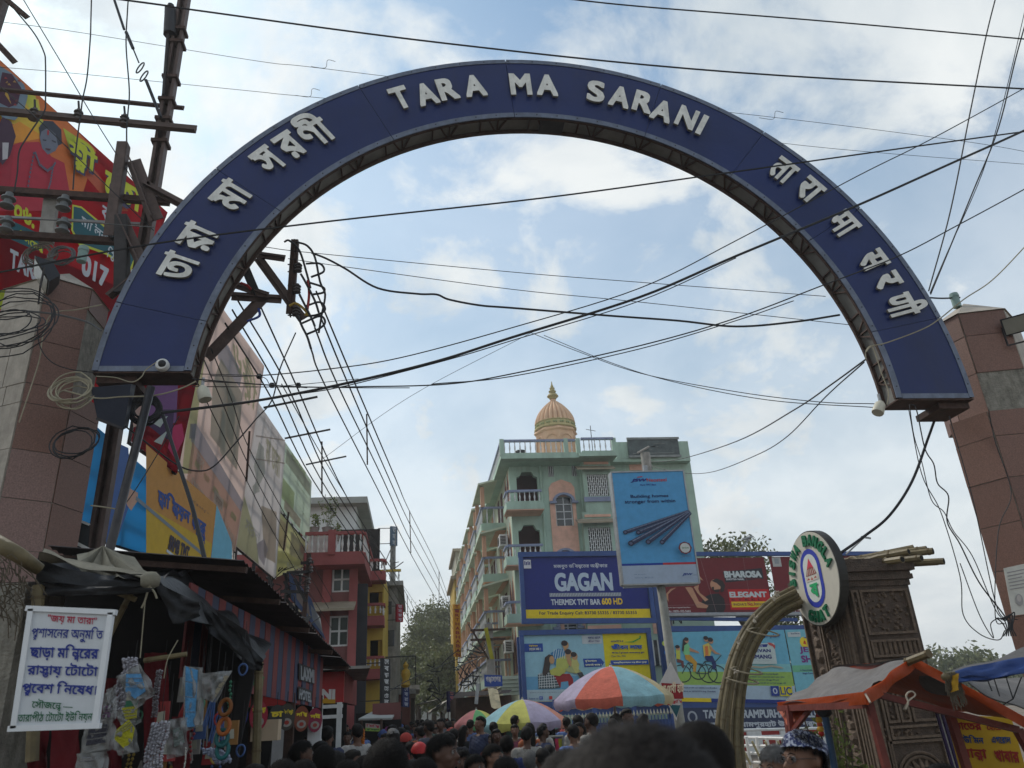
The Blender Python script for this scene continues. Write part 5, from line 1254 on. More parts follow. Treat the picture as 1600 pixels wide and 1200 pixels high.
Pp(p,[(314,560),(322,540),(298,740),(284,740),(290,680)],srgb(150,175,60));Pp(p,[(300,665),(306,662),(380,785),(376,800),(298,690)],srgb(95,110,170));Pp(p,[(340,530),(345,520),(378,585),(374,605),(340,560)],srgb(95,120,175));Pp(p,[(297,662),(306,662),(304,686),(295,685)],srgb(40,60,150))
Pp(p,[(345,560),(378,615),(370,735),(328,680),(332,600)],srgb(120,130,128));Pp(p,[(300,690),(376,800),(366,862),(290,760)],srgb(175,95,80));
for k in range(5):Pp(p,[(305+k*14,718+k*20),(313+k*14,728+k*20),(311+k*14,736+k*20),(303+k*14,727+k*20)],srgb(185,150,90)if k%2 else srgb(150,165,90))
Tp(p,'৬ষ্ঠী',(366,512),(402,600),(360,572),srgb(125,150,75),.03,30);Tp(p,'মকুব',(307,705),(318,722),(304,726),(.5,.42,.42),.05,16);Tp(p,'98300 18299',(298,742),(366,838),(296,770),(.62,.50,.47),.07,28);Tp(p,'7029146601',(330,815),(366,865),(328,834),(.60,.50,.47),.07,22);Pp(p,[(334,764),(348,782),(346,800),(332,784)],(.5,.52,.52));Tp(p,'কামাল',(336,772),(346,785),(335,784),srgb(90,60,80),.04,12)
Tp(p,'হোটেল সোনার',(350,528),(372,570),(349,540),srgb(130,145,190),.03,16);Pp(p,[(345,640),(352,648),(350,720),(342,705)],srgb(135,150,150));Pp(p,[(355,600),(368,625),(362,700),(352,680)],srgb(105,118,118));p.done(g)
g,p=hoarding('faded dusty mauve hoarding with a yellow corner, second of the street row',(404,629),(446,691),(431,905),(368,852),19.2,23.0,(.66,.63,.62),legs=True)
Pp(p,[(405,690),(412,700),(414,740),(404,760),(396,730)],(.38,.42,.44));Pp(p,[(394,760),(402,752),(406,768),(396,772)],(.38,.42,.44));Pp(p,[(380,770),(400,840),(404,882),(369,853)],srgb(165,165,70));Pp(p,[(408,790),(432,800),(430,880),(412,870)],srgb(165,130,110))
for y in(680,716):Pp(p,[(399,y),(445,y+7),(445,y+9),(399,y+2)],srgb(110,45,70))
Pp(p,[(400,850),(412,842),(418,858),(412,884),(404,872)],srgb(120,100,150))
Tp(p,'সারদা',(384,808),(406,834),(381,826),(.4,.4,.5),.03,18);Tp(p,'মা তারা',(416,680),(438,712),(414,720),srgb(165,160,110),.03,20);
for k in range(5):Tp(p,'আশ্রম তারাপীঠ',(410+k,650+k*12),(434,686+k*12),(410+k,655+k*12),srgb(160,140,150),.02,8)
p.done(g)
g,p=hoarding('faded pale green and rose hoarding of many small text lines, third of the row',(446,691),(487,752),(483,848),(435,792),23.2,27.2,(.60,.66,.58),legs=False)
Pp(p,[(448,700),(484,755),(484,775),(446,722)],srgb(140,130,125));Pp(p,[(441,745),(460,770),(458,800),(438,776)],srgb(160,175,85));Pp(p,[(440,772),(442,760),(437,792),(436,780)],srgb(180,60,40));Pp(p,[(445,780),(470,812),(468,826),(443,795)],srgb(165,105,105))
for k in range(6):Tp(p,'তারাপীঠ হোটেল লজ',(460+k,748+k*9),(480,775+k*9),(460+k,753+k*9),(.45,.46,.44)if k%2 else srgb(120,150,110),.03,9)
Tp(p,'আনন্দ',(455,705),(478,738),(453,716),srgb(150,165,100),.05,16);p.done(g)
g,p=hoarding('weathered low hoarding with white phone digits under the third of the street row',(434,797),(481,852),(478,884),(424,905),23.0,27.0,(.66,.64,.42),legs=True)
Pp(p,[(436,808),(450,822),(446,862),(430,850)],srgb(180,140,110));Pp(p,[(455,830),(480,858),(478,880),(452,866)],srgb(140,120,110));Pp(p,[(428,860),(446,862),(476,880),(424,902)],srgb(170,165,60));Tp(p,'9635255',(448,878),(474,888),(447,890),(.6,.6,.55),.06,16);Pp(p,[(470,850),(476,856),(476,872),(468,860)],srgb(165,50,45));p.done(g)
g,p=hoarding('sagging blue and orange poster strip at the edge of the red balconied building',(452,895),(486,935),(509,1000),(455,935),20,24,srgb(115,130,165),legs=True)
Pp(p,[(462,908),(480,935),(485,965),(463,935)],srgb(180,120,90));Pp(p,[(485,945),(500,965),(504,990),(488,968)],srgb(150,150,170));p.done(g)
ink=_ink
# ============ STREET-SIDE BUILDINGS ON THE LEFT
M_DRED=mat('dark_red_plaster',(.20,.075,.070),.8,.2,1,.1,dirt=.3);M_RED2=mat('brick_red_trim',(.36,.10,.095),.75,.2,1.5,.05,dirt=.25)
M_YEL=mat('ochre_plaster',(.58,.40,.07),.8,.15,1,.05,dirt=.25);M_BUFF=MATS['buff_plaster']
rb_=thing('red_guesthouse','dark red four storey guesthouse with white balusters and large steel framed windows','building',(-4,28,0))
FY=27.5
XA=at(470,900,FY).x-2.6;XB=at(553,900,FY).x
zr=at(520,868,FY).z
wins=[rpx(519,885,549,925,FY),rpx(514,962,545,1010,FY)]
wall_with_holes(XA,XB,0,zr,FY,.2,wins,M_DRED,rb_)
mb=MB();mb.box(XB-.2,XB,FY+.203,FY+4.2,0,zr);mb.build('side_wall',M_DRED,rb_)
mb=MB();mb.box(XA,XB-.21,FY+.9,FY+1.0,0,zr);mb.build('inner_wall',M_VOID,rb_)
for(x0,x1,z0,z1)in wins:
 mb=MB();mb.box(x0,x1,FY+.1,FY+.12,z0,z1);wn=mb.build('window',mat('green_glass',(.05,.065,.055),.15,.2,2,0,0,.6),rb_)
 f_=MB()
 for x in(x0+.03,(x0+x1)/2,x1-.03):f_.box(x-.03,x+.03,FY+.05,FY+.098,z0,z1)
 for z in(z0+.03,(z0+z1)/2,z1-.03):f_.box(x0,x1,FY+.055,FY+.0985,z-.03,z+.03)
 f_.build('frame',M_WHITE,wn)
for px in(512,553):
 a=at(px,880,FY-.1).x;mb=MB();mb.box(a-.14,a+.14,FY-.08,FY-.002,0,zr);mb.build('pilaster',M_RED2,rb_)
for(yt,yb)in((945,962),(870,880)):
 x0,x1,z0,z1=rpx(500,yt,560,yb,FY-.6);
mb=MB();a=at(505,950,FY-1.0).z;P=[(XA+.4,FY-1.0,a-.1),(XB+.1,FY-1.0,a-.1),(XB+.1,FY-.01,a+.25),(XA+.4,FY-.01,a+.25)]
mb.slab([Vector(p)+Vector((0,0,.08))for p in P],[Vector(p)for p in P]);mb.build('sunshade',M_BUFF,rb_)
zt0=at(520,880,FY-.9).z;zt1=at(520,855,FY-.9).z;XS=at(570,870,FY-.9).x
mb=MB();mb.box(XA,XS,FY-.9,FY+4.3,zt0-.05,zt0+.28);mb.build('roof_slab',M_RED2,rb_)
hh=max(.8,zt1-zt0-.0)
balustrade(rb_,(XA+.3,FY-.82),(XS-.06,FY-.82),zt0+.28,hh,.2,M_RED2,M_WHITE,mbase=M_RED2);balustrade(rb_,(XS-.06,FY-.7),(XS-.06,FY+4.2),zt0+.28,hh,.25,M_RED2,M_WHITE,mbase=M_RED2)
for x in(at(518,868,FY-.82).x,):mb=MB();mb.box(x-.12,x+.12,FY-.95,FY-.70,zt0+.283,zt0+.33+hh);mb.build('parapet_post',M_RED2,rb_)
wall_with_holes(XB+.003,XB+.42,0,zt0-.4,FY+1.0,.2,[],mat('slate_wall',(.05,.05,.055),.8,.2,2),rb_,'side_bay')
YB=31.5;bx0,bx1=at(572,900,YB).x,at(600,900,YB).x
oc=thing('ochre_house','ochre and dark red house with railed balconies beside the red guesthouse','building',(bx0+1,YB,0));zo=at(590,900,YB).z
wall_with_holes(bx0-1.2,bx1,0,at(588,893,YB).z,YB,.2,[rpx(577,925,597,945,YB),rpx(578,1000,597,1030,YB)],M_YEL,oc)
mb=MB();mb.box(bx1-.2,bx1,YB+.2,YB+6,0,at(588,893,YB).z);mb.build('side_wall',M_YEL,oc);mb=MB();mb.box(bx0-1.1,bx1-.21,YB+.6,YB+.7,0,9);mb.build('inner_wall',M_VOID,oc)
for(yr,yd,xa,xb)in((873,892,568,602),(942,962,572,600),(1025,1045,566,598)):
 z1=at(585,yr,YB-1).z;z0=at(585,yd,YB-1).z;a=at(xa,yd,YB-1).x;b=at(xb,yd,YB-1).x
 mb=MB();mb.box(a,b,YB-1.0,YB-.003,z0-.35,z0);mb.build('balcony_slab',M_RED2,oc)
 balustrade(oc,(a+.05,YB-.93),(b-.05,YB-.93),z0,z1-z0,.16,M_RED2,M_WHITE,base=False);balustrade(oc,(b-.05,YB-.85),(b-.05,YB-.1),z0,z1-z0,.2,M_RED2,M_WHITE,base=False)
YC=37.0;gx0,gx1=at(596,930,YC).x,at(620,930,YC).x
gc=thing('concrete_house','narrow unpainted concrete house with a pale balustraded roof terrace behind the ochre house','building',(gx0+1,YC,0));zc=at(608,918,YC).z
mb=MB();mb.box(gx0-1.5,gx1,YC,YC+9,0,zc);mb.build('wall',M_CONC,gc);mb=MB();mb.box(gx0-1.6,gx1+.3,YC-.6,YC+9.2,zc+.003,zc+.2);mb.build('roof_slab',M_CONC,gc)
balustrade(gc,(gx0-.3,YC-.5),(gx1+.2,YC-.5),zc+.2,at(608,893,YC).z-zc-.2,.18,M_YEL,M_BALU,base=False)
for(x,y0,y1)in((606,940,960),(610,985,1010),(604,1040,1060)):
 a,b,z0,z1=rpx(x-5,y0,x+6,y1,YC);mb=MB();mb.box(a,b,YC-.05,YC-.003,z0,z1);wn=mb.build('window',M_GLASS,gc);mb=MB();mb.box(a-.04,b+.04,YC-.09,YC-.052,z1-.0,z1+.07);mb.build('lintel',M_CONC,wn)
def vsign(label,x0,y0,x1,y1,Y,col,tcol,words,frame=True,tilt=0):
 g=thing('vertical_sign',label,'sign',at((x0+x1)/2,y1,Y),group='vertical shop signs along the street')
 p=Panel.px((x0,y0),(x1,y0+1),(x1+tilt,y1+1),(x0+tilt,y1),Y,Y+.25);p.body(ink(col),g,th=.1)
 n=len(words)
 for i,wd in enumerate(words):p.text(wd,.22,1-(i+.88)/n,.80,1-(i+.16)/n,tcol,.05,18)
 p.done(g)
 q=p.pt(0,.9)-p.n*.05;mb=MB();mb.bar(q,q+Vector((-.6 if Y<50 and x0<650 else .6,0,0)),.03);q=p.pt(0,.1)-p.n*.05;mb.bar(q,q+Vector((-.6 if x0<650 else .6,0,0)),.03);mb.build('bracket',M_DARKSTEEL,g);return g
g=vsign('blue grey vertical sign mast with pale letters high on the rooftop',611,822,621,852,38,srgb(85,105,125),(.45,.47,.5),['ত','মা','সা'])
mb=MB();a=at(614,852,38.1);mb.box(a.x-.13,a.x+.13,38.15,38.35,zc,a.z+.8);mb.build('mast',M_CONC,g)
for k in range(5):mb=MB();mb.bar(at(614,850+k*10,38.3),at(602+7*k,878,36),.03);mb.build('stay',M_DARKSTEEL,g)
vsign('small red vertical sign with white letters on the concrete house',620,944,630,971,36,srgb(150,25,45),(.5,.4,.45),['ত','ন','ম','য়'])
vsign('black vertical sign with white Bengali letters, nearest of the left hand signs',601,1028,613,1102,24,(.02,.02,.022),(.5,.5,.5),['দে','ব','ব্রা','জ','হো','টে','ল'],tilt=-7)
vsign('blue vertical sign with pale letters below a gilt figure, beyond the black sign',630,1072,640,1104,34,srgb(40,50,105),(.4,.42,.5),['দে','ব','রা','জ'],tilt=-1)
vsign('narrow yellow vertical HOTEL sign with red letters on the right side of the far street',708.5,944,719,1026,45,srgb(215,150,20),srgb(160,40,30),['T','I','R','T','H','A','B','H','A','B','A','N'],tilt=2)
vsign('dark blue vertical sign with pink letters low on the right side of the far street',701,1080,711,1112,30,srgb(35,35,75),srgb(170,90,90),['ত','ত','ত','ত','ন'])
mb=MB();p=at(634,1062,34);t_=thing('gilt_figure','small gilt figure on a bracket above the blue vertical sign on the left','figure',p)
MB().lathe(p-Vector((0,0,.3)),[(.12,0),(.2,.1),(.13,.3),(.2,.5),(.16,.65),(.07,.72),(.12,.85),(.02,1.0)],10).build('body',mat('gilt',(.45,.28,.03),.4,.3,6),t_,smooth=50)
mb.tube([p+Vector((-1,0,.9)),p+Vector((.4,0,.9)),p+Vector((.4,0,-.2))],.03,5);mb.build('frame',M_DARKSTEEL,t_)
YW=34.0;a,b,z0,z1=rpx(482,792,556,870,YW)
wh=thing('white_house','plain off white house with a flat overhanging roof rising above the red guesthouse','building',((a+b)/2,YW,0))
mb=MB();mb.box(a-3,b,YW,YW+7,0,z1);mb.build('wall',mat('offwhite_plaster',(.60,.62,.60),.85,.1,.8,.05,dirt=.15),wh);mb=MB();mb.box(a-3,b+.5,YW-.6,YW+7.5,z1+.003,z1+.28);mb.build('roof_slab',mat('roof_edge',(.36,.37,.34),.85,.2,1,.05,dirt=.3),wh)
q0,q1,w0,w1=rpx(512,794,521,801,YW);mb=MB();mb.box(q0,q1,YW-.04,YW-.003,w0,w1);mb.build('vent',M_GLASS,wh)
q0,q1,w0,w1=rpx(480,840,520,856,30);g=thing('terrace_planter_wall','grey brown parapet with potted plants on the roof terrace of the red guesthouse','planter wall',(q0,29.5,zt0+.3));mb=MB();mb.box(q0,q1,29.4,29.6,zt0+.3,w1);mb.build('wall',M_CONC,g)
def potted(px,py,Y,h,label):
 c2=at(px,py,Y);t=thing('potted_plant',label,'plant',c2,group='potted plants on the terrace');MB().lathe(c2,[(.13,0),(.2,.3),(.22,.32),(.2,.34)],10).build('pot',mat('grey_pot',(.22,.2,.18),.9,.2,4),t)
 mb=MB();st2=MB()
 for k in range(7):
  a=random.uniform(0,6.28);tip=c2+Vector((math.cos(a)*h*.28,math.sin(a)*h*.28,.34+h*random.uniform(.6,1)));st2.tube([c2+Vector((0,0,.3)),tip],.012,4)
  for j in range(16):q=c2.lerp(tip,random.uniform(.3,1))+Vector((random.gauss(0,.07),random.gauss(0,.07),random.gauss(0,.07)));e1=Vector((random.gauss(0,1),random.gauss(0,1),random.gauss(0,1))).normalized()*.07;e2=e1.cross(Vector((.3,.5,.8))).normalized()*.03;mb.quad(q-e1,q-e2,q+e1,q+e2)
 st2.build('stem',M_CONC,t);mb.build('foliage',mat('plant_green',(.10,.14,.03),.7,.3,5,trans=.2),t,kind='stuff')
potted(511,838,29.6,1.3,'tall thin potted plant on the terrace wall, right of the stubby one');potted(490,838,29.5,.5,'stubby potted plant on the terrace wall at the hoarding edge');potted(523,850,29.6,.5,'low potted plant at the right end of the terrace wall')
# ============ NI SHOP, STRIPED STALL, TARP STALL
M_SRED=mat('signal_red',(.42,.015,.015),.5,.12,2,.05,0,.4,dirt=.2);M_TIN=mat('rusty_tin',(.06,.045,.042),.7,.4,3,.3,.3,dirt=.4)
sh=thing('red_shop','bright red fronted shop whose fascia ends in white NI, beyond the striped stall','shop',at(530,1150,15.5))
Y5=15.5;a,b,z0,z1=rpx(490,1050,537,1098,Y5)
mb=MB();mb.box(a-1.5,b,Y5,Y5+.15,z0,z1);mb.build('fascia',M_SRED,sh);mb=MB();mb.box(b-.12,b,Y5+.153,Y5+3.4,z0,z1);mb.build('side_fascia',mat('dull_red_board',(.20,.04,.035),.7,.3,2,.2,dirt=.4),sh)
pn=Panel((a-1.5,Y5,z0),(b,Y5,z0),(b,Y5,z1),(a-1.5,Y5,z1));Pp(pn,[(500,1092),(524,1090),(524,1099),(500,1099)],srgb(200,150,30));Tp(pn,'BIRYANI',(442,1075),(524,1077),(441,1091),(.7,.68,.66),.09,24);pn.done(sh)
mb=MB();q=at(520,1045,Y5-.5).z
P=[(a-1.6,Y5-.5,q),(b+.5,Y5-.5,q-.02),(b+.25,Y5+2.4,q-.1),(a-1.6,Y5+2.4,q+.2)];mb.slab([Vector(p)+Vector((0,0,.05))for p in P],[Vector(p)for p in P]);mb.build('roof_sheet',M_CONC,sh)
for px in(500,530):x=at(px,1110,Y5-.02).x;mb=MB();mb.box(x-.04,x+.05,Y5-.06,Y5-.003,.0,z0-.003);mb.build('white_post',M_WHITE,sh)
for py in(1104,1120):z=at(515,py,Y5).z;mb=MB();mb.box(a,b,Y5-.055,Y5-.02,z-.03,z+.03);mb.build('white_bar',M_WHITE,sh)
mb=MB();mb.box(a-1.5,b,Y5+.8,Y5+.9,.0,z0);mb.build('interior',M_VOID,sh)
g=thing('roller_door_kiosk','dark red roof edge and pale awning of a low shop beyond the red one','shop',(-2.3,21,0))
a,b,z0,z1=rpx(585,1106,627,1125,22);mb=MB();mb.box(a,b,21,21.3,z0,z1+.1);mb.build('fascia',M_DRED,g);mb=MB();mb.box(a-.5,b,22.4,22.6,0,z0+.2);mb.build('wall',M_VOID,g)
q=at(575,1125,19.5).z;mb=MB();P=[(at(560,1125,19.5).x,19.5,q),(at(612,1130,19.5).x,19.5,q-.02),(at(618,1128,22).x,22.3,q+.12),(a,22.3,q+.2)];mb.slab([Vector(p)+Vector((0,0,.04))for p in P],[Vector(p)for p in P]);mb.build('awning',mat('dusty_sheet',(.35,.36,.34),.8,.2,2,.2,dirt=.3),g)
pn=Panel.px((571,1130),(594,1132),(594,1143),(571,1142),19.4);t_=thing('small_shop_sign','small pink and green printed shop sign under the pale awning','sign',at(582,1142,19.4));pn.body(ink((.45,.40,.36)),t_,th=.02);pn.rect(0,0,1,.42,srgb(150,180,80));pn.text('মিষ্টি',.05,.45,.95,.92,srgb(180,60,80),.06,14);pn.text('প্রতিষ্ঠান',.08,.08,.92,.36,srgb(40,110,70),.05,12);pn.done(t_)
mb=MB();mb.tube([(at(565,1120,19).x,19,0),(at(565,1120,19).x,19,q)],.03,6);mb.tube([(at(596,1120,19).x,19.4,0),(at(596,1120,19.4).x,19.4,q)],.03,6);mb.build('post',M_RUST,g)
g=thing('marigold_string','string of orange marigolds hanging beside the post left of the pale awning','garland',at(566,1165,17));mb=MB()
for k in range(16):c2=at(566+(k%2),1140+k*2.0,17);mb.lathe(c2,[(.015,-.03),(.045,0),(.015,.03)],7)
mb.build('flowers',mat('marigold',(.55,.16,.01),.8,.2,8),g,kind='stuff')
ss=thing('striped_stall','long stall with a fascia of red and blue boards under a dark corrugated tin roof','stall',(-2.4,9,0))
S0=at(330,1010,7.6);S1=at(505,1075,11.2)
E0=at(330,1000,7.6);
top0,top1=at(345,985,7.6),at(505,1052,11.2);bot0,bot1=at(345,1072,7.6),at(503,1107,11.2)
xs0,xs1=(top0.x+bot0.x)/2,(top1.x+bot1.x)/2
M_SB=mat('stripe_blue',(.045,.055,.11),.6,.3,3,.15,0,.4,dirt=.35);M_SR=mat('stripe_red',(.20,.035,.035),.6,.3,3,.15,0,.4,dirt=.35)
Ps=lambda f_,z:Vector((xs0+(xs1-xs0)*f_,7.6+3.6*f_,z))
nb=27;F0=-.22
for k in range(nb):
 f0=F0+(1-F0)*k/nb;f1=F0+(1-F0)*(k+1)/nb-.003;zb_=lambda f_:bot0.z+(bot1.z-bot0.z)*f_;zt__=lambda f_:top0.z+(top1.z-top0.z)*f_+.26
 n_=Vector((-(3.6),(xs1-xs0),0)).normalized();n_=-n_ if n_.x<0 else n_
 o=random.uniform(-.006,.006);P=[Ps(f0,zb_(f0))+n_*o,Ps(f1,zb_(f1))+n_*o,Ps(f1,zt__(f1))+n_*o,Ps(f0,zt__(f0))+n_*o]
 mb=MB();mb.slab(P,[p-n_*.02 for p in P]);mb.build('board',(M_SR,M_SB)[k%2],ss)
pn=Panel(Ps(F0,1.8),Ps(1,1.8),Ps(1,3.2),Ps(F0,3.2));
if pn.n.x<0:pn.n=-pn.n
pn.k=8
Tp(pn,'HOTEL & RESTAURANT',(335,1042),(411,1057),(334,1062),srgb(25,110,50),.08,26)
Pp(pn,[(465,1036),(490,1045),(489,1069),(465,1062)],(.02,.018,.02));Pp(pn,[(464,1072),(487,1080),(484,1097),(463,1093)],(.02,.018,.02));Tp(pn,'LAXMI',(468,1040),(489,1047),(468,1062),(.30,.32,.34),.08,22);Tp(pn,'HOTEL',(466,1076),(485,1083),(465,1092),(.30,.32,.34),.08,20);pn.done(ss)
mb=MB();A=bot0+Vector((-.6,0,0));
for f_ in(0,.33,.66,1):q=Ps(f_,0)-n_*.05;mb.box(q.x-.05,q.x+.05,q.y-.05,q.y+.05,0,bot0.z)
mb.build('posts',M_RUST,ss,kind='stuff')
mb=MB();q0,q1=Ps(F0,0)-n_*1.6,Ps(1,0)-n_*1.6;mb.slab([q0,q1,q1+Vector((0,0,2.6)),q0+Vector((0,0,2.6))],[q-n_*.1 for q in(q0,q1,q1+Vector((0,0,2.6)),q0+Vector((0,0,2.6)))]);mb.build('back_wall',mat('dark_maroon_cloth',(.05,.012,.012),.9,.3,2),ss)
ra,rb2=at(245,893,6.6),at(576,1078,13.0);rc,rd=at(372,874,8.4),at(478,985,13.6)
rc=at(372,872,8.0);
def corr(p00,p10,p11,p01,m,parent,nsheet=6,name='roof_sheet'):
 for s in range(nsheet):
  mb=MB();n=14;vs=[]
  for i in range(n+1):
   f_=(s+i/n)/nsheet
   for g_ in(0,1):
    a,b=p00.lerp(p10,f_),p01.lerp(p11,f_);p=a.lerp(b,g_*(1+random.uniform(-.01,.02)*(i%7==0)));vs.append(p+Vector((0,0,.018*math.sin(i*math.pi)+(.02 if i%2 else 0)+.012*(s%2))))
  fs=[(i*2,i*2+1,i*2+3,i*2+2)for i in range(n)];k=len(vs);mb.add(vs+[v-Vector((0,0,.004))for v in vs],fs+[tuple(k+j for j in f[::-1])for f in fs]);mb.build(name,m,parent)
EA,EB=at(380,873,7.2),at(578,1082,13.2)
HA,HB=at(243,893,7.4),at(470,1000,13.6)
Eo0=at(378,876,6.9);Eo1=at(548,1043,11.6)
I0=Vector((Eo0.x-1.7,Eo0.y+.2,Eo0.z+.22));I1=Vector((Eo1.x-1.5,Eo1.y+.2,Eo1.z+.2))
corr(Eo0,Eo1,I1,I0,M_TIN,ss,7)
for f_ in(.03,.25,.5,.75,.97):mb=MB();mb.bar(Eo0.lerp(Eo1,f_)-Vector((0,0,.04)),I0.lerp(I1,f_)-Vector((0,0,.06)),.05);mb.build('rafter',M_RUST,ss)
plates=[(356,1115,7.8,srgb(50,60,130)),(372,1117,7.9,srgb(50,60,130)),(404,1118,8.4,srgb(150,25,50)),(432,1123,8.9,(.03,.03,.03)),(448,1120,9.2,(.05,.04,.03)),(471,1123,9.8,srgb(120,60,40)),(492,1125,10.3,srgb(130,30,60))]
words=['কচুরি','খাবার','রসগোল্লা','চা','কফি বিস্কুট','লস্যি','দই']
labs=['blue oval menu plate, leftmost of the hanging row','blue oval menu plate with a round snack picture, second of the hanging row','large crimson round plate with yellow Bengali letters in the hanging row','narrow black oval plate with pale rings in the hanging row','black oval plate with yellow lines and a pink picture in the hanging row','orange brown oval plate with a white shape in the hanging row','crimson round plate with a blue spot, last of the hanging row']
for(x,y,Y,col),wd,lb in zip(plates,words,labs):
 c2=at(x,y,Y);t_=thing('menu_plate',lb,'menu plate',c2-Vector((0,0,.14)),group='oval menu plates hanging under the striped stall');r=.088;h=.135
 u=Vector((.92,.4,0)).normalized();n2=Vector((.4,-.92,0)).normalized()
 E=lambda rr,hh_,off,cz=0.0:[c2+u*rr*math.cos(t)+Vector((0,0,cz+hh_*math.sin(t)))+n2*off for t in[2*math.pi*i/20 for i in range(20)]]
 mb=MB();mb.slab(E(r,h,.006),E(r,h,-.006));mb.build('plate',ink(col),t_)
 mb=MB();mb.use(ink((.28,.26,.23)));mb.add(E(r*.6,h*.32,.009,-h*.42),[tuple(range(20))]);mb.use(ink(srgb(150,50,40)));mb.add(E(r*.3,h*.16,.011,-h*.42),[tuple(range(20))]);mb.build('picture',None,t_)
 mb=MB();put_text(mb,wd,c2-u*r*.72+Vector((0,0,h*.12)),u*r*1.44,Vector((0,0,h*.42)),ink(srgb(215,190,40)),.06,16,n2,.009);mb.build('lettering',None,t_)
 mb=MB();mb.tube([c2+Vector((0,0,h)),c2+Vector((0,0,h+.12))],.004,4);mb.build('hook_wire',M_WIRE,t_)
g=thing('shop_shelf','dim shelf with pale boxes and jars inside the striped stall','shelf',(-3.4,9,0))
for z in(.9,1.25,1.6):mb=MB();q0,q1=Ps(.0,z)-n_*1.3,Ps(.9,z)-n_*1.3;mb.bar(q0,q1,.3,.03);mb.build('shelf_board',M_RUST,g)
for k in range(26):
 f_=random.uniform(0,.9);z=random.choice((.9,1.25));q=Ps(f_,z+.02)-n_*random.uniform(1.15,1.4);s_=random.uniform(.04,.09);mb=MB()
 if k%2:mb.box(q.x-s_,q.x+s_,q.y-s_,q.y+s_,q.z,q.z+s_*2.2)
 else:mb.lathe(q,[(s_*.8,0),(s_,.03),(s_,s_*2),(s_*.6,s_*2.3),(s_*.6,s_*2.6)],8)
 mb.build('goods',ink(random.choice([(.4,.35,.25),(.3,.3,.3),(.35,.1,.05),(.1,.12,.3),(.4,.4,.38)])),g)
mb=MB();q=at(413,1142,8.5);mb.box(q.x-.13,q.x+.13,8.5,8.7,q.z-.09,q.z+.1);mb.build('cream_box',mat('cream_card',(.5,.38,.26),.8,.1,4),label='cream cardboard box on the counter behind the menu plates',cat='box')
for px in(438,492):q=at(px,1160,10.5);mb=MB();mb.box(q.x-.08,q.x+.08,10.4,10.45,0,at(px,1130,10.5).z);mb.build('pale_post',M_BALU,ss)
g=thing('dark_market_shed','added shade-dark shed wall behind the tarpaulin stall, under the hoardings','shed',(-4.2,9,0))
mb=MB();mb.box(-6.2,-3.25,7.6,24,0,2.95);mb.build('wall',mat('sooty_wall',(.03,.025,.022),.95,.3,2),g)  # added dark mass; its near-black colour stands for shade under the roofs
mb=MB();P=[at(x,y,Y)for x,y,Y in((205,872,8.6),(395,1010,13),(380,870,13),(260,850,9.5))]
def cloth(corners,nx,ny,sag,m,name,parent,noise_=.03,th=.006,seed=1,**k):
 r=np.random.default_rng(seed);ph=r.uniform(0,6.28,(5,2));fr=r.uniform(4,15,(5,2));am=r.uniform(.3,1,5)
 a,b,c_,d_=[Vector(x)for x in corners];vs=[]
 nrm_=(b-a).cross(d_-a).normalized();nrm_=nrm_ if nrm_.z>0 else-nrm_
 for j in range(ny+1):
  for i in range(nx+1):
   u,v=i/nx,j/ny;p=(a*(1-u)+b*u)*(1-v)+(d_*(1-u)+c_*u)*v
   w_=sum(am[q]*math.sin(fr[q,0]*u+ph[q,0])*math.sin(fr[q,1]*v+ph[q,1])for q in range(5))*noise_
   p=p+nrm_*w_-Vector((0,0,sag*4*u*(1-u)*(.5+2*v*(1-v))));vs.append(p)
 fs=[(j*(nx+1)+i,j*(nx+1)+i+1,(j+1)*(nx+1)+i+1,(j+1)*(nx+1)+i)for j in range(ny)for i in range(nx)]
 n=len(vs);mb=MB();mb.add(vs+[v-nrm_*th for v in vs],fs+[tuple(n+q for q in f[::-1])for f in fs]);return mb.build(name,m,parent,smooth=True,**k)
M_TARP=mat('black_tarpaulin',(.016,.016,.018),.55,.3,4,.5,0,.3,dirt=.1);M_CANV=mat('khaki_canvas',(.22,.20,.15),.85,.25,5,.4,dirt=.3)
tp=thing('tarp_stall','dark souvenir stall under sagging black tarpaulin and a khaki canvas hump, bottom left','stall',(-2.2,5.5,0))
cloth((at(62,905,5.0),at(238,905,5.2),at(300,893,7.4),at(60,862,7.4)),26,18,.10,M_TARP,'tarpaulin',tp,.03,seed=3)
cloth((at(236,903,5.2),at(411,1040,7.0),at(420,1010,8.5),at(290,893,7.4)),26,16,.06,M_TARP,'tarpaulin',tp,.03,seed=5)
cloth((at(60,912,4.98),at(240,915,5.18),at(236,898,5.22),at(62,880,5.0)),24,5,.05,M_TARP,'tarp_valance',tp,.03,seed=9)
for(P,Q_,sd2)in((((238,905),(312,940),(312,962),(272,975)),5.3,11),(((312,938),(372,985),(400,1040),(330,990)),6.0,13),(((372,985),(411,1030),(408,1048),(380,1040)),6.6,17),(((60,908),(240,918),(235,925),(62,930)),5.0,19)):
 cloth([at(x,y,Q_)for x,y in P],14,6,.02,M_TARP,'tarp_fold',tp,.025,seed=sd2)
hp=MB();top=at(161,852,6.0);ring=[at(x,y,Y)for x,y,Y in((118,880,5.5),(135,893,5.3),(185,900,5.1),(226,901,5.2),(236,896,5.8),(210,870,6.6),(150,858,6.8),(120,866,6.2))]
n=len(ring);rg=[];
for k,q in enumerate(ring):
 nx_=ring[(k+1)%n];rg+=[q,q.lerp(nx_,.5)+Vector((0,.05,-.03))]
vs=[top+Vector((.0,0,0))]
for f_ in(.15,.55,1.0):vs+=[top.lerp(q,f_)+Vector((0,0,-.05*math.sin(f_*3.1)*(1.8 if i%2 else .3)))for i,q in enumerate(rg)]
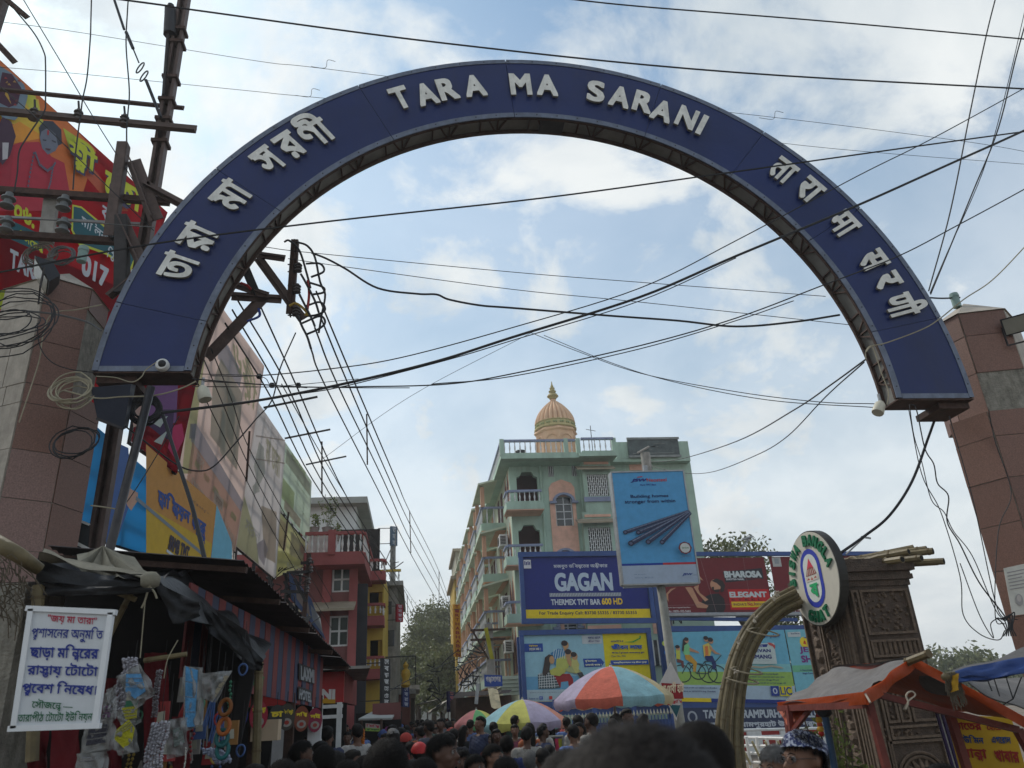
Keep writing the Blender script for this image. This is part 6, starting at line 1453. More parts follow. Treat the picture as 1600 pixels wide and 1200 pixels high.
m2=len(rg);fs=[(0,1+i,1+(i+1)%m2)for i in range(m2)]+[(1+r*m2+i,1+(r+1)*m2+i,1+(r+1)*m2+(i+1)%m2,1+r*m2+(i+1)%m2)for r in range(2)for i in range(m2)]
hp.add(vs,fs);hp.build('canvas_hump',M_CANV,tp,smooth=35)
cloth((at(60,868,5.2),at(238,903,5.15),at(232,897,5.3),at(70,862,5.5)),20,3,.02,M_CANV,'canvas_edge',tp,.015,seed=23)
MB().lathe(at(235,907,5.1),[(.02,-.05),(.055,-.03),(.06,.02),(.03,.05)],12).build('knob',M_CANV,tp,smooth=True)
for(a,b,Y,r_)in(((182,925),(212,937),5.3,.018),((225,1032),(292,1022),5.4,.016),((210,915),(150,1035),5.6,.02),((60,915),(50,1190),5.0,.035),((405,1035),(400,1200),7.2,.035)):bamboo('bamboo_pole',[at(*a,Y),at(*b,Y)],r_,tp,.3)
for P,r_ in(([(235,915),(228,930),(219,1028)],.004),([(235,918),(241,925),(245,935)],.006),([(232,920),(226,940),(221,950)],.006),([(278,1000),(262,1030),(256,1060)],.003)):mb=MB();mb.tube(catmull([at(x,y,5.05)for x,y in P],4),r_,4);mb.build('string',MATS['pale_cable'],tp)
mb=MB();P=[at(30,1240,7.0),at(330,1240,7.4),at(400,1040,7.4),at(385,985,7.3),at(245,896,7.2),at(60,872,7.0)];P[0].z=0;P[1].z=0;mb.slab(P,[p+Vector((0,.05,0))for p in P]);mb.build('back_cloth',mat('black_cloth',(.016,.014,.014),.95,.3,2),tp)  # black sheet added to close the gap; its colour stands for stall shade
for(x0,x1,y0,y1,Y)in((45,75,1095,1215,5.1),(80,125,1090,1215,5.6),(225,262,1020,1215,6.2),(160,190,1060,1215,6.2),(270,296,1120,1215,6.2)):
 cloth([at(x0,y1,Y),at(x1,y1,Y),at(x1,y0,Y),at(x0,y0,Y)],10,4,0,mat('deep_red_cloth',(.12,.006,.010),.8,.3,4,.3),'hanging_cloth',tp,.025,seed=x0)
g=thing('straw_bundle','rough bundle of straw and rope on a leaning pole end at the left edge','straw',at(15,900,4.8));mb=MB()
for k in range(120):
 c2=at(random.uniform(-30,40),random.uniform(858,960),random.uniform(4.7,5.0));d2=Vector((random.gauss(.03,.06),random.gauss(0,.04),random.gauss(-.09,.06)));mb.tube([c2,c2+d2*.6+Vector((0,0,.02)),c2+d2],.0035,3,False)
mb.build('straw',mat('dry_straw',(.10,.08,.055),.9,.4,8),g,kind='stuff');mb=MB();mb.tube([at(-20,840,4.8),at(30,868,4.8),at(62,890,4.9)],[.05,.045,.035],9);mb.build('pole_end',MATS['bamboo'],g,smooth=True)
mb=MB();q=at(20,1000,5.6);mb.box(q.x-.9,q.x+.07,5.5,6.1,0,q.z+.35);mb.build('masonry_stub',M_CORE,label='rough grey masonry stub at the left edge below the straw bundle',cat='masonry')
g=thing('notice_board','white framed board with hand painted blue Bengali lines, a red heading and green footer','notice board',at(95,1140,4.3))
BRD=mat('board_white',(.62,.64,.66),.6,.08,3,.05,0,.3,dirt=.12)
pn=Panel(at(17,1143,4.3),at(152,1138,4.3),at(178,953,4.3),at(46,947,4.3));pn.body(BRD,g,th=.02)
for a,b in((pn.BL,pn.BR),(pn.BR,pn.TR),(pn.TR,pn.TL),(pn.TL,pn.BL)):mb=MB();i_=((pn.BL+pn.TR)/2-(a+b)/2).normalized()*.016;i_=i_*.75;q_=(b-a).normalized()*(.0125 if abs((b-a).z)<.3 else-.014);mb.bar(a+i_-pn.n*.004-q_,b+i_-pn.n*.004+q_,.026,.034,up=pn.n);mb.build('frame_bar',mat('frame_white',(.72,.73,.74),.5,.08,4,0,0,.3,dirt=.1),g)
BI=srgb(35,50,130);
Tp(pn,'"জয় মা তারা"',(76,960),(152,965),(74,974),srgb(170,30,60),.015,30)
Tp(pn,'প্রশাসনের অনুমতি',(52,976),(163,980),(48,1001),BI,.028,34);Tp(pn,'ছাড়া মন্দিরের',(49,1005),(156,1008),(46,1032),BI,.028,34)
Tp(pn,'রাস্তায় টোটো',(45,1034),(155,1037),(42,1058),BI,.028,34);Tp(pn,'প্রবেশ নিষেধ।',(38,1062),(154,1066),(34,1087),BI,.028,34)
Tp(pn,'সৌজন্যে —',(52,1091),(116,1095),(50,1109),srgb(30,95,60),.015,28);Tp(pn,'তারাপীঠ টোটো ইউনিয়ন',(31,1112),(147,1110),(28,1131),srgb(30,95,60),.018,30);pn.done(g)
M_PLAS=mat('clear_packet',(.32,.32,.31),.22,.3,8,.3,0,.6);M_PLAS.node_tree.nodes['Principled BSDF'].inputs['Alpha'].default_value=.45
def packet(label,pts,inner,Y,icol,name='packet',cat='packet'):
 g=thing(name,label,cat,at(*pts[0],Y),group='packets hanging in the souvenir stall');c2=sum(([Vector(p)for p in pts]),Vector((0,0)))/len(pts)if False else None
 F_=[at(x,y,Y)for x,y in pts];Fq=F_ if len(F_)==4 else[F_[0],F_[1].lerp(F_[2],.5),F_[3],F_[-1]];cloth((Fq[3],Fq[2],Fq[1],Fq[0]),12,12,0,M_PLAS,'wrapper',g,.012,.002,seed=int(pts[0][0]));cloth((Fq[3]+Vector((.01,.03,-.03)),Fq[2]+Vector((.02,.03,.0)),Fq[1]+Vector((0,.03,.02)),Fq[0]+Vector((-.02,.03,0))),9,9,0,M_PLAS,'wrapper',g,.018,.002,seed=int(pts[0][1]))
 F_=[at(x,y,Y-.008)for x,y in inner];mb=MB();mb.slab(F_,[p+Vector((0,.006,0))for p in F_]);mb.build('contents',mat('folded_%02x%02x%02x'%tuple(int(q*255)for q in icol),icol,.8,.35,14,.6),g)
 mb=MB();a=F_[0];n=len(F_)
 for k in(1,2,3):mb.bar(F_[0].lerp(F_[-1],k/4)-Vector((0,.003,0)),F_[1].lerp(F_[2],k/4)-Vector((0,.003,0)),.003,.004)
 mb.build('folds',M_PLAS,g,kind='stuff')
packet('square plastic packet with folded sky blue cloth masks',[(184,1058),(215,1042),(236,1082),(208,1100)],[(197,1053),(220,1053),(227,1080),(211,1092),(196,1080)],4.9,srgb(85,140,185))
packet('yellow face mask packet directly below the square blue one',[(182,1112),(200,1102),(224,1110),(212,1128),(190,1135)],[(190,1106),(214,1103),(213,1122),(196,1124)],4.95,srgb(160,155,45))
packet('large yellow folded mask in clear plastic, lowest of the hanging packets',[(176,1150),(200,1122),(216,1140),(208,1175),(180,1172)],[(180,1142),(201,1124),(210,1138),(206,1158),(194,1170),(179,1155)],4.9,srgb(170,165,35))
packet('tall packet of sky blue masks hanging right of the bead strings',[(288,1040),(314,1048),(311,1132),(286,1135)],[(290,1041),(309,1047),(304,1135),(289,1137)],5.2,srgb(85,145,190))
packet('crumpled grey plastic packet hanging below the tall blue one',[(262,1125),(282,1112),(297,1140),(285,1180),(256,1178)],[(270,1140),(284,1135),(288,1160),(272,1168)],5.15,srgb(120,130,125))
packet('torn brown paper hanging under the tarpaulin edge',[(315,1052),(360,1052),(332,1098),(312,1085)],[(350,1056),(358,1056),(333,1095),(330,1090)],5.6,srgb(150,140,120))
packet('pinned white photograph print right of the notice board',[(135,1124),(175,1124),(170,1170),(125,1178)],[(140,1130),(168,1128),(164,1160),(134,1165)],4.6,(.06,.06,.08))
packet('white paper flap with a purple patch beside the notice board',[(163,1085),(177,1075),(172,1123),(160,1123)],[(160,1104),(172,1102),(171,1121),(160,1121)],4.5,srgb(120,90,120))
packet('blank white card below the pinned photograph',[(121,1178),(163,1175),(160,1215),(116,1215)],[(126,1184),(150,1182),(148,1188),(126,1190)],4.6,(.3,.3,.35))
rg_=random.Random(12)
for k in range(46):
 x=rg_.uniform(172,392);y=rg_.uniform(1045,1190);Y=rg_.uniform(6.0,6.9);c2=at(x,y,Y);kd_=k%4;cc=rg_.choice([(.30,.03,.03),(.35,.25,.05),(.05,.10,.25),(.30,.28,.26),(.25,.12,.03),(.04,.18,.10),(.35,.10,.18)])
 mb=MB();mb.use(ink(cc))
 if kd_==0:
  for j in range(14):mb.lathe(c2+Vector((rg_.gauss(0,.006),0,-.028*j)),[(.004,-.012),(.012,0),(.004,.012)],6)
 elif kd_==1:mb.tube([c2+Vector((.03*math.cos(t),.01*math.sin(2*t),.04*math.sin(t)))for t in[2*math.pi*i/14 for i in range(15)]],.007,5,False)
 elif kd_==2:
  w2,h2=rg_.uniform(.03,.06),rg_.uniform(.05,.11);mb.hexa([c2+Vector(q)for q in((-w2,0,-h2),(w2,.01,-h2),(w2,.03,-h2),(-w2,.02,-h2),(-w2*.8,0,h2),(w2*.9,.01,h2),(w2,.03,h2),(-w2,.02,h2))]);mb.use(ink((.4,.38,.3)));mb.hexa([c2+Vector(q)for q in((-w2*.6,-.004,-h2*.5),(w2*.6,-.004,-h2*.5),(w2*.6,-.001,-h2*.5),(-w2*.6,-.001,-h2*.5),(-w2*.5,-.004,h2*.2),(w2*.5,-.004,h2*.3),(w2*.5,-.001,h2*.3),(-w2*.5,-.001,h2*.2))])
 else:
  for j in range(6):a_=rg_.uniform(-.5,.5);mb.tube([c2,c2+Vector((a_*.08,0,-.1)),c2+Vector((a_*.14,0,-.22-.05*rg_.random()))],.006,4)
 mb.use(M_WIRE);mb.tube([c2,c2+Vector((0,0,.35))],.0025,3)
 mb.build('hanging_trinket',None,tp)
bead_me=None
def beads(label,pts,Y,r,n,col,rows=3):
 g=MB();g.use(mat('bead_%02x'%int(col[0]*255),col,.2,.1,9,0,0,.6));P=catmull([at(x,y,Y)for x,y in pts],20)
 for k in range(n):
  q=P[int(k/n*(len(P)-1))]
  for j in range(rows):o=Vector(((j-rows/2)*r*1.7+random.uniform(-.3,.3)*r,random.uniform(-1,1)*r,random.uniform(-1,1)*r));g.lathe(q+o,[(r*.35,-r*.8),(r,0),(r*.35,r*.8)],6)
 return g.build('bead_strings',None,label=label,cat='beads',group='bead strings in the souvenir stall',kind=None)
beads('thick rope of black and white beads curving down left of the mask packets',[(204,1028),(207,1045),(198,1065),(188,1090),(184,1110)],5.0,.010,60,(.28,.27,.30),5)
beads('thick hanging rope of pale beads below the thin strings',[(254,1130),(250,1150),(243,1175),(241,1210)],5.0,.010,60,(.32,.31,.34),6)
beads('thin dark bead strings hanging beside the packets',[(251,1048),(246,1080),(243,1120)],5.1,.007,60,(.14,.12,.13),3)
beads('single thin pearl string hanging at the bottom of the stall',[(291,1168),(291,1185),(289,1200)],5.1,.005,22,(.5,.48,.42),1)
beads('bright small trinkets in a pile at the stall bottom',[(330,1172),(345,1180),(352,1190)],5.8,.012,40,(.24,.27,.36),5)
for(x,y,c2,lb)in((352,1105,srgb(120,70,25),'orange bangle hanging in the stall, upper of two'),(350,1135,srgb(150,80,30),'orange wooden ring hanging in the stall, lower of two'),(347,1153,srgb(30,85,85),'teal ring hanging below the orange ones'),(348,1172,srgb(25,90,90),'dark teal ring at the bottom of the hanging rings')):
 mb=MB();c3=at(x,y,5.7);mb.tube([c3+Vector((.036*math.cos(t),.015*math.sin(t),.048*math.sin(t)))for t in[2*math.pi*i/16 for i in range(17)]],.014,6,False);mb.build('ring',ink(c2),smooth=True,label=lb,cat='ring',group='rings hanging in the souvenir stall')
# ============ UMBRELLAS
def umbrella(label,px,pytop,pxl,pxr,pyrim,Y,cols,nseg=8,rot=0.0,drop=.14,ppx=None):
 a,b=at(pxl,pyrim,Y),at(pxr,pyrim,Y);R=(b.x-a.x)/2;cx=(a.x+b.x)/2;zt_=at(px,pytop,Y).z;zr_=(a.z+b.z)/2
 H=zt_-zr_;g=thing('street_umbrella',label,'umbrella',(cx,Y,0),group='vendors umbrellas along the right of the street')
 for k in range(nseg):
  t0=rot+2*math.pi*k/nseg;t1=rot+2*math.pi*(k+1)/nseg;mb=MB();vs=[];nr,na=7,6
  for i in range(nr+1):
   f_=i/nr;r=R*f_;z=zt_-H*(f_**1.75)
   for j in range(na+1):
    u=j/na;t=t0+(t1-t0)*u;chord=math.cos((t1-t0)/2)/math.cos(t-(t0+t1)/2);rr=r*(chord*.75+.25)
    vs.append((cx+rr*math.cos(t),Y+rr*math.sin(t),z-.05*math.sin(math.pi*u)*f_*R*.4+random.uniform(-.004,.004)))
  for dz,out_ in((.5,.01),(1,-.02)):
   for j in range(na+1):
    v=vs[nr*(na+1)+j];t=t0+(t1-t0)*j/na;vs.append((v[0]+out_*math.cos(t),v[1]+out_*math.sin(t),v[2]-drop*dz-(.02*math.sin(j*2.1)if dz==1 else 0)))
  nrr=nr+2;w_=na+1;fs=[(i*w_+j,i*w_+j+1,(i+1)*w_+j+1,(i+1)*w_+j)for i in range(nrr)for j in range(na)]
  mb.add(vs,fs);c2=cols[k%len(cols)];mb.build('canopy_panel',mat('umbrella_%02x%02x%02x'%tuple(int(q*255)for q in c2),c2,.8,.22,5,.5,0,.2,dirt=.4,trans=.25),g,smooth=40)
  mb=MB();P=[Vector((cx+R*f_*math.cos(t0)*.99,Y+R*f_*math.sin(t0)*.99,zt_-H*f_**1.75-.012))for f_ in(0,.2,.4,.6,.8,1)];mb.tube(P,.007,4);mb.build('rib',M_GALV,g)
 mb=MB();mb.tube([(cx,Y,0),(cx,Y,zt_+.04)],.022,8);mb.build('pole',M_POLE,g);mb=MB();mb.lathe((cx,Y,zt_-.01),[(.03,0),(.025,.02),(.012,.04),(.008,.06)],8);mb.build('cap',M_WHITE,g);return g
CR,CB,CT,CY_,CP,CO,CG=srgb(215,115,95),srgb(150,195,205),srgb(205,190,150),srgb(205,203,110),srgb(185,175,200),srgb(212,145,125),srgb(110,180,120)
umbrella('large red, pale blue and tan umbrella in front of the family advert',958,1041,866,1050,1090,13.5,[CB,CT,CR,CB,CT,CR,CP,CR],8,math.pi*1.5-.10)
umbrella('yellow and lilac umbrella with blue and salmon panels, middle of the three',817,1093,748,887,1128,16.5,[CP,CO,CB,CY_,CP,CR,CB,CY_],8,math.pi*1.5+.02)
umbrella('pink green and yellow umbrella half behind the yellow one, farthest of the three',748,1109,709,780,1130,20,[srgb(200,130,130),CG,CY_,srgb(200,130,130)],8,math.pi*1.5-math.pi/3)
# ============ ORANGE CANOPY CART
cart=thing('canopy_cart','hand cart stall with a grey topped orange tarpaulin canopy on rust red posts','cart',(3.6,6,0),group=None)
M_ORT=mat('orange_tarp',(.50,.085,.018),.5,.2,4,.3,0,.35,trans=.4);M_GRT=mat('faded_grey_tarp',(.15,.14,.135),.85,.25,6,.4,dirt=.35)
nE,fE=at(1352,1086,5.0),at(1216,1101,7.0);nR,fR=at(1424,1030,5.6),at(1300,1046,7.6);nS,fS=at(1612,1132,5.0),at(1462,1116,7.2)
cloth((fE,nE,nR,fR),24,10,.04,M_GRT,'roof_tarp',cart,.018,seed=31)
cloth((nR,nS,fS+Vector((0,0,.1)),fR),24,10,.05,M_ORT,'roof_lining',cart,.02,seed=33)
cloth((nR+Vector((0,0,.02)),nS+Vector((0,0,.02)),fS+Vector((0,0,.13)),fR+Vector((0,0,.02))),20,8,.05,M_GRT,'roof_tarp',cart,.016,seed=35)
def strip(A,B,w_,m,nm,seed,dz=0):
 cloth((A+Vector((0,0,-w_)),B+Vector((0,0,-w_)),B+Vector((0,-.004,.02)),A+Vector((0,-.004,.02))),30,2,.0,m,nm,cart,.008,seed=seed)
strip(fE,nE,.055,M_ORT,'orange_hem',41);strip(nE+Vector((0,-.01,0)),nR+Vector((0,-.01,0)),.06,M_ORT,'orange_hem',42);strip(nR+Vector((0,-.012,0)),nS+Vector((0,-.012,0)),.05,M_ORT,'orange_hem',43)
cloth((fE+Vector((0,0,-.06)),at(1240,1150,6.5),at(1268,1103,6.4),at(1240,1100,6.8)),6,6,0,M_ORT,'corner_flap',cart,.01,seed=44)
M_RPOST=mat('rust_red_paint',(.17,.04,.03),.6,.3,6,.2,0,.35,dirt=.3)
def cbar(a,Ya,b,Yb,w_,nm='frame_bar'):mb=MB();mb.bar(at(*a,Ya),at(*b,Yb),w_);mb.build(nm,M_RPOST,cart)
cbar((1218,1107),6.9,(1352,1101),5.1,.045);cbar((1232,1102),6.6,(1237,1145),6.6,.04);cbar((1237,1145),6.6,(1268,1105),6.2,.03);cbar((1356,1092),5.1,(1385,1200),5.1,.042,'post');cbar((1228,1105),6.9,(1240,1200),6.9,.045,'post')
cbar((1424,1036),5.7,(1310,1050),7.5,.05,'ridge_bar');cbar((1365,1084),5.15,(1590,1140),5.15,.04);cbar((1484,1115),5.6,(1520,1230),5.6,.05,'post');cbar((1590,1140),5.2,(1640,1230),5.2,.05,'post')
for(a,b)in(((1352,1100),(1385,1210)),((1590,1140),(1640,1230))):
 p=at(*b,5.1);mb=MB();mb.bar(p,Vector((p.x,p.y,0)),.05);mb.build('post',M_RPOST,cart)
bamboo('ridge_pole_end',[at(1418,1034,5.5),at(1452,1021,5.3)],.028,cart,.2)
mb=MB();q0,q1=at(1240,1215,6.9),at(1640,1215,5.0);mb.box(q0.x,q1.x,5.2,6.9,.62,.72);mb.build('cart_deck',M_RUST,cart)
for(x,y)in((q0.x+.4,6.8),(q1.x-.6,6.8),(q0.x+.5,5.3),(q1.x-.6,5.3)):
 mb=MB();mb.tube([(x+.3*math.cos(t),y,.32+.3*math.sin(t))for t in[2*math.pi*i/20 for i in range(21)]],.025,6,False);w2=mb.build('wheel',M_BLACKPL,cart);mb=MB()
 for k in range(8):mb.tube([(x,y,.32),(x+.29*math.cos(k*.785),y,.32+.29*math.sin(k*.785))],.005,4)
 mb.build('spokes',M_GALV,w2)
mb=MB();P=catmull([at(1412,1108,5.05),at(1420,1095,5.0),at(1430,1086,5.0),at(1424,1080,5.0),at(1416,1086,5.0),at(1419,1098,5.0),at(1415,1108,5.0)],5);mb.tube(P,.006,4);mb.tube([at(1352,1084,5),at(1360,1098,4.95)],.008,4);mb.build('tie_string',MATS['pale_cloth'],cart)
g=thing('lemon_chilli_string','string of lemons and red chillies hanging from the left end of the orange canopy','charm string',at(1280,1150,6.2))
for k,(col,r)in enumerate(((srgb(120,90,60),.022),(srgb(150,40,30),.018),(srgb(200,150,50),.026),(srgb(190,80,40),.022),(srgb(205,155,55),.026),(srgb(170,40,30),.022))):
 c2=at(1277+k*1.3,1111+k*7,6.2);mb=MB();mb.lathe(c2,[(r*.3,-r),(r*.8,-r*.6),(r,0),(r*.8,r*.6),(r*.3,r)],12);mb.build('lemon',ink(col),g,smooth=True)
mb=MB();mb.tube([at(1276,1103,6.2),at(1285,1155,6.2)],.004,4);mb.build('thread',M_WIRE,g)
g=thing('umbrella_stand','blue and black steel stand with a knob on top beside the lemon string','stand',at(1300,1200,6.0));mb=MB();mb.tube([at(1289,1116,6.0),at(1304,1200,6.0),at(1306,1215,6.0)],.026,10);mb.build('post',mat('stand_blue',(.02,.05,.10),.4,.4,6,.1),g)
MB().lathe(at(1289,1116,6.0),[(.03,-.02),(.055,.0),(.05,.05),(.02,.07)],12).build('knob',M_BLACKPL,g,smooth=True);mb=MB();p=at(1306,1215,6.0);mb.tube([p,(p.x,p.y,0)],.035,8);mb.build('foot',M_BLACKPL,g)
g=thing('menu_banner','yellow banner with painted red and blue Bengali words under the orange canopy','banner',at(1530,1200,6.3))
pn=Panel(at(1508,1235,6.2),at(1612,1235,6.0),at(1580,1120,6.0),at(1478,1118,6.2));pn.body(ink(srgb(190,150,30)),g,th=.01)
DR=srgb(140,30,25)
for s,a,b,c2,col in(('ভাতের',(1487,1128),(1532,1129),(1490,1140),DR),('হোটেল',(1540,1130),(1572,1131),(1542,1141),DR),('চাউমিন',(1493,1147),(1535,1149),(1496,1160),srgb(30,60,110)),('এগরোল',(1548,1150),(1578,1151),(1550,1161),srgb(30,60,110)),('রান্না',(1500,1168),(1540,1170),(1504,1188),DR),('খাবার',(1552,1171),(1590,1173),(1556,1190),DR)):
 Tp(pn,s,a,b,c2,col,.05,22)
pn.done(g)
for x0,x1 in((1461,1478),):
 mb=MB();P=[at(1462,1112,6.6),at(1478,1112,6.6),at(1505,1200,6.6),at(1488,1200,6.6)];mb.slab(P,[p+Vector((0,.02,0))for p in P]);mb.build('striped_board',M_WHITE,label='narrow white board with dark edges standing between the carved tower and the banner',cat='board')
 for dx in(1,9,15):mb=MB();mb.bar(at(1462+dx,1112,6.55),at(1488+dx,1200,6.55),.02);mb.build('edge_strip',mat('indigo_strip',(.04,.02,.1),.5,.1,3),bpy.data.objects['striped_board'])
g=thing('blue_tarp_canopy','blue edged grey tarpaulin canopy entering from the right edge, tied to a pole end','canopy',at(1560,1100,4.0))
M_BLT=mat('blue_tarp',(.03,.07,.24),.55,.3,5,.4,0,.4,trans=.15)
cloth((at(1496,1062,4.0),at(1660,1035,3.7),at(1660,985,4.3),at(1488,1050,4.3)),26,8,.02,M_GRT,'tarp_top',g,.012,seed=51)
cloth((at(1498,1066,3.98),at(1660,1040,3.68),at(1660,1012,3.72),at(1492,1048,4.02)),26,6,.01,M_BLT,'blue_edge',g,.014,seed=52)
cloth((at(1512,1066,4.4),at(1690,1140,4.2),at(1690,1050,5.2),at(1530,1056,5.2)),20,10,.03,M_GRT,'lower_sheet',g,.01,seed=53)
mb=MB();mb.tube([at(1476,1058,4.0),at(1500,1056,4.1),at(1660,1030,4.0)],[.02,.03,.03],8);mb.build('pole',MATS['bamboo'],g,smooth=True)
mb=MB()
for k in range(130):c2=at(random.uniform(1476,1496),random.uniform(1050,1066),4.0);mb.tube([c2,c2+Vector((random.uniform(-.02,.02),-.01,-random.uniform(.02,.15)))],.0022,3,False)
mb.build('straw_fringe',MATS['dry_straw'],g,kind='stuff');cloth([at(x,y,3.97)for x,y in((1486,1082),(1496,1078),(1497,1052),(1488,1056))],5,5,0,mat('yellow_rag',(.45,.25,.02),.8,.2,5,.3),'yellow_rag',g,.006,seed=55)
for(a,b)in(((1543,1062),(1550,1080)),((1553,1060),(1562,1088)),((1572,1058),(1583,1092)),((1596,1058),(1583,1092)),((1583,1092),(1568,1101))):mb=MB();mb.tube([at(*a,4.1),at(*b,4.1)],.003,4);mb.build('tie_cord',M_WIRE,g)
# ============ POLE, SMALL SHOPS AND CLUTTER UNDER THE HOTEL
g=thing('concrete_power_pole','concrete power pole with cross arms in front of the street side of the green hotel','power pole',(at(771,1090,27).x,27,0))
mb=MB();a=at(763,975,27);mb.bar((a.x,27,a.z),(a.x+.1,27,0),.26,.2,up=Vector((0,1,0)));mb.build('shaft',M_CONC,g)
for y in(985,1000):mb=MB();mb.bar(at(735,y,26.8),at(790,y-2,26.8),.07);mb.build('cross_arm',M_RUST,g)
mb=MB();mb.bar(at(738,985,26.8),at(763,1030,26.9),.05);mb.build('stay',M_RUST,g);cloth([at(x,y,26.7)for x,y in((766,1030),(772,1030),(762,980),(756,982))],4,6,0,mat('yellow_cloth_strip',(.42,.38,.03),.8,.2,3),'yellow_strip',g,.03,seed=61)
g=thing('blue_shop_board','small blue shop board with pale Bengali letters below the concrete pole','sign',at(770,1070,24));pn=Panel.px((757,1054),(785,1055),(785,1072),(757,1073),24);pn.body(ink(srgb(45,75,150)),g,th=.06);pn.text('গঙ্গাসাগর',.08,.25,.92,.85,(.5,.48,.5),.06,18);pn.done(g)
g=thing('low_shop_row','row of low brown shops with sagging tin eaves at the foot of the green hotel','shop',(4.2,28,0))
a,b,z0,z1=rpx(712,1088,800,1125,26);mb=MB();mb.box(a,b,26,30,0,z1);mb.build('wall',mat('sooty_brick',(.09,.05,.035),.9,.4,3,.4),g)
corr(at(706,1092,24.5),at(795,1083,24.5),at(800,1078,27),at(715,1082,27),M_TIN,g,5)
cloth([at(x,y,Y)for x,y,Y in((768,1106,23),(784,1108,23),(778,1078,25),(762,1074,25))],6,6,0,mat('woven_mat',(.32,.28,.18),.9,.3,9,.5),'woven_mat',g,.02,seed=63)
mb=MB();mb.bar(at(747,1068,24),at(744,1100,24),.1,.06);mb.build('board_end',M_GALV,g)
g=thing('stone_clad_balcony','lowest corner balcony of the hotel clad in pale stone courses','balcony',(4.3,34.5,0));a,b,z0,z1=rpx(785,1056,813,1086,34.6)
for k in range(5):mb=MB();z=z0+(z1-z0)*k/5;e=.05*k;mb.box(a-e,b+e,34.6-e,36-.01,z+.005,z+(z1-z0)/5-.008);mb.build('stone_course',M_GREENL,g)
g=thing('clothes_rail','rail of hanging pink white and black clothes under the yellow umbrella','clothes rail',(2.6,15.5,0));mb=MB();mb.tube([at(795,1155,15.5),at(880,1150,15.5)],.02,6);mb.tube([at(797,1155,15.5),(at(797,1155,15.5).x,15.5,0)],.02,6);mb.tube([at(879,1150,15.5),(at(879,1150,15.5).x,15.5,0)],.02,6);mb.build('rail',M_POLE,g)
for k in range(17):
 x=798+k*4.9;t_=at(x,1154,15.5);h=random.uniform(.5,.8);ww=random.uniform(.07,.12);cloth((t_+Vector((-ww,.02,-h)),t_+Vector((ww,.05,-h)),t_+Vector((ww*.7,.02,0)),t_+Vector((-ww*.7,-.02,0))),4,5,0,ink(random.choice([srgb(200,50,90),srgb(190,185,190),(.02,.02,.02),srgb(190,60,50),(.02,.02,.025),srgb(170,170,60),srgb(60,60,120)])),'garment',g,.02,seed=70+k)
awn=[(650,1100,700,1096,60),(668,1112,705,1102,45),(690,1112,708,1104,36),(655,1106,680,1100,75)]
for i,(x0,y0,x1,y1,Y)in enumerate(awn):
 a,b=at(x0,y0,Y+2),at(x1,y1,Y);g=thing('market_awning',['pale sagging awning farthest down the street on the right','dusty grey awning over the right side of the far street','short pale awning just left of the umbrellas down the street','white awning in the middle distance under the trees'][i],'awning',(b.x,Y,0),group='awnings over the far street stalls')
 cloth((a,a+Vector((0,-5,-.1)),b+Vector((0,-5,.3)),b+Vector((0,3,.4))),10,6,.1,mat('dusty_awning',(.32,.30,.26),.9,.25,1.5,.2,dirt=.3),'cloth',g,.05,seed=90+i)
 mb=MB();mb.tube([a,(a.x,a.y,0)],.04,5);mb.tube([b,(b.x,b.y,0)],.04,5);mb.build('post',M_RUST,g)
for i,(x0,x1,yt,Y,side,col,lab)in enumerate(((640,648,1078,50,-1,(.12,.11,.10),'grey block on the left of the far street beyond the signs'),(628,640,1085,42,-1,(.22,.08,.06),'reddish low house on the left of the far street'),(715,735,862,72,1,(.36,.34,.26),'cream upper house at the far end of the hotel row'),(712,731,905,66,1,(.45,.30,.05),'mustard house between the hotel and the far cream house'))):
 a,b,z0,z1=rpx(x0,yt,x1,1120,Y);g=thing('far_house',lab,'building',(a,Y,0));e=3.5
 if side<0:a-=e
 else:b+=e
 m_=mat('far_plaster_%d'%i,col,.9,.2,.6,.05,dirt=.3);mb=MB();mb.box(a,b,Y,Y+9,0,z1);mb.build('wall',m_,g);mb=MB();mb.box(a-.3,b+.3,Y-.4,Y+9.3,z1+.003,z1+.25);mb.build('roof_slab',M_BUFF if side>0 else M_CONC,g)
 for fz in np.arange(2.2,z1-1.5,3.0):
  for wx in((a+.5,)if b-a<5 else(a+.5,a+2.3)):
   mb=MB();mb.box(wx,wx+.8,Y-.05,Y-.003,fz,fz+1.1);wn=mb.build('window',M_GLASS,g);mb=MB();mb.box(wx-.08,wx+.88,Y-.3,Y-.053,fz+1.12,fz+1.2);mb.build('hood',M_CONC,wn)
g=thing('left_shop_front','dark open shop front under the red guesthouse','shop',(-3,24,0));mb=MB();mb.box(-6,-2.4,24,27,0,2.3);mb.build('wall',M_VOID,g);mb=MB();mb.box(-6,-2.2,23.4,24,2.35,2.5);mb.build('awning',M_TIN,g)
# ============ CABLES
def cable(label,pts,Y,r=.010,m=None,group='power and telephone cables overhead',n=7,name='overhead_cable'):
 """pts are spots of the photograph; Y a number, a pair (start, end) or a list"""
 k=len(pts)
 if isinstance(Y,(int,float)):Ys=[Y]*k
 elif len(Y)==2 and k!=2:
  L=[0]
  for a,b in zip(pts[:-1],pts[1:]):L.append(L[-1]+math.hypot(b[0]-a[0],b[1]-a[1]))
  Ys=[1/(1/Y[0]+(1/Y[1]-1/Y[0])*l/L[-1])for l in L]
 else:Ys=Y
 P=catmull([at(x,y,q)for(x,y),q in zip(pts,Ys)],n);mb=MB();mb.tube(P,r,5,False)
 return mb.build(name,m or M_WIRE,label=label,cat='cable',group=group)
cable('thick black cable crossing the whole top of the photo above the arch',[(150,-6),(262,9),(300,15),(700,68),(1150,113),(1700,144)],8.5,.014)
cable('black cable across the top right corner, second from the top',[(860,-5),(1000,10),(1300,34),(1700,70)],8.0,.011)
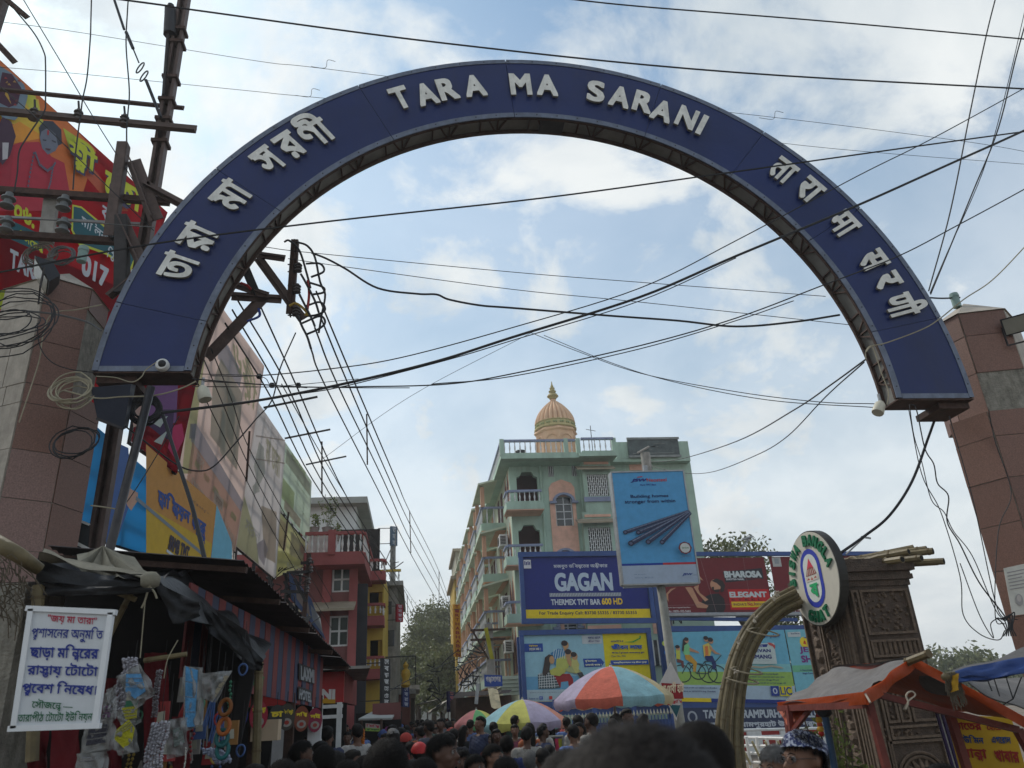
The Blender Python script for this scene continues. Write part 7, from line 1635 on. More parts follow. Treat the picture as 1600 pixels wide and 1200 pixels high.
cable('black twisted cable stretched in front of the arch across both its legs',[(-60,433),(0,425),(245,380),(520,345),(850,309),(1150,268),(1450,226),(1700,192)],8.6,.0125)
cable('thickest black cable rising from the left arch foot to the right edge',[(252,645),(400,626),(535,600),(680,565),(800,527),(1000,464),(1150,400),(1337,322),(1480,258),(1600,204),(1700,155)],(9.0,8.2),.018)
cable('thin companion cable hugging the thickest rising cable',[(300,640),(450,618),(540,603),(700,562),(800,532),(1000,470),(1150,403)],(9.05,8.6),.007)
cable('thin black cable rising in front of the right shoulder of the arch',[(330,587),(400,587),(510,577),(625,559),(800,512),(1000,450),(1150,376),(1340,275),(1450,220),(1600,138),(1700,80)],(9.6,8.0),.008)
cable('black cable sagging low and crossing the right leg of the arch',[(300,592),(460,604),(575,604),(700,600),(800,584),(1000,540),(1150,497),(1285,446),(1404,400),(1500,350),(1600,296),(1700,240)],(9.6,8.2),.009)
cable('second strand twisted under the low sagging cable',[(675,600),(800,588),(1000,545),(1150,501),(1240,470)],(9.0,8.7),.007)
cable('wavy thick black cable running from the line bracket to the right leg of the arch',[(487,395),(510,404),(540,420),(590,450),(652,459),(682,460),(702,468),(750,477),(800,481),(950,493),(1060,501),(1150,510),(1240,503),(1312,492)],(10.6,9.8),.017)
cable('thin straight wire from the arch to the right, upper of a pair',[(415,386),(487,395),(800,425),(1000,441),(1290,463)],(10.5,10.2),.006)
cable('thin straight wire from the arch to the right, lower of a pair',[(450,404),(540,417),(800,452),(1000,472),(1360,511)],(10.5,10.2),.006)
cable('thin service wire falling from mid air to the right arch foot, upper',[(830,520),(900,548),(1000,583),(1150,612),(1280,628),(1368,631)],(14,9.9),.007)
cable('thin service wire falling from mid air to the right arch foot, lower',[(850,524),(950,565),(1050,596),(1200,625),(1372,637)],(14,9.9),.007)
cable('fine wire slanting up to the middle of the sky from the left',[(500,720),(640,620),(830,520)],(16,14),.005)
cable('black wire from the old timber pole up to the right arch foot, upper',[(1016,722),(1060,718),(1150,690),(1240,641),(1300,600),(1352,562)],(32,10),.014)
bpy.data.objects[-1]if False else None
cable('black wire from the old timber pole sagging then rising to the right arch foot, lower',[(1012,727),(1060,738),(1110,738),(1180,712),(1230,682),(1290,620),(1350,566)],[32,28,24,19,16,12.5,10],.012)
cable('pale cable looped across the foot of the right arch leg and upward',[(1353,550),(1362,541),(1387,535),(1440,515),(1467,499),(1507,467),(1550,438),(1600,387),(1660,320)],(9.3,8.6),.009,MATS['pale_cable'])
cable('pale cable hanging from the loop down to the right spot lamp',[(1353,562),(1353,548),(1362,541),(1370,560),(1378,585),(1388,612),(1386,632)],9.35,.008,MATS['pale_cable'])
cable('thick black cable dropping from behind the right arch foot to the round ghat sign',[(1466,640),(1450,685),(1425,752),(1390,805),(1350,838),(1309,867)],(10.2,9.8),.020)
cable('steep black cable at the top right, left one of the crossing pair',[(1560,-20),(1540,60),(1515,180),(1485,330),(1451,455)],(8.2,10),.011)
cable('steep black cable at the top right, right one of the crossing pair',[(1625,-40),(1590,80),(1560,200),(1520,300),(1454,460)],(8.2,10),.011)
cable('steep thin cable leaving the top right corner',[(1612,-30),(1570,150),(1535,270),(1480,395),(1453,458)],(9.2,10),.007)
cable('black cable behind the arch at the upper right reaching the right pillar cap',[(1440,464),(1470,466),(1500,465)],10.1,.014)
cable('very thin wire high over the left of the arch, upper',[(-20,32),(0,34),(120,50),(400,95),(480,104),(700,130),(1180,180),(1500,220),(1620,240)],11.5,.005)
cable('very thin wire high over the left of the arch, lower',[(-20,104),(0,105),(120,115),(400,143),(480,151),(1000,198),(1300,232),(1620,258)],11.8,.005)
for x,y in((508,106),(484,151),(1208,186)):cable('bent wire tail tied to the thin wire at %s'%{508:'the upper left of the arch',484:'the left above the arch letters',1208:'the right above the arch'}[x],[(x-22,y-2),(x,y),(x+4,y-12),(x+16,y-10)],11.4,.005,group=None)
cable('wavy purple grey jumper wire at top left, leftmost of three',[(12,-10),(17,7),(52,50),(68,80),(71,100),(71,155),(70,172),(60,188),(42,215),(30,237),(27,270),(22,300)],10.6,.012)
cable('wavy jumper wire at top left, middle of three',[(143,-10),(142,30),(141,60),(136,120),(129,155),(126,180),(124,192),(118,240),(114,296)],10.6,.012)
cable('wavy jumper wire at top left, rightmost of three',[(201,-10),(199,20),(197,70),(202,140),(200,175),(198,200),(198,228)],10.6,.012)
cable('straight slanting wire crossing the cross arms from top left down to the arch',[(30,-12),(37,0),(100,105),(150,190),(207,280),(240,330)],(9.8,10.8),.008)
cable('thin dark wire crossing in front of the man on the red hoarding',[(-20,118),(0,135),(60,187),(120,245),(172,295),(240,360)],(9.9,10.6),.008)
cable('grey wire hanging over the red hoarding beside the left cross arm',[(0,340),(100,345),(240,355)],10.4,.010,M_GREYWIRE)
cable('grey cable slung across the left pillar under its cap',[(42,486),(80,490),(115,497),(140,505),(158,517)],9.4,.014,M_GREYWIRE)
cable('pale cable running down the front of the left pillar',[(160,476),(120,484),(82,490),(68,520),(62,560),(50,600),(30,660)],9.45,.008,MATS['pale_cable'])
cable('thin dark cable curving from the left pillar to the arch foot',[(58,505),(62,540),(80,565),(110,577),(148,582)],9.4,.007)
cable('curved black cable from under the arch foot across the hoardings',[(193,664),(240,700),(280,728),(310,736),(335,728),(370,690),(400,655),(425,625),(438,575),(462,520)],(9.3,10.5),.010)
cable('thick black cable dropping from the arch foot to the tarpaulin stall',[(254,646),(268,690),(284,740),(300,790),(310,830),(320,874)],(9.3,7.5),.022)
cable('thin wire from the black coil down to the brown pole',[(280,650),(240,720),(205,775),(187,797)],(9.6,9.2),.006)
cable('thin white wire tied round the brown pole',[(142,790),(160,792),(186,797),(190,806)],9.1,.008,MATS['pale_cable'])
cable('cream wire from the dome camera down to the arch foot',[(244,566),(228,578),(220,590),(205,597),(180,590),(150,588)],9.35,.007,MATS['pale_cable'])
cable('pale cable bunch running along under the left arch foot',[(100,610),(150,622),(190,620),(240,618),(280,608),(306,596)],9.2,.010,MATS['pale_cable'])
M_DK=M_WIRE
for k,P in enumerate(([(1421,632),(1428,680),(1440,720),(1455,780),(1475,800),(1490,830),(1520,870),(1560,960),(1590,968)],[(1423,632),(1432,640),(1445,700),(1459,725),(1465,755),(1482,775),(1480,815),(1500,850),(1530,910),(1568,960),(1582,985)],[(1545,640),(1555,690),(1580,770),(1560,830),(1555,960),(1570,975)],[(1420,640),(1440,740),(1470,800),(1500,900),(1505,960),(1530,990),(1560,1000),(1570,985)],[(1483,650),(1520,780),(1555,940),(1575,970)],[(1500,880),(1530,960),(1552,997),(1548,975),(1560,965)])):
 cable(['thin wire trailing from the right arch foot, leftmost strand','kinked twisted wire trailing from the right arch foot','thin wire running down the edge of the right pillar','finest wire looping low from the right arch foot','straight thin wire along the left edge of the right pillar','small wire loop hanging in the air left of the right pillar'][k],P,9.3,.0065 if k!=1 else .009)
for k in range(6):cable('short black wire end sticking out of the knot of wires on the right pillar',[(1555+k*3,965+k),(1565+k*4,972-k*3),(1572+k*2,985-k),(1568+k*4,994)],9.25,.008,group='wire ends tangled on the right pillar')
def strand_set(starts,knots,ends,Ys,labels,r=.011,grp='power lines running down the street'):
 for i,s in enumerate(starts):
  pts=[s]+[k[i]for k in knots]+[ends[i]];cable(labels[i],pts,Ys,r,group=grp,n=6)
posn=['lowest','second lowest','second highest','highest']
strand_set([(486,545),(492,512),(498,488),(494,455)],[[(507,600),(527,600),(544,600),(555,600)],[(583,750),(599,750),(609,750),(619,750)],[(641,864),(641,843),(641,820),(640,799)],[(686,944),(686,925),(686,908),(686,893)]],[(712,990),(712,984),(712,976),(712,968)],[10.5,13,19.5,30,46,70],['%s wire of the right set of street lines'%q for q in posn],.014)
strand_set([(352,505),(363,484),(372,470),(395,452)],[[(423,620),(437,612),(450,605),(462,600)],[(489,750),(502,750),(515,750),(528,750)],[(578,882),(578,866),(578,850),(577,835)],[(638,975),(637,962),(637,946),(636,930)]],[(672,1030),(672,1022),(672,1014),(672,1006)],[10.4,13,18,27,42,64],['%s wire of the middle set of street lines'%q for q in posn],.014)
strand_set([(300,580),(318,560),(330,545)],[[(345,672),(352,640),(362,625)],[(386,752),(388,725),(389,700)],[(443,860),(447,835),(450,812)]],[(520,985),(522,965),(524,945)],[10.4,12.5,14.5,18.5,28],['lowest thin wire crossing the faded hoardings','middle thin wire crossing the faded hoardings','upper thin wire crossing the faded hoardings'],.009)
cable('thin wire continuing down the street beside the middle set',[(440,600),(520,740),(600,870),(660,960),(690,1010)],[12,19,33,52,80],.010,group='power lines running down the street')
cable('sagging drop wire from the green hotel to the left houses',[(740,1020),(690,1040),(640,1062),(600,1085)],(30,24),.012)
def spreader(x0,y0,x1,y1,Y,lab):
 mb=MB();mb.bar(at(x0,y0,Y),at(x1,y1,Y),.035);mb.build('line_spreader',M_RUST,label=lab,cat='spreader',group='spreader rods on the street lines')
spreader(573,647,574,726,19,'spreader rod nearest on the right set of street lines');spreader(640,798,642,864,30,'spreader rod in the middle of the right set of street lines');spreader(686,893,686,945,46,'farthest spreader rod on the right set of street lines')
spreader(503,690,503,772,19,'spreader rod nearest on the middle set of street lines');spreader(577,834,578,884,27,'spreader rod beside the red balcony on the middle set');spreader(636,929,638,976,42,'farthest spreader rod on the middle set of street lines')
spreader(390,674,385,752,14.5,'spreader rod on the thin wires in front of the pink hoarding');spreader(451,800,443,860,18.5,'spreader rod in front of the mauve hoarding')
for(a,b,Y,lab)in(((445,685),(516,671),23,'bare steel rod sticking out over the street from the mauve hoarding'),((478,726),(541,713),27,'bare steel rod sticking out beyond the third hoarding'),((412,637),(496,620),19,'bare steel rod sticking out from the first faded hoarding'),((590,792),(650,771),30,'short stub rod above the right set of street lines')):
 if lab.startswith('short'):continue
 mb=MB();mb.bar(at(*a,Y),at(*b,Y-.2),.045);mb.build('hoarding_rod',M_DARKSTEEL,label=lab,cat='steel rod',group='steel rods sticking out of the hoardings')
for(x,y,Y,lab)in((425,602,11,'insulator knot where three wires meet left of centre'),(466,602,11,'small ring insulator on the horizontal wire'),(405,588,11,'clamp on the horizontal wire near the hoarding')):
 c2=at(x,y,Y);mb=MB();mb.lathe(c2,[(.02,-.04),(.045,-.02),(.045,.02),(.02,.04)],8,'X');mb.build('wire_insulator',M_BLACKPL,label=lab,cat='insulator')
cable('horizontal thin wire pair left end to mid street, upper',[(300,584),(405,588),(425,602),(466,601),(560,592)],(10,12),.006);cable('horizontal thin wire running right from the left arch foot, lower',[(300,604),(480,605),(560,606),(640,606)],(10,11),.007);cable('horizontal thin wire just under the left arch foot',[(318,596),(400,600),(480,606)],(10,11),.007)
g=thing('strain_cable','thick stay with a turnbuckle link running to the brown pole, top left','stay cable',at(230,120,10.5))
for P,r in(([(176,-8),(186,22),(194,46)],.022),([(197,50),(208,76)],.028),([(208,76),(217,98)],.012),([(228,125),(238,150),(251,183)],.026)):mb=MB();mb.tube([at(x,y,10.5)for x,y in P],r,6);mb.build('rope',M_BLACKPL,g)
for(x,y)in((219,106),(225,119)):c2=at(x,y,10.5);mb=MB();mb.tube([c2+Vector((.035*math.cos(t)-.04*math.sin(t),0,.12*math.sin(t)*-1))for t in[2*math.pi*i/14 for i in range(15)]],.012,5,False);mb.build('link',M_DARKSTEEL,g)
for i,(x,y,Y,n_2)in enumerate(((445,905,17,16),(470,985,18,10),(728,1040,30,16),(745,1010,27,10),(688,1060,40,10))):
 mb=MB()
 for k in range(n_2):
  x0,y0=x+random.uniform(-22,22),y+random.uniform(-28,28);P=catmull([at(x0,y0,Y),at(x0+random.uniform(-14,14),y0+random.uniform(2,18),Y),at(x0+random.uniform(-26,26),y0+random.uniform(-10,26),Y)],4);mb.tube(P,.014*Y/20,4,False)
 mb.build('wire_tangle',M_WIRE if i%2==0 else M_GREYWIRE,label=['dense tangle of wires above the tin roof of the striped stall','pale tangle of wires in front of the red guesthouse window','wire tangle hanging in front of the mustard house','wire tangle round the concrete power pole','sparse wires crossing the trees at the street end'][i],cat='wires')
g=thing('steel_pole_with_arms','thin steel pole with short cross arms above the end of the tin roof','power pole',(at(476,930,20).x,20,0))
mb=MB();a=at(483,865,20);mb.bar((a.x,20,a.z),(a.x-.15,20,0),.1);mb.build('shaft',M_RUST,g)
for(a,b)in(((448,895),(486,893)),((438,924),(474,925)),((470,880),(490,878)),((460,905),(478,940))):mb=MB();mb.bar(at(*a,19.9),at(*b,19.9),.07);mb.build('cross_arm',M_DARKSTEEL,g)
for(x,y)in((484,880),(486,894),(482,912),(480,926)):insulator(at(x,y,19.8),.06,.16,2,g)
g=thing('street_lamp','small lamp on a thin stem rising above the red board','street lamp',at(1160,865,32));mb=MB();mb.tube([at(1150,870,32),at(1170,842,32)],.05,5);mb.build('stem',M_GALV,g);mb=MB();mb.bar(at(1160,843,32),at(1176,838,31.8),.16,.07);mb.build('lamp_head',M_GALV,g)
g=thing('street_lamp','thin lamp arm with a small pale head beside the cable at the round sign','street lamp',at(1335,860,12));mb=MB();mb.tube([at(1322,866,12),at(1350,840,12)],.015,5);mb.build('stem',M_GALV,g);mb=MB();mb.bar(at(1346,839,12),at(1360,841,11.9),.06,.03);mb.build('lamp_head',M_GALV,g)
# ============ TREES
LEAF=[mat('leaf_dark',(.085,.100,.040),.6,.3,3,trans=.25),mat('leaf_mid',(.125,.145,.055),.6,.3,3,trans=.25),mat('leaf_light',(.19,.20,.09),.6,.3,3,trans=.25)]
M_BARK=mat('bark',(.09,.07,.05),.95,.4,6,.5)
def tree(label,base,h,cr,ch,nl,ls,seed,sparse=0.0,group=None):
 r=np.random.default_rng(seed);base=Vector(base);g=thing('leafy_tree',label,'tree',base,group=group);mb=MB();tr=cr*.06+.08
 top=base+Vector((0,0,h*.62));mb.tube(catmull([base,base+Vector((r.normal(0,.05)*h*.2,0,h*.3)),top],4),[tr*(1-i/12)for i in range(9)],8)
 cl=[]
 for k in range(16):
  a=r.uniform(0,6.28);e=r.uniform(-.25,1);q=base+Vector((math.cos(a)*cr*r.uniform(.2,.85)*math.cos(e*1.2),math.sin(a)*cr*r.uniform(.2,.85)*math.cos(e*1.2),h-ch/2+ch*.45*math.sin(e*1.4)))
  s_=base+Vector((0,0,h*r.uniform(.35,.6)));mb.tube(catmull([s_,s_.lerp(q,.5)+Vector((0,0,.05*h)),q],3),[tr*.45*(1-i/8)for i in range(7)],5);cl.append((q,cr*r.uniform(.28,.5)))
 mb.build('trunk',M_BARK,g)
 per=nl//len(cl);C_=[];
 for q,rad_ in cl:
  d=r.normal(size=(per,3));d/=np.linalg.norm(d,axis=1)[:,None];rr=rad_*r.uniform(.35,1,per)**.6*(1+.25*np.sin(d[:,0]*5+d[:,2]*7));C_.append(np.array(q)+d*rr[:,None]*np.array([1,1,.8]))
 C_=np.vstack(C_);n=len(C_);a=r.normal(size=(n,3));a/=np.linalg.norm(a,axis=1)[:,None];b=np.cross(a,r.normal(size=(n,3)));b/=np.linalg.norm(b,axis=1)[:,None];s1=ls*r.uniform(.6,1.3,n)[:,None]
 V=np.stack([C_-a*s1,C_-b*s1*.5,C_+a*s1,C_+b*s1*.5],1).reshape(-1,3)-np.array(base);me=bpy.data.meshes.new('crown');F_=np.arange(4*n).reshape(-1,4);me.from_pydata(V.tolist(),[],F_.tolist())
 for m_ in LEAF:me.materials.append(m_)
 me.polygons.foreach_set('material_index',r.choice([0,1,1,2],n));o=bpy.data.objects.new('crown',me);COL.objects.link(o);o.parent=g;return g
TG='trees at the far end of the street'
for i,(px,pt_y,Y,cr,ch,lab)in enumerate(((690,950,88,4.6,9,'tallest leafy tree at the street end beside the mustard house'),(655,1018,78,3.6,6.5,'round green tree in the middle of the street end'),(676,985,84,4.2,8,'leafy tree left of the tallest one at the street end'),(628,1040,95,4.5,7,'dull green tree behind the left houses at the street end'),(706,1010,70,3.4,8,'tree half hidden by the yellow vertical sign'),(640,1030,110,6,8,'farthest hazy tree at the left of the street end'))):
 q=at(px,pt_y,Y);tree(lab,(q.x,Y,0),q.z,cr,ch,9000,.16,100+i,group=TG)
q=at(1150,852,44);tree('thin tree behind the red advert board, its twigs above the board',(q.x,44,0),q.z,4.2,10,4200,.15,201)
q=at(1262,972,40);tree('sparse tree seen through the gap between the red and the bicycle boards',(q.x-.5,40,0),q.z+.3,4.0,5,3000,.13,202)
for i,(px,py,Y,lab)in enumerate(((1482,1035,80,'distant treetop in the gap right of the carved tower'),(1530,1045,90,'distant treetop above the lower grey sheet at right'),(1580,1046,100,'distant treetop at the right edge of the photo'),(1440,1050,95,'distant low treetop just right of the orange ridge'))):
 q=at(px,py,Y);tree(lab,(q.x,Y,0),q.z,6,6,5000,.3,210+i,group='distant trees at the right')
q=at(1292,1160,8.5);g=thing('leafy_bush','loose yellow green bush between the carved tower and the lemon string','bush',(q.x,8.4,0));mb=MB();sm=MB()
for k in range(14):
 a=random.uniform(0,6.28);tip=Vector((q.x+random.uniform(-.35,.3),8.4+random.uniform(-.2,.2),q.z+random.uniform(-.3,.35)));sm.tube([(q.x,8.4,0),tip],.008,4)
 for j in range(34):c2=Vector((q.x,8.4,q.z-.5)).lerp(tip,random.uniform(.3,1))+Vector((random.gauss(0,.06),random.gauss(0,.05),random.gauss(0,.06)));e1=Vector((random.gauss(0,1),random.gauss(0,1),random.gauss(0,1))).normalized()*.04;e2=e1.cross(Vector((.3,.5,.8))).normalized()*.016;mb.quad(c2-e1,c2-e2,c2+e1,c2+e2)
sm.build('stem',M_BARK,g);mb.build('foliage',mat('bush_leaf',(.12,.15,.04),.6,.3,5,trans=.3),g,kind='stuff')
mb=MB();vs=[];r=np.random.default_rng(3);n=90
for i in range(n+1):
 x=-260+560*i/n;z=9+5*math.sin(i*.21)+r.uniform(-1,1.2);vs+=[(x,330,0),(x,330+4*math.sin(i),z),(x,352,z*.8),(x,356,0)]
mb.add(vs,[(i*4+j,i*4+j+1,i*4+5+j,i*4+4+j)for i in range(n)for j in range(3)]);mb.build('far_woodland',mat('woodland',(.045,.06,.03),.95,.4,.3,.5),kind='stuff',label='low far off line of trees along the horizon',cat='woodland')
# ============ PEOPLE
SKINM=[mat('skin_brown',(.165,.080,.048),.55,.12,9,.1,0,.35),mat('skin_dark',(.095,.047,.030),.55,.12,9,.1,0,.35),mat('skin_light',(.24,.125,.080),.55,.12,9,.1,0,.35)]
M_HAIR=mat('black_hair',(.008,.006,.005),.62,.3,30,.3,0,.12);M_HAIRG=mat('grey_hair',(.13,.125,.12),.6,.35,30,.4);M_EYEW=mat('eye_white',(.22,.20,.19),.5,.05,3,0,0,.1);M_LIP=mat('lips',(.13,.045,.04),.5,.1,8)
def sdf_body(female,armpose,seed):
 """one continuous figure, 1.70 m tall, looking along -Y: capsules and ellipsoids blended in a voxel field, surfaced by a remesh"""
 mb=MB()
 def ell(c,r,n=18):
  k=12;vs=[(c[0],c[1],c[2]-r[2])];
  for i in range(1,k):
   f_=math.pi*i/k
   for j in range(n):t=2*math.pi*j/n;vs.append((c[0]+r[0]*math.sin(f_)*math.cos(t),c[1]+r[1]*math.sin(f_)*math.sin(t),c[2]-r[2]*math.cos(f_)))
  vs.append((c[0],c[1],c[2]+r[2]));fs=[(0,1+(j+1)%n,1+j)for j in range(n)]
  for i in range(k-2):fs+=[(1+i*n+j,1+i*n+(j+1)%n,1+(i+1)*n+(j+1)%n,1+(i+1)*n+j)for j in range(n)]
  L=len(vs)-1;fs+=[(1+(k-2)*n+j,1+(k-2)*n+(j+1)%n,L)for j in range(n)];mb.add(vs,fs)
 def limb(pts,rs):
  mb.tube(catmull(pts,4),[float(x)for x in np.interp(np.linspace(0,1,(len(pts)-1)*4+1),np.linspace(0,1,len(rs)),rs)],12)
 ell((0,.012,1.610),(.074,.092,.090));ell((0,-.030,1.585),(.060,.062,.085));ell((0,-.048,1.530),(.044,.045,.036));ell((0,-.055,1.512),(.022,.022,.016))
 limb([(0,-.086,1.612),(0,-.100,1.590),(0,-.112,1.572),(0,-.092,1.563)],[.010,.012,.016,.009])
 ell((-.012,-.096,1.568),(.009,.012,.008));ell((.012,-.096,1.568),(.009,.012,.008));ell((0,-.086,1.542),(.024,.014,.010));ell((0,-.084,1.531),(.020,.014,.009))
 for s in(-1,1):ell((s*.028,-.080,1.622),(.022,.012,.008));ell((s*.076,.012,1.588),(.010,.020,.030));ell((s*.040,-.058,1.566),(.020,.024,.024))
 limb([(0,.022,1.56),(0,.020,1.46),(0,.030,1.38)],[.056,.052,.075])
 sw=.165 if female else .190;ww=.125 if female else .145;hw=.165 if female else .150
 def ring(z,a,b,cy=0.0):return[(a*math.cos(t)*(1 if abs(math.cos(t))<.7 else .98),cy+b*math.sin(t),z)for t in[2*math.pi*i/24 for i in range(24)]]
 rr=[ring(1.44,.07,.05,.02),ring(1.415,sw*.72,.070,.018),ring(1.37,sw*.98,.090,.012),ring(1.30,sw*.97,.112,0),ring(1.22,sw*.90,.122 if female else .116,-.008),ring(1.12,ww*1.06,.105,0),ring(1.04,ww,.098,0),ring(.95,hw*1.0,.112,.008),ring(.86,hw*1.02,.118,.015),ring(.80,hw*.9,.10,.01)]
 vs=[q for r_ in rr for q in r_];fs=[(i*24+j,(i+1)*24+j,(i+1)*24+(j+1)%24,i*24+(j+1)%24)for i in range(len(rr)-1)for j in range(24)]+[tuple(range(24)),tuple(range(len(rr)*24-1,(len(rr)-1)*24-1,-1))]
 mb.add(vs,fs)
 for s in(-1,1):
  st=.07 if armpose=='walk' else .02
  limb([(s*.085,.005,.90),(s*.092,-.005-st*s,.68),(s*.092,-.015-st*s*1.6,.48),(s*.092,.01-st*s*1.0,.28),(s*.092,.025-st*s*.8,.07)],[.092,.082,.056,.055,.038])
  limb([(s*.092,.045-st*s*.8,.05),(s*.098,-.03-st*s*.8,.045),(s*.105,-.14-st*s*.8,.028)],[.036,.040,.026])
  sh=Vector((s*(sw-.008),.015,1.365))
  if armpose=='up' and s>0:el=Vector((s*(sw+.09),-.14,1.18));wr=Vector((s*(sw-.02),-.30,1.36))
  elif armpose=='hold':el=Vector((s*(sw+.05),-.03,1.10));wr=Vector((s*(sw-.06),-.24,1.08))
  else:el=Vector((s*(sw+.045),.02+st*s*.8,1.10));wr=Vector((s*(sw+.055),-.05+st*s*1.4,.86))
  limb([sh-Vector((s*.03,0,.01)),sh,sh.lerp(el,.5),el,el.lerp(wr,.5),wr],[.052,.058,.046,.038,.034,.025])
  d=(wr-el).normalized();x_=d.cross(Vector((0,1,0))if abs(d.y)<.8 else Vector((0,0,1))).normalized();y_=d.cross(x_)
  palm=wr+d*.05;limb([wr,wr+d*.03,palm,palm+d*.03],[.024,.028,.032,.026])
  for k,L in enumerate((.062,.072,.068,.052)):
   b=palm+d*.028+y_*(k-1.5)*.017;limb([b,b+d*L*.5+x_*.006*s,b+d*L*.85+x_*.022*s],[.0105,.0098,.0085])
  b=wr+d*.025+y_*-.022;limb([b,b+d*.03-y_*.02,b+d*.055-y_*.022+x_*s*.01],[.012,.011,.009])
 o=mb.build('body_source');m=o.modifiers.new('r','REMESH');m.mode='VOXEL';m.voxel_size=.0105;m2=o.modifiers.new('s','SMOOTH');m2.factor=.5;m2.iterations=3
 bpy.context.view_layer.update();me=bpy.data.meshes.new_from_object(o.evaluated_get(bpy.context.evaluated_depsgraph_get()));off_=np.array(o.location);old=o.data;bpy.data.objects.remove(o);bpy.data.meshes.remove(old)
 V=np.zeros(len(me.vertices)*3);me.vertices.foreach_get('co',V);V=V.reshape(-1,3)+off_;me.vertices.foreach_set('co',V.ravel());Nn=np.zeros(len(me.vertices)*3);me.update();me.vertices.foreach_get('normal',Nn);Nn=Nn.reshape(-1,3)
 F_=[tuple(p.vertices)for p in me.polygons];me.name='body';me.shade_smooth();return me,V,Nn,F_
def shell(name,V,Nn,F_,sel,off,seed=0,nz=0.0):
 """clothing or hair: the part of the body's surface where sel is true, pushed outward"""
 keep=[f for f in F_ if all(sel[i]for i in f)];ids=sorted({i for f in keep for i in f});mp={q:k for k,q in enumerate(ids)};r=np.random.default_rng(seed)
 ids_=np.array(ids);o_=off[ids_]if isinstance(off,np.ndarray)else np.full(len(ids_),off)
 W=V[ids_]+Nn[ids_]*o_[:,None]
 if nz:W+=Nn[ids_]*(nz*(np.sin(V[ids_]@np.array([61.,23,37]))*np.sin(V[ids_]@np.array([-17.,49,71])+1))[:,None])+r.normal(0,nz*.25,W.shape)
 me=bpy.data.meshes.new(name);me.from_pydata(W.tolist(),[],[tuple(mp[i]for i in f)for f in keep]);me.shade_smooth();me.update();return me
def tufts(name,center,V,sel,Nn,n,L,seed,w_=.0016,down=.4,fwd=0.0):
 r=np.random.default_rng(seed);ids=np.nonzero(sel)[0];pick=r.choice(ids,n);vs=[];fs=[]
 for i in pick:
  p=V[i]+r.normal(0,.003,3);nn=Nn[i];t=np.array([r.normal(0,.4),-.35+r.normal(0,.5)+fwd,-.5]);t=t-nn*t.dot(nn);t/=np.linalg.norm(t)+1e-6;l=L*r.uniform(.5,1.2);lift=r.uniform(.25,.8)
  a=p+nn*.004;b=a+(t*.55+nn*lift*.5)*l*.6;c2=b+(t+nn*.1-np.array([0,0,down]))*l*.5;sd_=np.cross(t,nn);sd_=sd_/(np.linalg.norm(sd_)+1e-6)*w_;k=len(vs)
  vs+=[a-sd_,a+sd_,b-sd_*.8,b+sd_*.8,c2];fs+=[(k,k+1,k+3,k+2),(k+2,k+3,k+4)]
 me=bpy.data.meshes.new(name);me.from_pydata([tuple(q)for q in vs],[],fs);me.update();return me
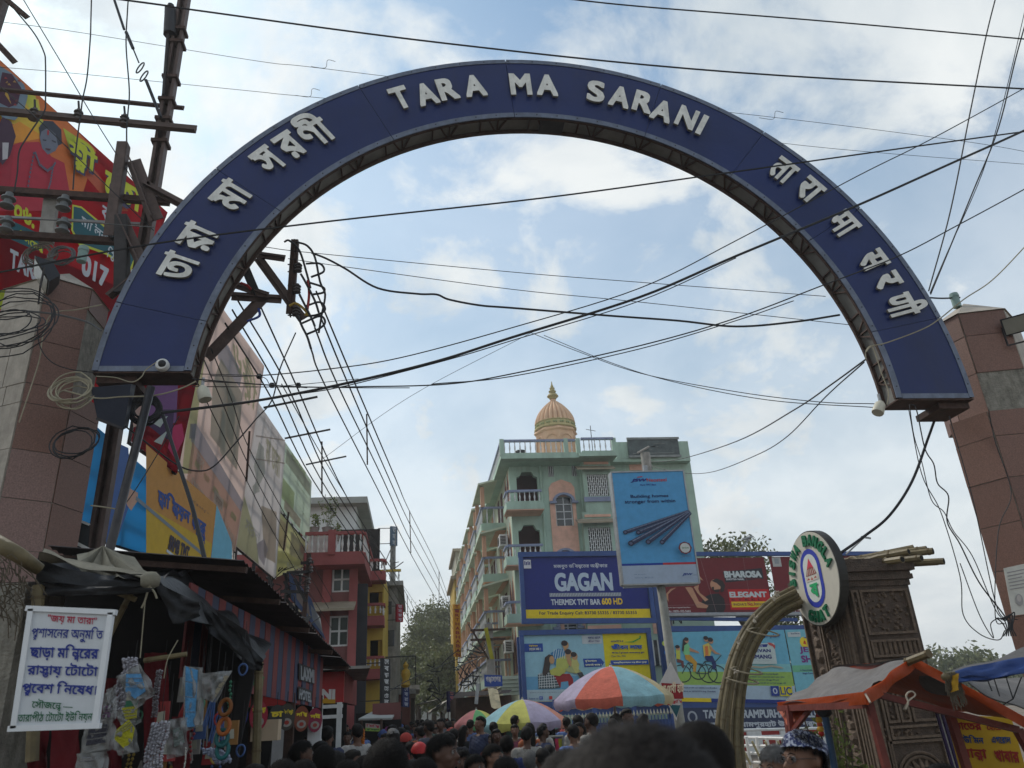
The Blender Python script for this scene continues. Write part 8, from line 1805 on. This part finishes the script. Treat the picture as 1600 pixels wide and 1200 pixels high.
def make_kind(female,arm,seed,longhair=False):
 me,V,Nn,F_=sdf_body(female,arm,seed);x,y,z=V.T
 K={'body':me}
 line=np.where(y<-.02,1.645+(-.02-y)*.05,1.645-(y+.02)*1.35);line=np.maximum(line,1.50);line=np.where((np.abs(x)>.066)&(y>-.02)&(y<.035),np.maximum(line,1.615),line)
 scalp=(z>line)&(z>1.49)&(np.abs(x)<.1)
 depth=np.clip((z-line)/.03,0,1);K['hair']=shell('hair',V,Nn,F_,scalp,.004+.016*depth,seed,.004);K['tuft']=tufts('hair_strands',None,V+Nn*(.004+.012*depth)[:,None],scalp,Nn,5200,.034,seed,.0008)
 K['scalp']=(V,Nn,scalp,depth)
 arms=(np.abs(x)>(.16 if female else .18))&(z<1.40)
 d_el=z;K['shirt']=shell('shirt',V,Nn,F_,(z<1.425)&(z>.84)&(~((np.abs(x)>.20)&(z<1.14)))&~((y<-.16)&(z<1.30))&~((z>1.405)&(np.abs(x)<.05)),.012,seed,.004)
 K['trousers']=shell('trousers',V,Nn,F_,(z<.90)&(z>.09)&(np.abs(x)<.19)&~((np.abs(x)>.175)&(z>.6)),.010,seed,.003)
 K['shoes']=shell('shoes',V,Nn,F_,(z<.085),.008,seed)
 eye=MB()
 for s in(-1,1):
  eye.use(M_EYEW);c2=(s*.029,-.083,1.604);eye.lathe(c2,[(.002,-.012),(.008,-.010),(.0125,-.004),(.014,0),(.008,.004)],12,'Y');eye.use(M_HAIR);eye.lathe((c2[0],c2[1]-.0095,c2[2]),[(.0055,0),(.005,-.0035),(.001,-.004)],10,'Y')
  eye.tube([(s*.014,-.0985,1.624),(s*.030,-.0985,1.630),(s*.047,-.086,1.623)],[.0022,.0035,.0015],5);eye.tube([(s*.016,-.0955,1.612),(s*.029,-.098,1.6145),(s*.042,-.089,1.609)],.0018,4)
 eye.use(M_LIP)
 eye.tube([(-.022,-.094,1.5405),(-.010,-.1015,1.5445),(0,-.1025,1.5425),(.010,-.1015,1.5445),(.022,-.094,1.5405)],[.001,.0035,.003,.0035,.001],5);eye.tube([(-.018,-.093,1.536),(0,-.100,1.5325),(.018,-.093,1.536)],[.001,.0045,.001],5)
 o=eye.build('face_features');K['eyes']=o.data;K['eoff']=Vector(o.location);bpy.data.objects.remove(o)
 if longhair:
  q=MB();prof=[]
  rings=[]
  for(z_,a,b,cy)in((1.68,.05,.05,.045),(1.64,.085,.07,.055),(1.58,.09,.065,.07),(1.50,.085,.05,.085),(1.42,.08,.04,.10),(1.32,.07,.033,.125),(1.22,.055,.028,.135),(1.12,.03,.02,.135)):
   rings.append([(a*math.cos(t)+random.gauss(0,.002),cy+b*math.sin(t),z_)for t in[2*math.pi*i/22 for i in range(22)]])
  vs=[p for r_ in rings for p in r_];fs=[(i*22+j,(i+1)*22+j,(i+1)*22+(j+1)%22,i*22+(j+1)%22)for i in range(len(rings)-1)for j in range(22)]+[tuple(range(22)),tuple(range(len(rings)*22-1,(len(rings)-1)*22-1,-1))]
  q.add(vs,fs);o=q.build('long_hair',smooth=True);K['long']=o.data;K['loff']=Vector(o.location);bpy.data.objects.remove(o)
 cap=shell('cap',V,Nn,F_,(z>np.where(y<0,1.640,1.625-y*.3)),.031,seed);K['cap']=cap
 band=shell('head_wrap',V,Nn,F_,(z>np.where(y<-.02,1.638,1.638-(y+.02)*.75))&(z>1.53),.026+.006*np.sin(x*60+z*80),seed,.003);K['wrap']=band
 return K
K_M=make_kind(False,'walk',1);K_H=make_kind(False,'hold',2);K_F=make_kind(True,'hold',3,True);K_U=make_kind(False,'up',4)
def slotmat(o,m):
 if not o.data.materials:o.data.materials.append(m)
 o.material_slots[0].link='OBJECT';o.material_slots[0].material=m
def person(label,px,py,Y,face,kind,skin=0,shirt=(.3,.3,.3),pants=(.03,.035,.05),hair='short',head=None,group=None,shirtm=None,near=False):
 """px, py: top of the head in the photograph; face: heading in degrees, 0 = walking away from the camera, 180 = facing it"""
 t=at(px,py,Y);topz=1.72 if hair!='none' else 1.70;s=max(.72,min(1.12,t.z/topz));dz=0
 g=thing('person',label,'person',(t.x,Y,0),rad(180-face),group);g.scale=(s,s,t.z/topz if t.z/topz>.5 else s)
 def part(nm,me,m=None,off=None):
  o=bpy.data.objects.new(nm,me);COL.objects.link(o);o.parent=g
  if off is not None:o.location=off
  if m is not None:slotmat(o,m)
  return o
 part('body',kind['body'],SKINM[skin]);sm=shirtm or mat('cloth_%02x%02x%02x'%tuple(int(min(1,c)*255)for c in shirt),shirt,.85,.2,9,.4);part('shirt',kind['shirt'],sm)
 part('trousers',kind['trousers'],mat('cloth_%02x%02x%02x'%tuple(int(c*255)for c in pants),pants,.85,.2,9,.3));part('shoes',kind['shoes'],M_BLACKPL);part('face_features',kind['eyes'],None,kind['eoff'])
 hm=M_HAIRG if hair=='grey' else M_HAIR
 if head is None or head[0]!='wrap':part('hair',kind['hair'],hm)
 if near:part('hair_strands',kind['tuft'],hm)
 if hair=='long' and 'long' in kind:part('long_hair',kind['long'],hm,kind['loff'])
 if head:
  part({'cap':'cap','wrap':'head_wrap'}[head[0]],kind[head[0]],head[1])
  if head[0]=='cap':
   q=MB();vs=[(.07*math.cos(a)*r_,-.085-.075*r_*math.sin(a),1.650-.012*r_)for r_ in(.4,1)for a in[math.pi*i/10 for i in range(11)]];q.add(vs,[(i,i+1,i+12,i+11)for i in range(10)]);o=q.build('cap_peak',head[1]);o.parent=g
 return g
WH=(.48,.47,.45);NVY=(.02,.025,.06)
person('man in a white shirt turned right, dark bearded profile, centre front of the crowd',692,1147,5.2,115,K_M,1,WH,NVY,near=True)
person('man with thick black hair seen from behind, left of the white shirted man',606,1154,3.3,10,K_M,1,(.03,.03,.035),near=True)
person('person in a red cap and pale shirt walking away left of centre',655,1160,8.5,0,K_M,1,(.34,.37,.42),head=('cap',mat('red_cap',(.42,.02,.02),.6,.15,8,.2)))
person('person in a violet shirt just left of the red cap',641,1158,10.5,0,K_H,1,(.06,.03,.28))
person('woman with a red forehead mark facing the camera in the crowd centre',722,1171,7.2,185,K_F,1,(.02,.16,.34),hair='long',near=True)
person('woman in dark red with a turned face beside the one with the forehead mark',743,1178,6.6,140,K_F,1,(.22,.03,.04),hair='long',near=True)
person('boy with glasses in a white and green shirt leaning right of the two women',771,1162,6.8,125,K_H,2,(.40,.45,.42),near=True)
person('man looking at the camera between dark heads under the yellow umbrella',769,1146,12.5,200,K_M,1,(.12,.03,.03))
person('man in a navy shirt seen from behind in front of the clothes rail',791,1149,9.5,5,K_M,1,(.02,.03,.10),near=True)
person('woman in pink facing the camera by the clothes rail',808,1159,14,190,K_F,1,(.40,.08,.16),hair='long')
person('grey haired person seen from behind below the clothes rail',828,1173,8.2,10,K_H,0,(.12,.13,.14),hair='grey',near=True)
person('short haired man in a dark shirt seen from behind right of the grey haired person',846,1168,7.5,-20,K_M,1,(.03,.03,.03))
person('man in a dark teal shirt near the clothes rail, right side',858,1163,9,20,K_M,1,(.02,.04,.05))
person('man in a blue and white speckled head wrap and glasses facing left by the cart',1246,1141,3.25,250,K_U,0,(.30,.30,.34),head=('wrap',None),near=True)
person('older grey haired man with dark glasses half behind the head wrap',1207,1164,3.7,240,K_H,0,(.30,.30,.30),hair='grey',near=True)
person('dark haired person at the bottom edge below the orange canopy',1465,1193,3.0,0,K_M,1,(.05,.05,.05),near=True)
person('man in a black jacket seen from behind in front of the red shop posts',507,1164,6.2,350,K_M,1,(.02,.02,.03),near=True)
person('person in a mustard scarf beside the black jacket',527,1172,6.6,20,K_F,1,(.42,.24,.03),hair='long')
person('man turned right with thick hair by the glass shop door',474,1156,7.2,70,K_M,1,(.03,.035,.06),near=True)
person('man in a dark blue jacket looking right beside the shop door',503,1157,8.6,100,K_H,1,(.02,.025,.06))
person('dark haired head at the bottom left of the crowd, leftmost',443,1186,4.6,350,K_M,1,(.16,.18,.24),near=True)
person('dark haired head at the bottom left of the crowd, second from left',475,1187,4.7,5,K_M,1,(.03,.03,.03),near=True)
person('person in a pink and yellow scarf at the bottom of the crowd left',543,1187,5.0,0,K_F,1,(.40,.12,.20),hair='long',near=True)
person('man with a lighter face turned right among the dark heads left of centre',553,1170,7.0,90,K_M,1,(.04,.04,.04))
person('person in a white collar and dark hair at the bottom left of centre',573,1180,5.4,30,K_M,1,(.35,.34,.30),near=True)
person('head in grey shade left of the thick haired man',588,1163,9,0,K_H,1,(.07,.08,.10),hair='grey')
person('dark head at the bottom edge just right of the violet shirt',662,1183,4.8,0,K_M,1,(.03,.03,.03),near=True)
person('man with glossy hair at the bottom edge between the women and the giant head',789,1182,4.8,5,K_M,1,(.04,.035,.04),near=True)
person('small head at the bottom edge left of the red cap shirt',645,1186,5.6,0,K_H,1,(.25,.27,.30))
person('person bent low at the bottom of the tarpaulin stall',400,1192,5.4,60,K_H,1,(.08,.07,.16))
person('shopkeeper in a dark shirt inside the striped stall',462,1166,9.8,150,K_H,1,(.05,.05,.06))
def near_head(label,px,py,Y,face,kind,skin,shirt,n_s,seed,L=.04):
 g=person(label,px,py,Y,face,kind,skin,shirt,near=False);V,Nn,scalp,depth=kind['scalp']
 for c2 in kids(g):
  if c2.name.startswith('hair'):pass
 me=tufts('hair_strands',None,V+Nn*(.006+.012*depth)[:,None],scalp,Nn,n_s*3,L,seed,.0005,.25);me.materials.append(mat('brown_black_hair',(.013,.009,.007),.7,.3,30,0,0,.25));o=bpy.data.objects.new('hair_strands',me);COL.objects.link(o);o.parent=g;return g
near_head('out of focus person with wavy black hair right in front of the camera, widest head',985,1141,.86,5,K_M,1,(.05,.05,.06),9000,41)
near_head('out of focus man turned right with lit brown forehead beside the widest head',1083,1129,2.7,300,K_H,0,(.06,.06,.07),7000,43,.03)
near_head('out of focus person with a curly black head left of the widest head',888,1173,2.2,15,K_M,1,(.05,.05,.05),6000,47,.03)
wm=bpy.data.materials.new('speckled_wrap');wm.use_nodes=True;t_=wm.node_tree;b_=t_.nodes['Principled BSDF'];b_.inputs['Roughness'].default_value=.85
vo=t_.nodes.new('ShaderNodeTexNoise');vo.inputs['Scale'].default_value=95;vo.inputs['Detail'].default_value=3;cr_=t_.nodes.new('ShaderNodeValToRGB');tcn=t_.nodes.new('ShaderNodeTexCoord')
mp_=t_.nodes.new('ShaderNodeMapping');mp_.inputs['Scale'].default_value=(1,1,.5);t_.links.new(tcn.outputs['Object'],mp_.inputs[0]);t_.links.new(mp_.outputs[0],vo.inputs['Vector']);t_.links.new(vo.outputs['Fac'],cr_.inputs[0]);t_.links.new(cr_.outputs[0],b_.inputs['Base Color'])
cr_.color_ramp.elements[0].position=.50;cr_.color_ramp.elements[0].color=(.014,.022,.085,1);cr_.color_ramp.elements[1].position=.58;cr_.color_ramp.elements[1].color=(.36,.38,.45,1)
for o in bpy.data.objects:
 if o.name.startswith('head_wrap'):slotmat(o,wm);o.material_slots[0].material=wm
wp=[o for o in bpy.data.objects if o.name.startswith('person')and 'head wrap and glasses' in o.get('label','')][0]
def spectacles(parent,m):
 q=MB();
 for s in(-1,1):q.tube([(s*.030+.021*math.cos(t),-.108,1.603+.017*math.sin(t))for t in[2*math.pi*i/16 for i in range(17)]],.0013,5,False);q.tube([(s*.051,-.107,1.606),(s*.078,-.06,1.606),(s*.082,.01,1.60)],.0015,5,False)
 q.tube([(-.009,-.108,1.606),(.009,-.108,1.606)],.0015,5);o=q.build('spectacles',m);l=Vector(o.location);o.parent=parent;o.location=l
spectacles(wp,M_BLACKPL)
for o in list(bpy.data.objects):
 if o.name.startswith('person')and('boy with glasses' in o.get('label','')or 'dark glasses' in o.get('label','')):spectacles(o,M_BLACKPL)
r=np.random.default_rng(77)
cols=[(.45,.43,.40),(.38,.06,.05),(.10,.16,.35),(.42,.32,.08),(.03,.03,.035),(.05,.03,.03),(.12,.02,.03),(.04,.05,.10),(.25,.25,.25),(.10,.09,.08),(.30,.28,.25),(.03,.06,.05),(.20,.05,.08),(.35,.10,.04),(.02,.02,.02),(.08,.08,.10)]
cnt=0;spots=[]
for k in range(2200):
 if cnt>=210:break
 Y=float(np.clip(r.exponential(18)+10,10,80));x=r.uniform(-2.6,3.4+(Y>20)*.5)
 if x<-1.7 and Y<14:continue
 if any((x-a)**2+(Y-b)**2<.26 for a,b in spots):continue
 if Y<12 and .2<x<.9 and r.uniform()<.4:continue
 spots.append((x,Y));kd=[K_M,K_H,K_F,K_M][r.integers(0,4)];away=r.uniform()<.7;hgt=r.uniform(1.42,1.62)+min(.06,Y*.001)if kd is not K_F else r.uniform(1.38,1.54)
 s=hgt/1.72;g=thing('person','person in the dense crowd filling the street behind the nearer heads','person',(x,Y,0),rad(r.normal(180 if away else 0,30)),'people in the dense street crowd');g.scale=(s,s,s)
 sm=cols[r.integers(0,len(cols))];smm=mat('cloth_%02x%02x%02x'%tuple(int(c*255)for c in sm),sm,.85,.2,9,.4)
 for nm,me,m_ in(('body',kd['body'],SKINM[r.integers(0,2)]),('shirt',kd['shirt'],smm),('trousers',kd['trousers'],MATS['cloth_%02x%02x%02x'%(5,6,15)]if 'cloth_05060f' in MATS else M_BLACKPL),('hair',kd['hair'],M_HAIRG if r.uniform()<.06 else M_HAIR)):
  o=bpy.data.objects.new(nm,me);COL.objects.link(o);o.parent=g;slotmat(o,m_)
 if kd is K_F:o=bpy.data.objects.new('long_hair',kd['long']);COL.objects.link(o);o.parent=g;o.location=kd['loff'];slotmat(o,M_HAIR)
 if r.uniform()<.07 and kd is not K_F:o=bpy.data.objects.new('head_scarf' if cnt%2 else 'cap',kd['wrap' if cnt%2 else 'cap']);COL.objects.link(o);o.parent=g;slotmat(o,mat('scarf_%d'%(cnt%5),[(.35,.04,.03),(.4,.38,.34),(.05,.08,.22),(.40,.25,.04),(.22,.05,.16)][cnt%5],.85,.2,9,.4))
 cnt+=1
# ============ HAZE
mb=MB();mb.box(-305,335,-65,425,-1,26);hm=bpy.data.materials.new('haze');hm.use_nodes=True;t_=hm.node_tree
for x in list(t_.nodes):
 if x.type=='BSDF_PRINCIPLED':t_.nodes.remove(x)
pv=t_.nodes.new('ShaderNodeVolumePrincipled');pv.inputs['Density'].default_value=.0011;pv.inputs['Color'].default_value=(.92,.93,.93,1);pv.inputs['Anisotropy'].default_value=.3
t_.links.new(pv.outputs[0],t_.nodes['Material Output'].inputs['Volume']);mb.build('haze',hm,kind='stuff')
bpy.data.objects.remove(_to)
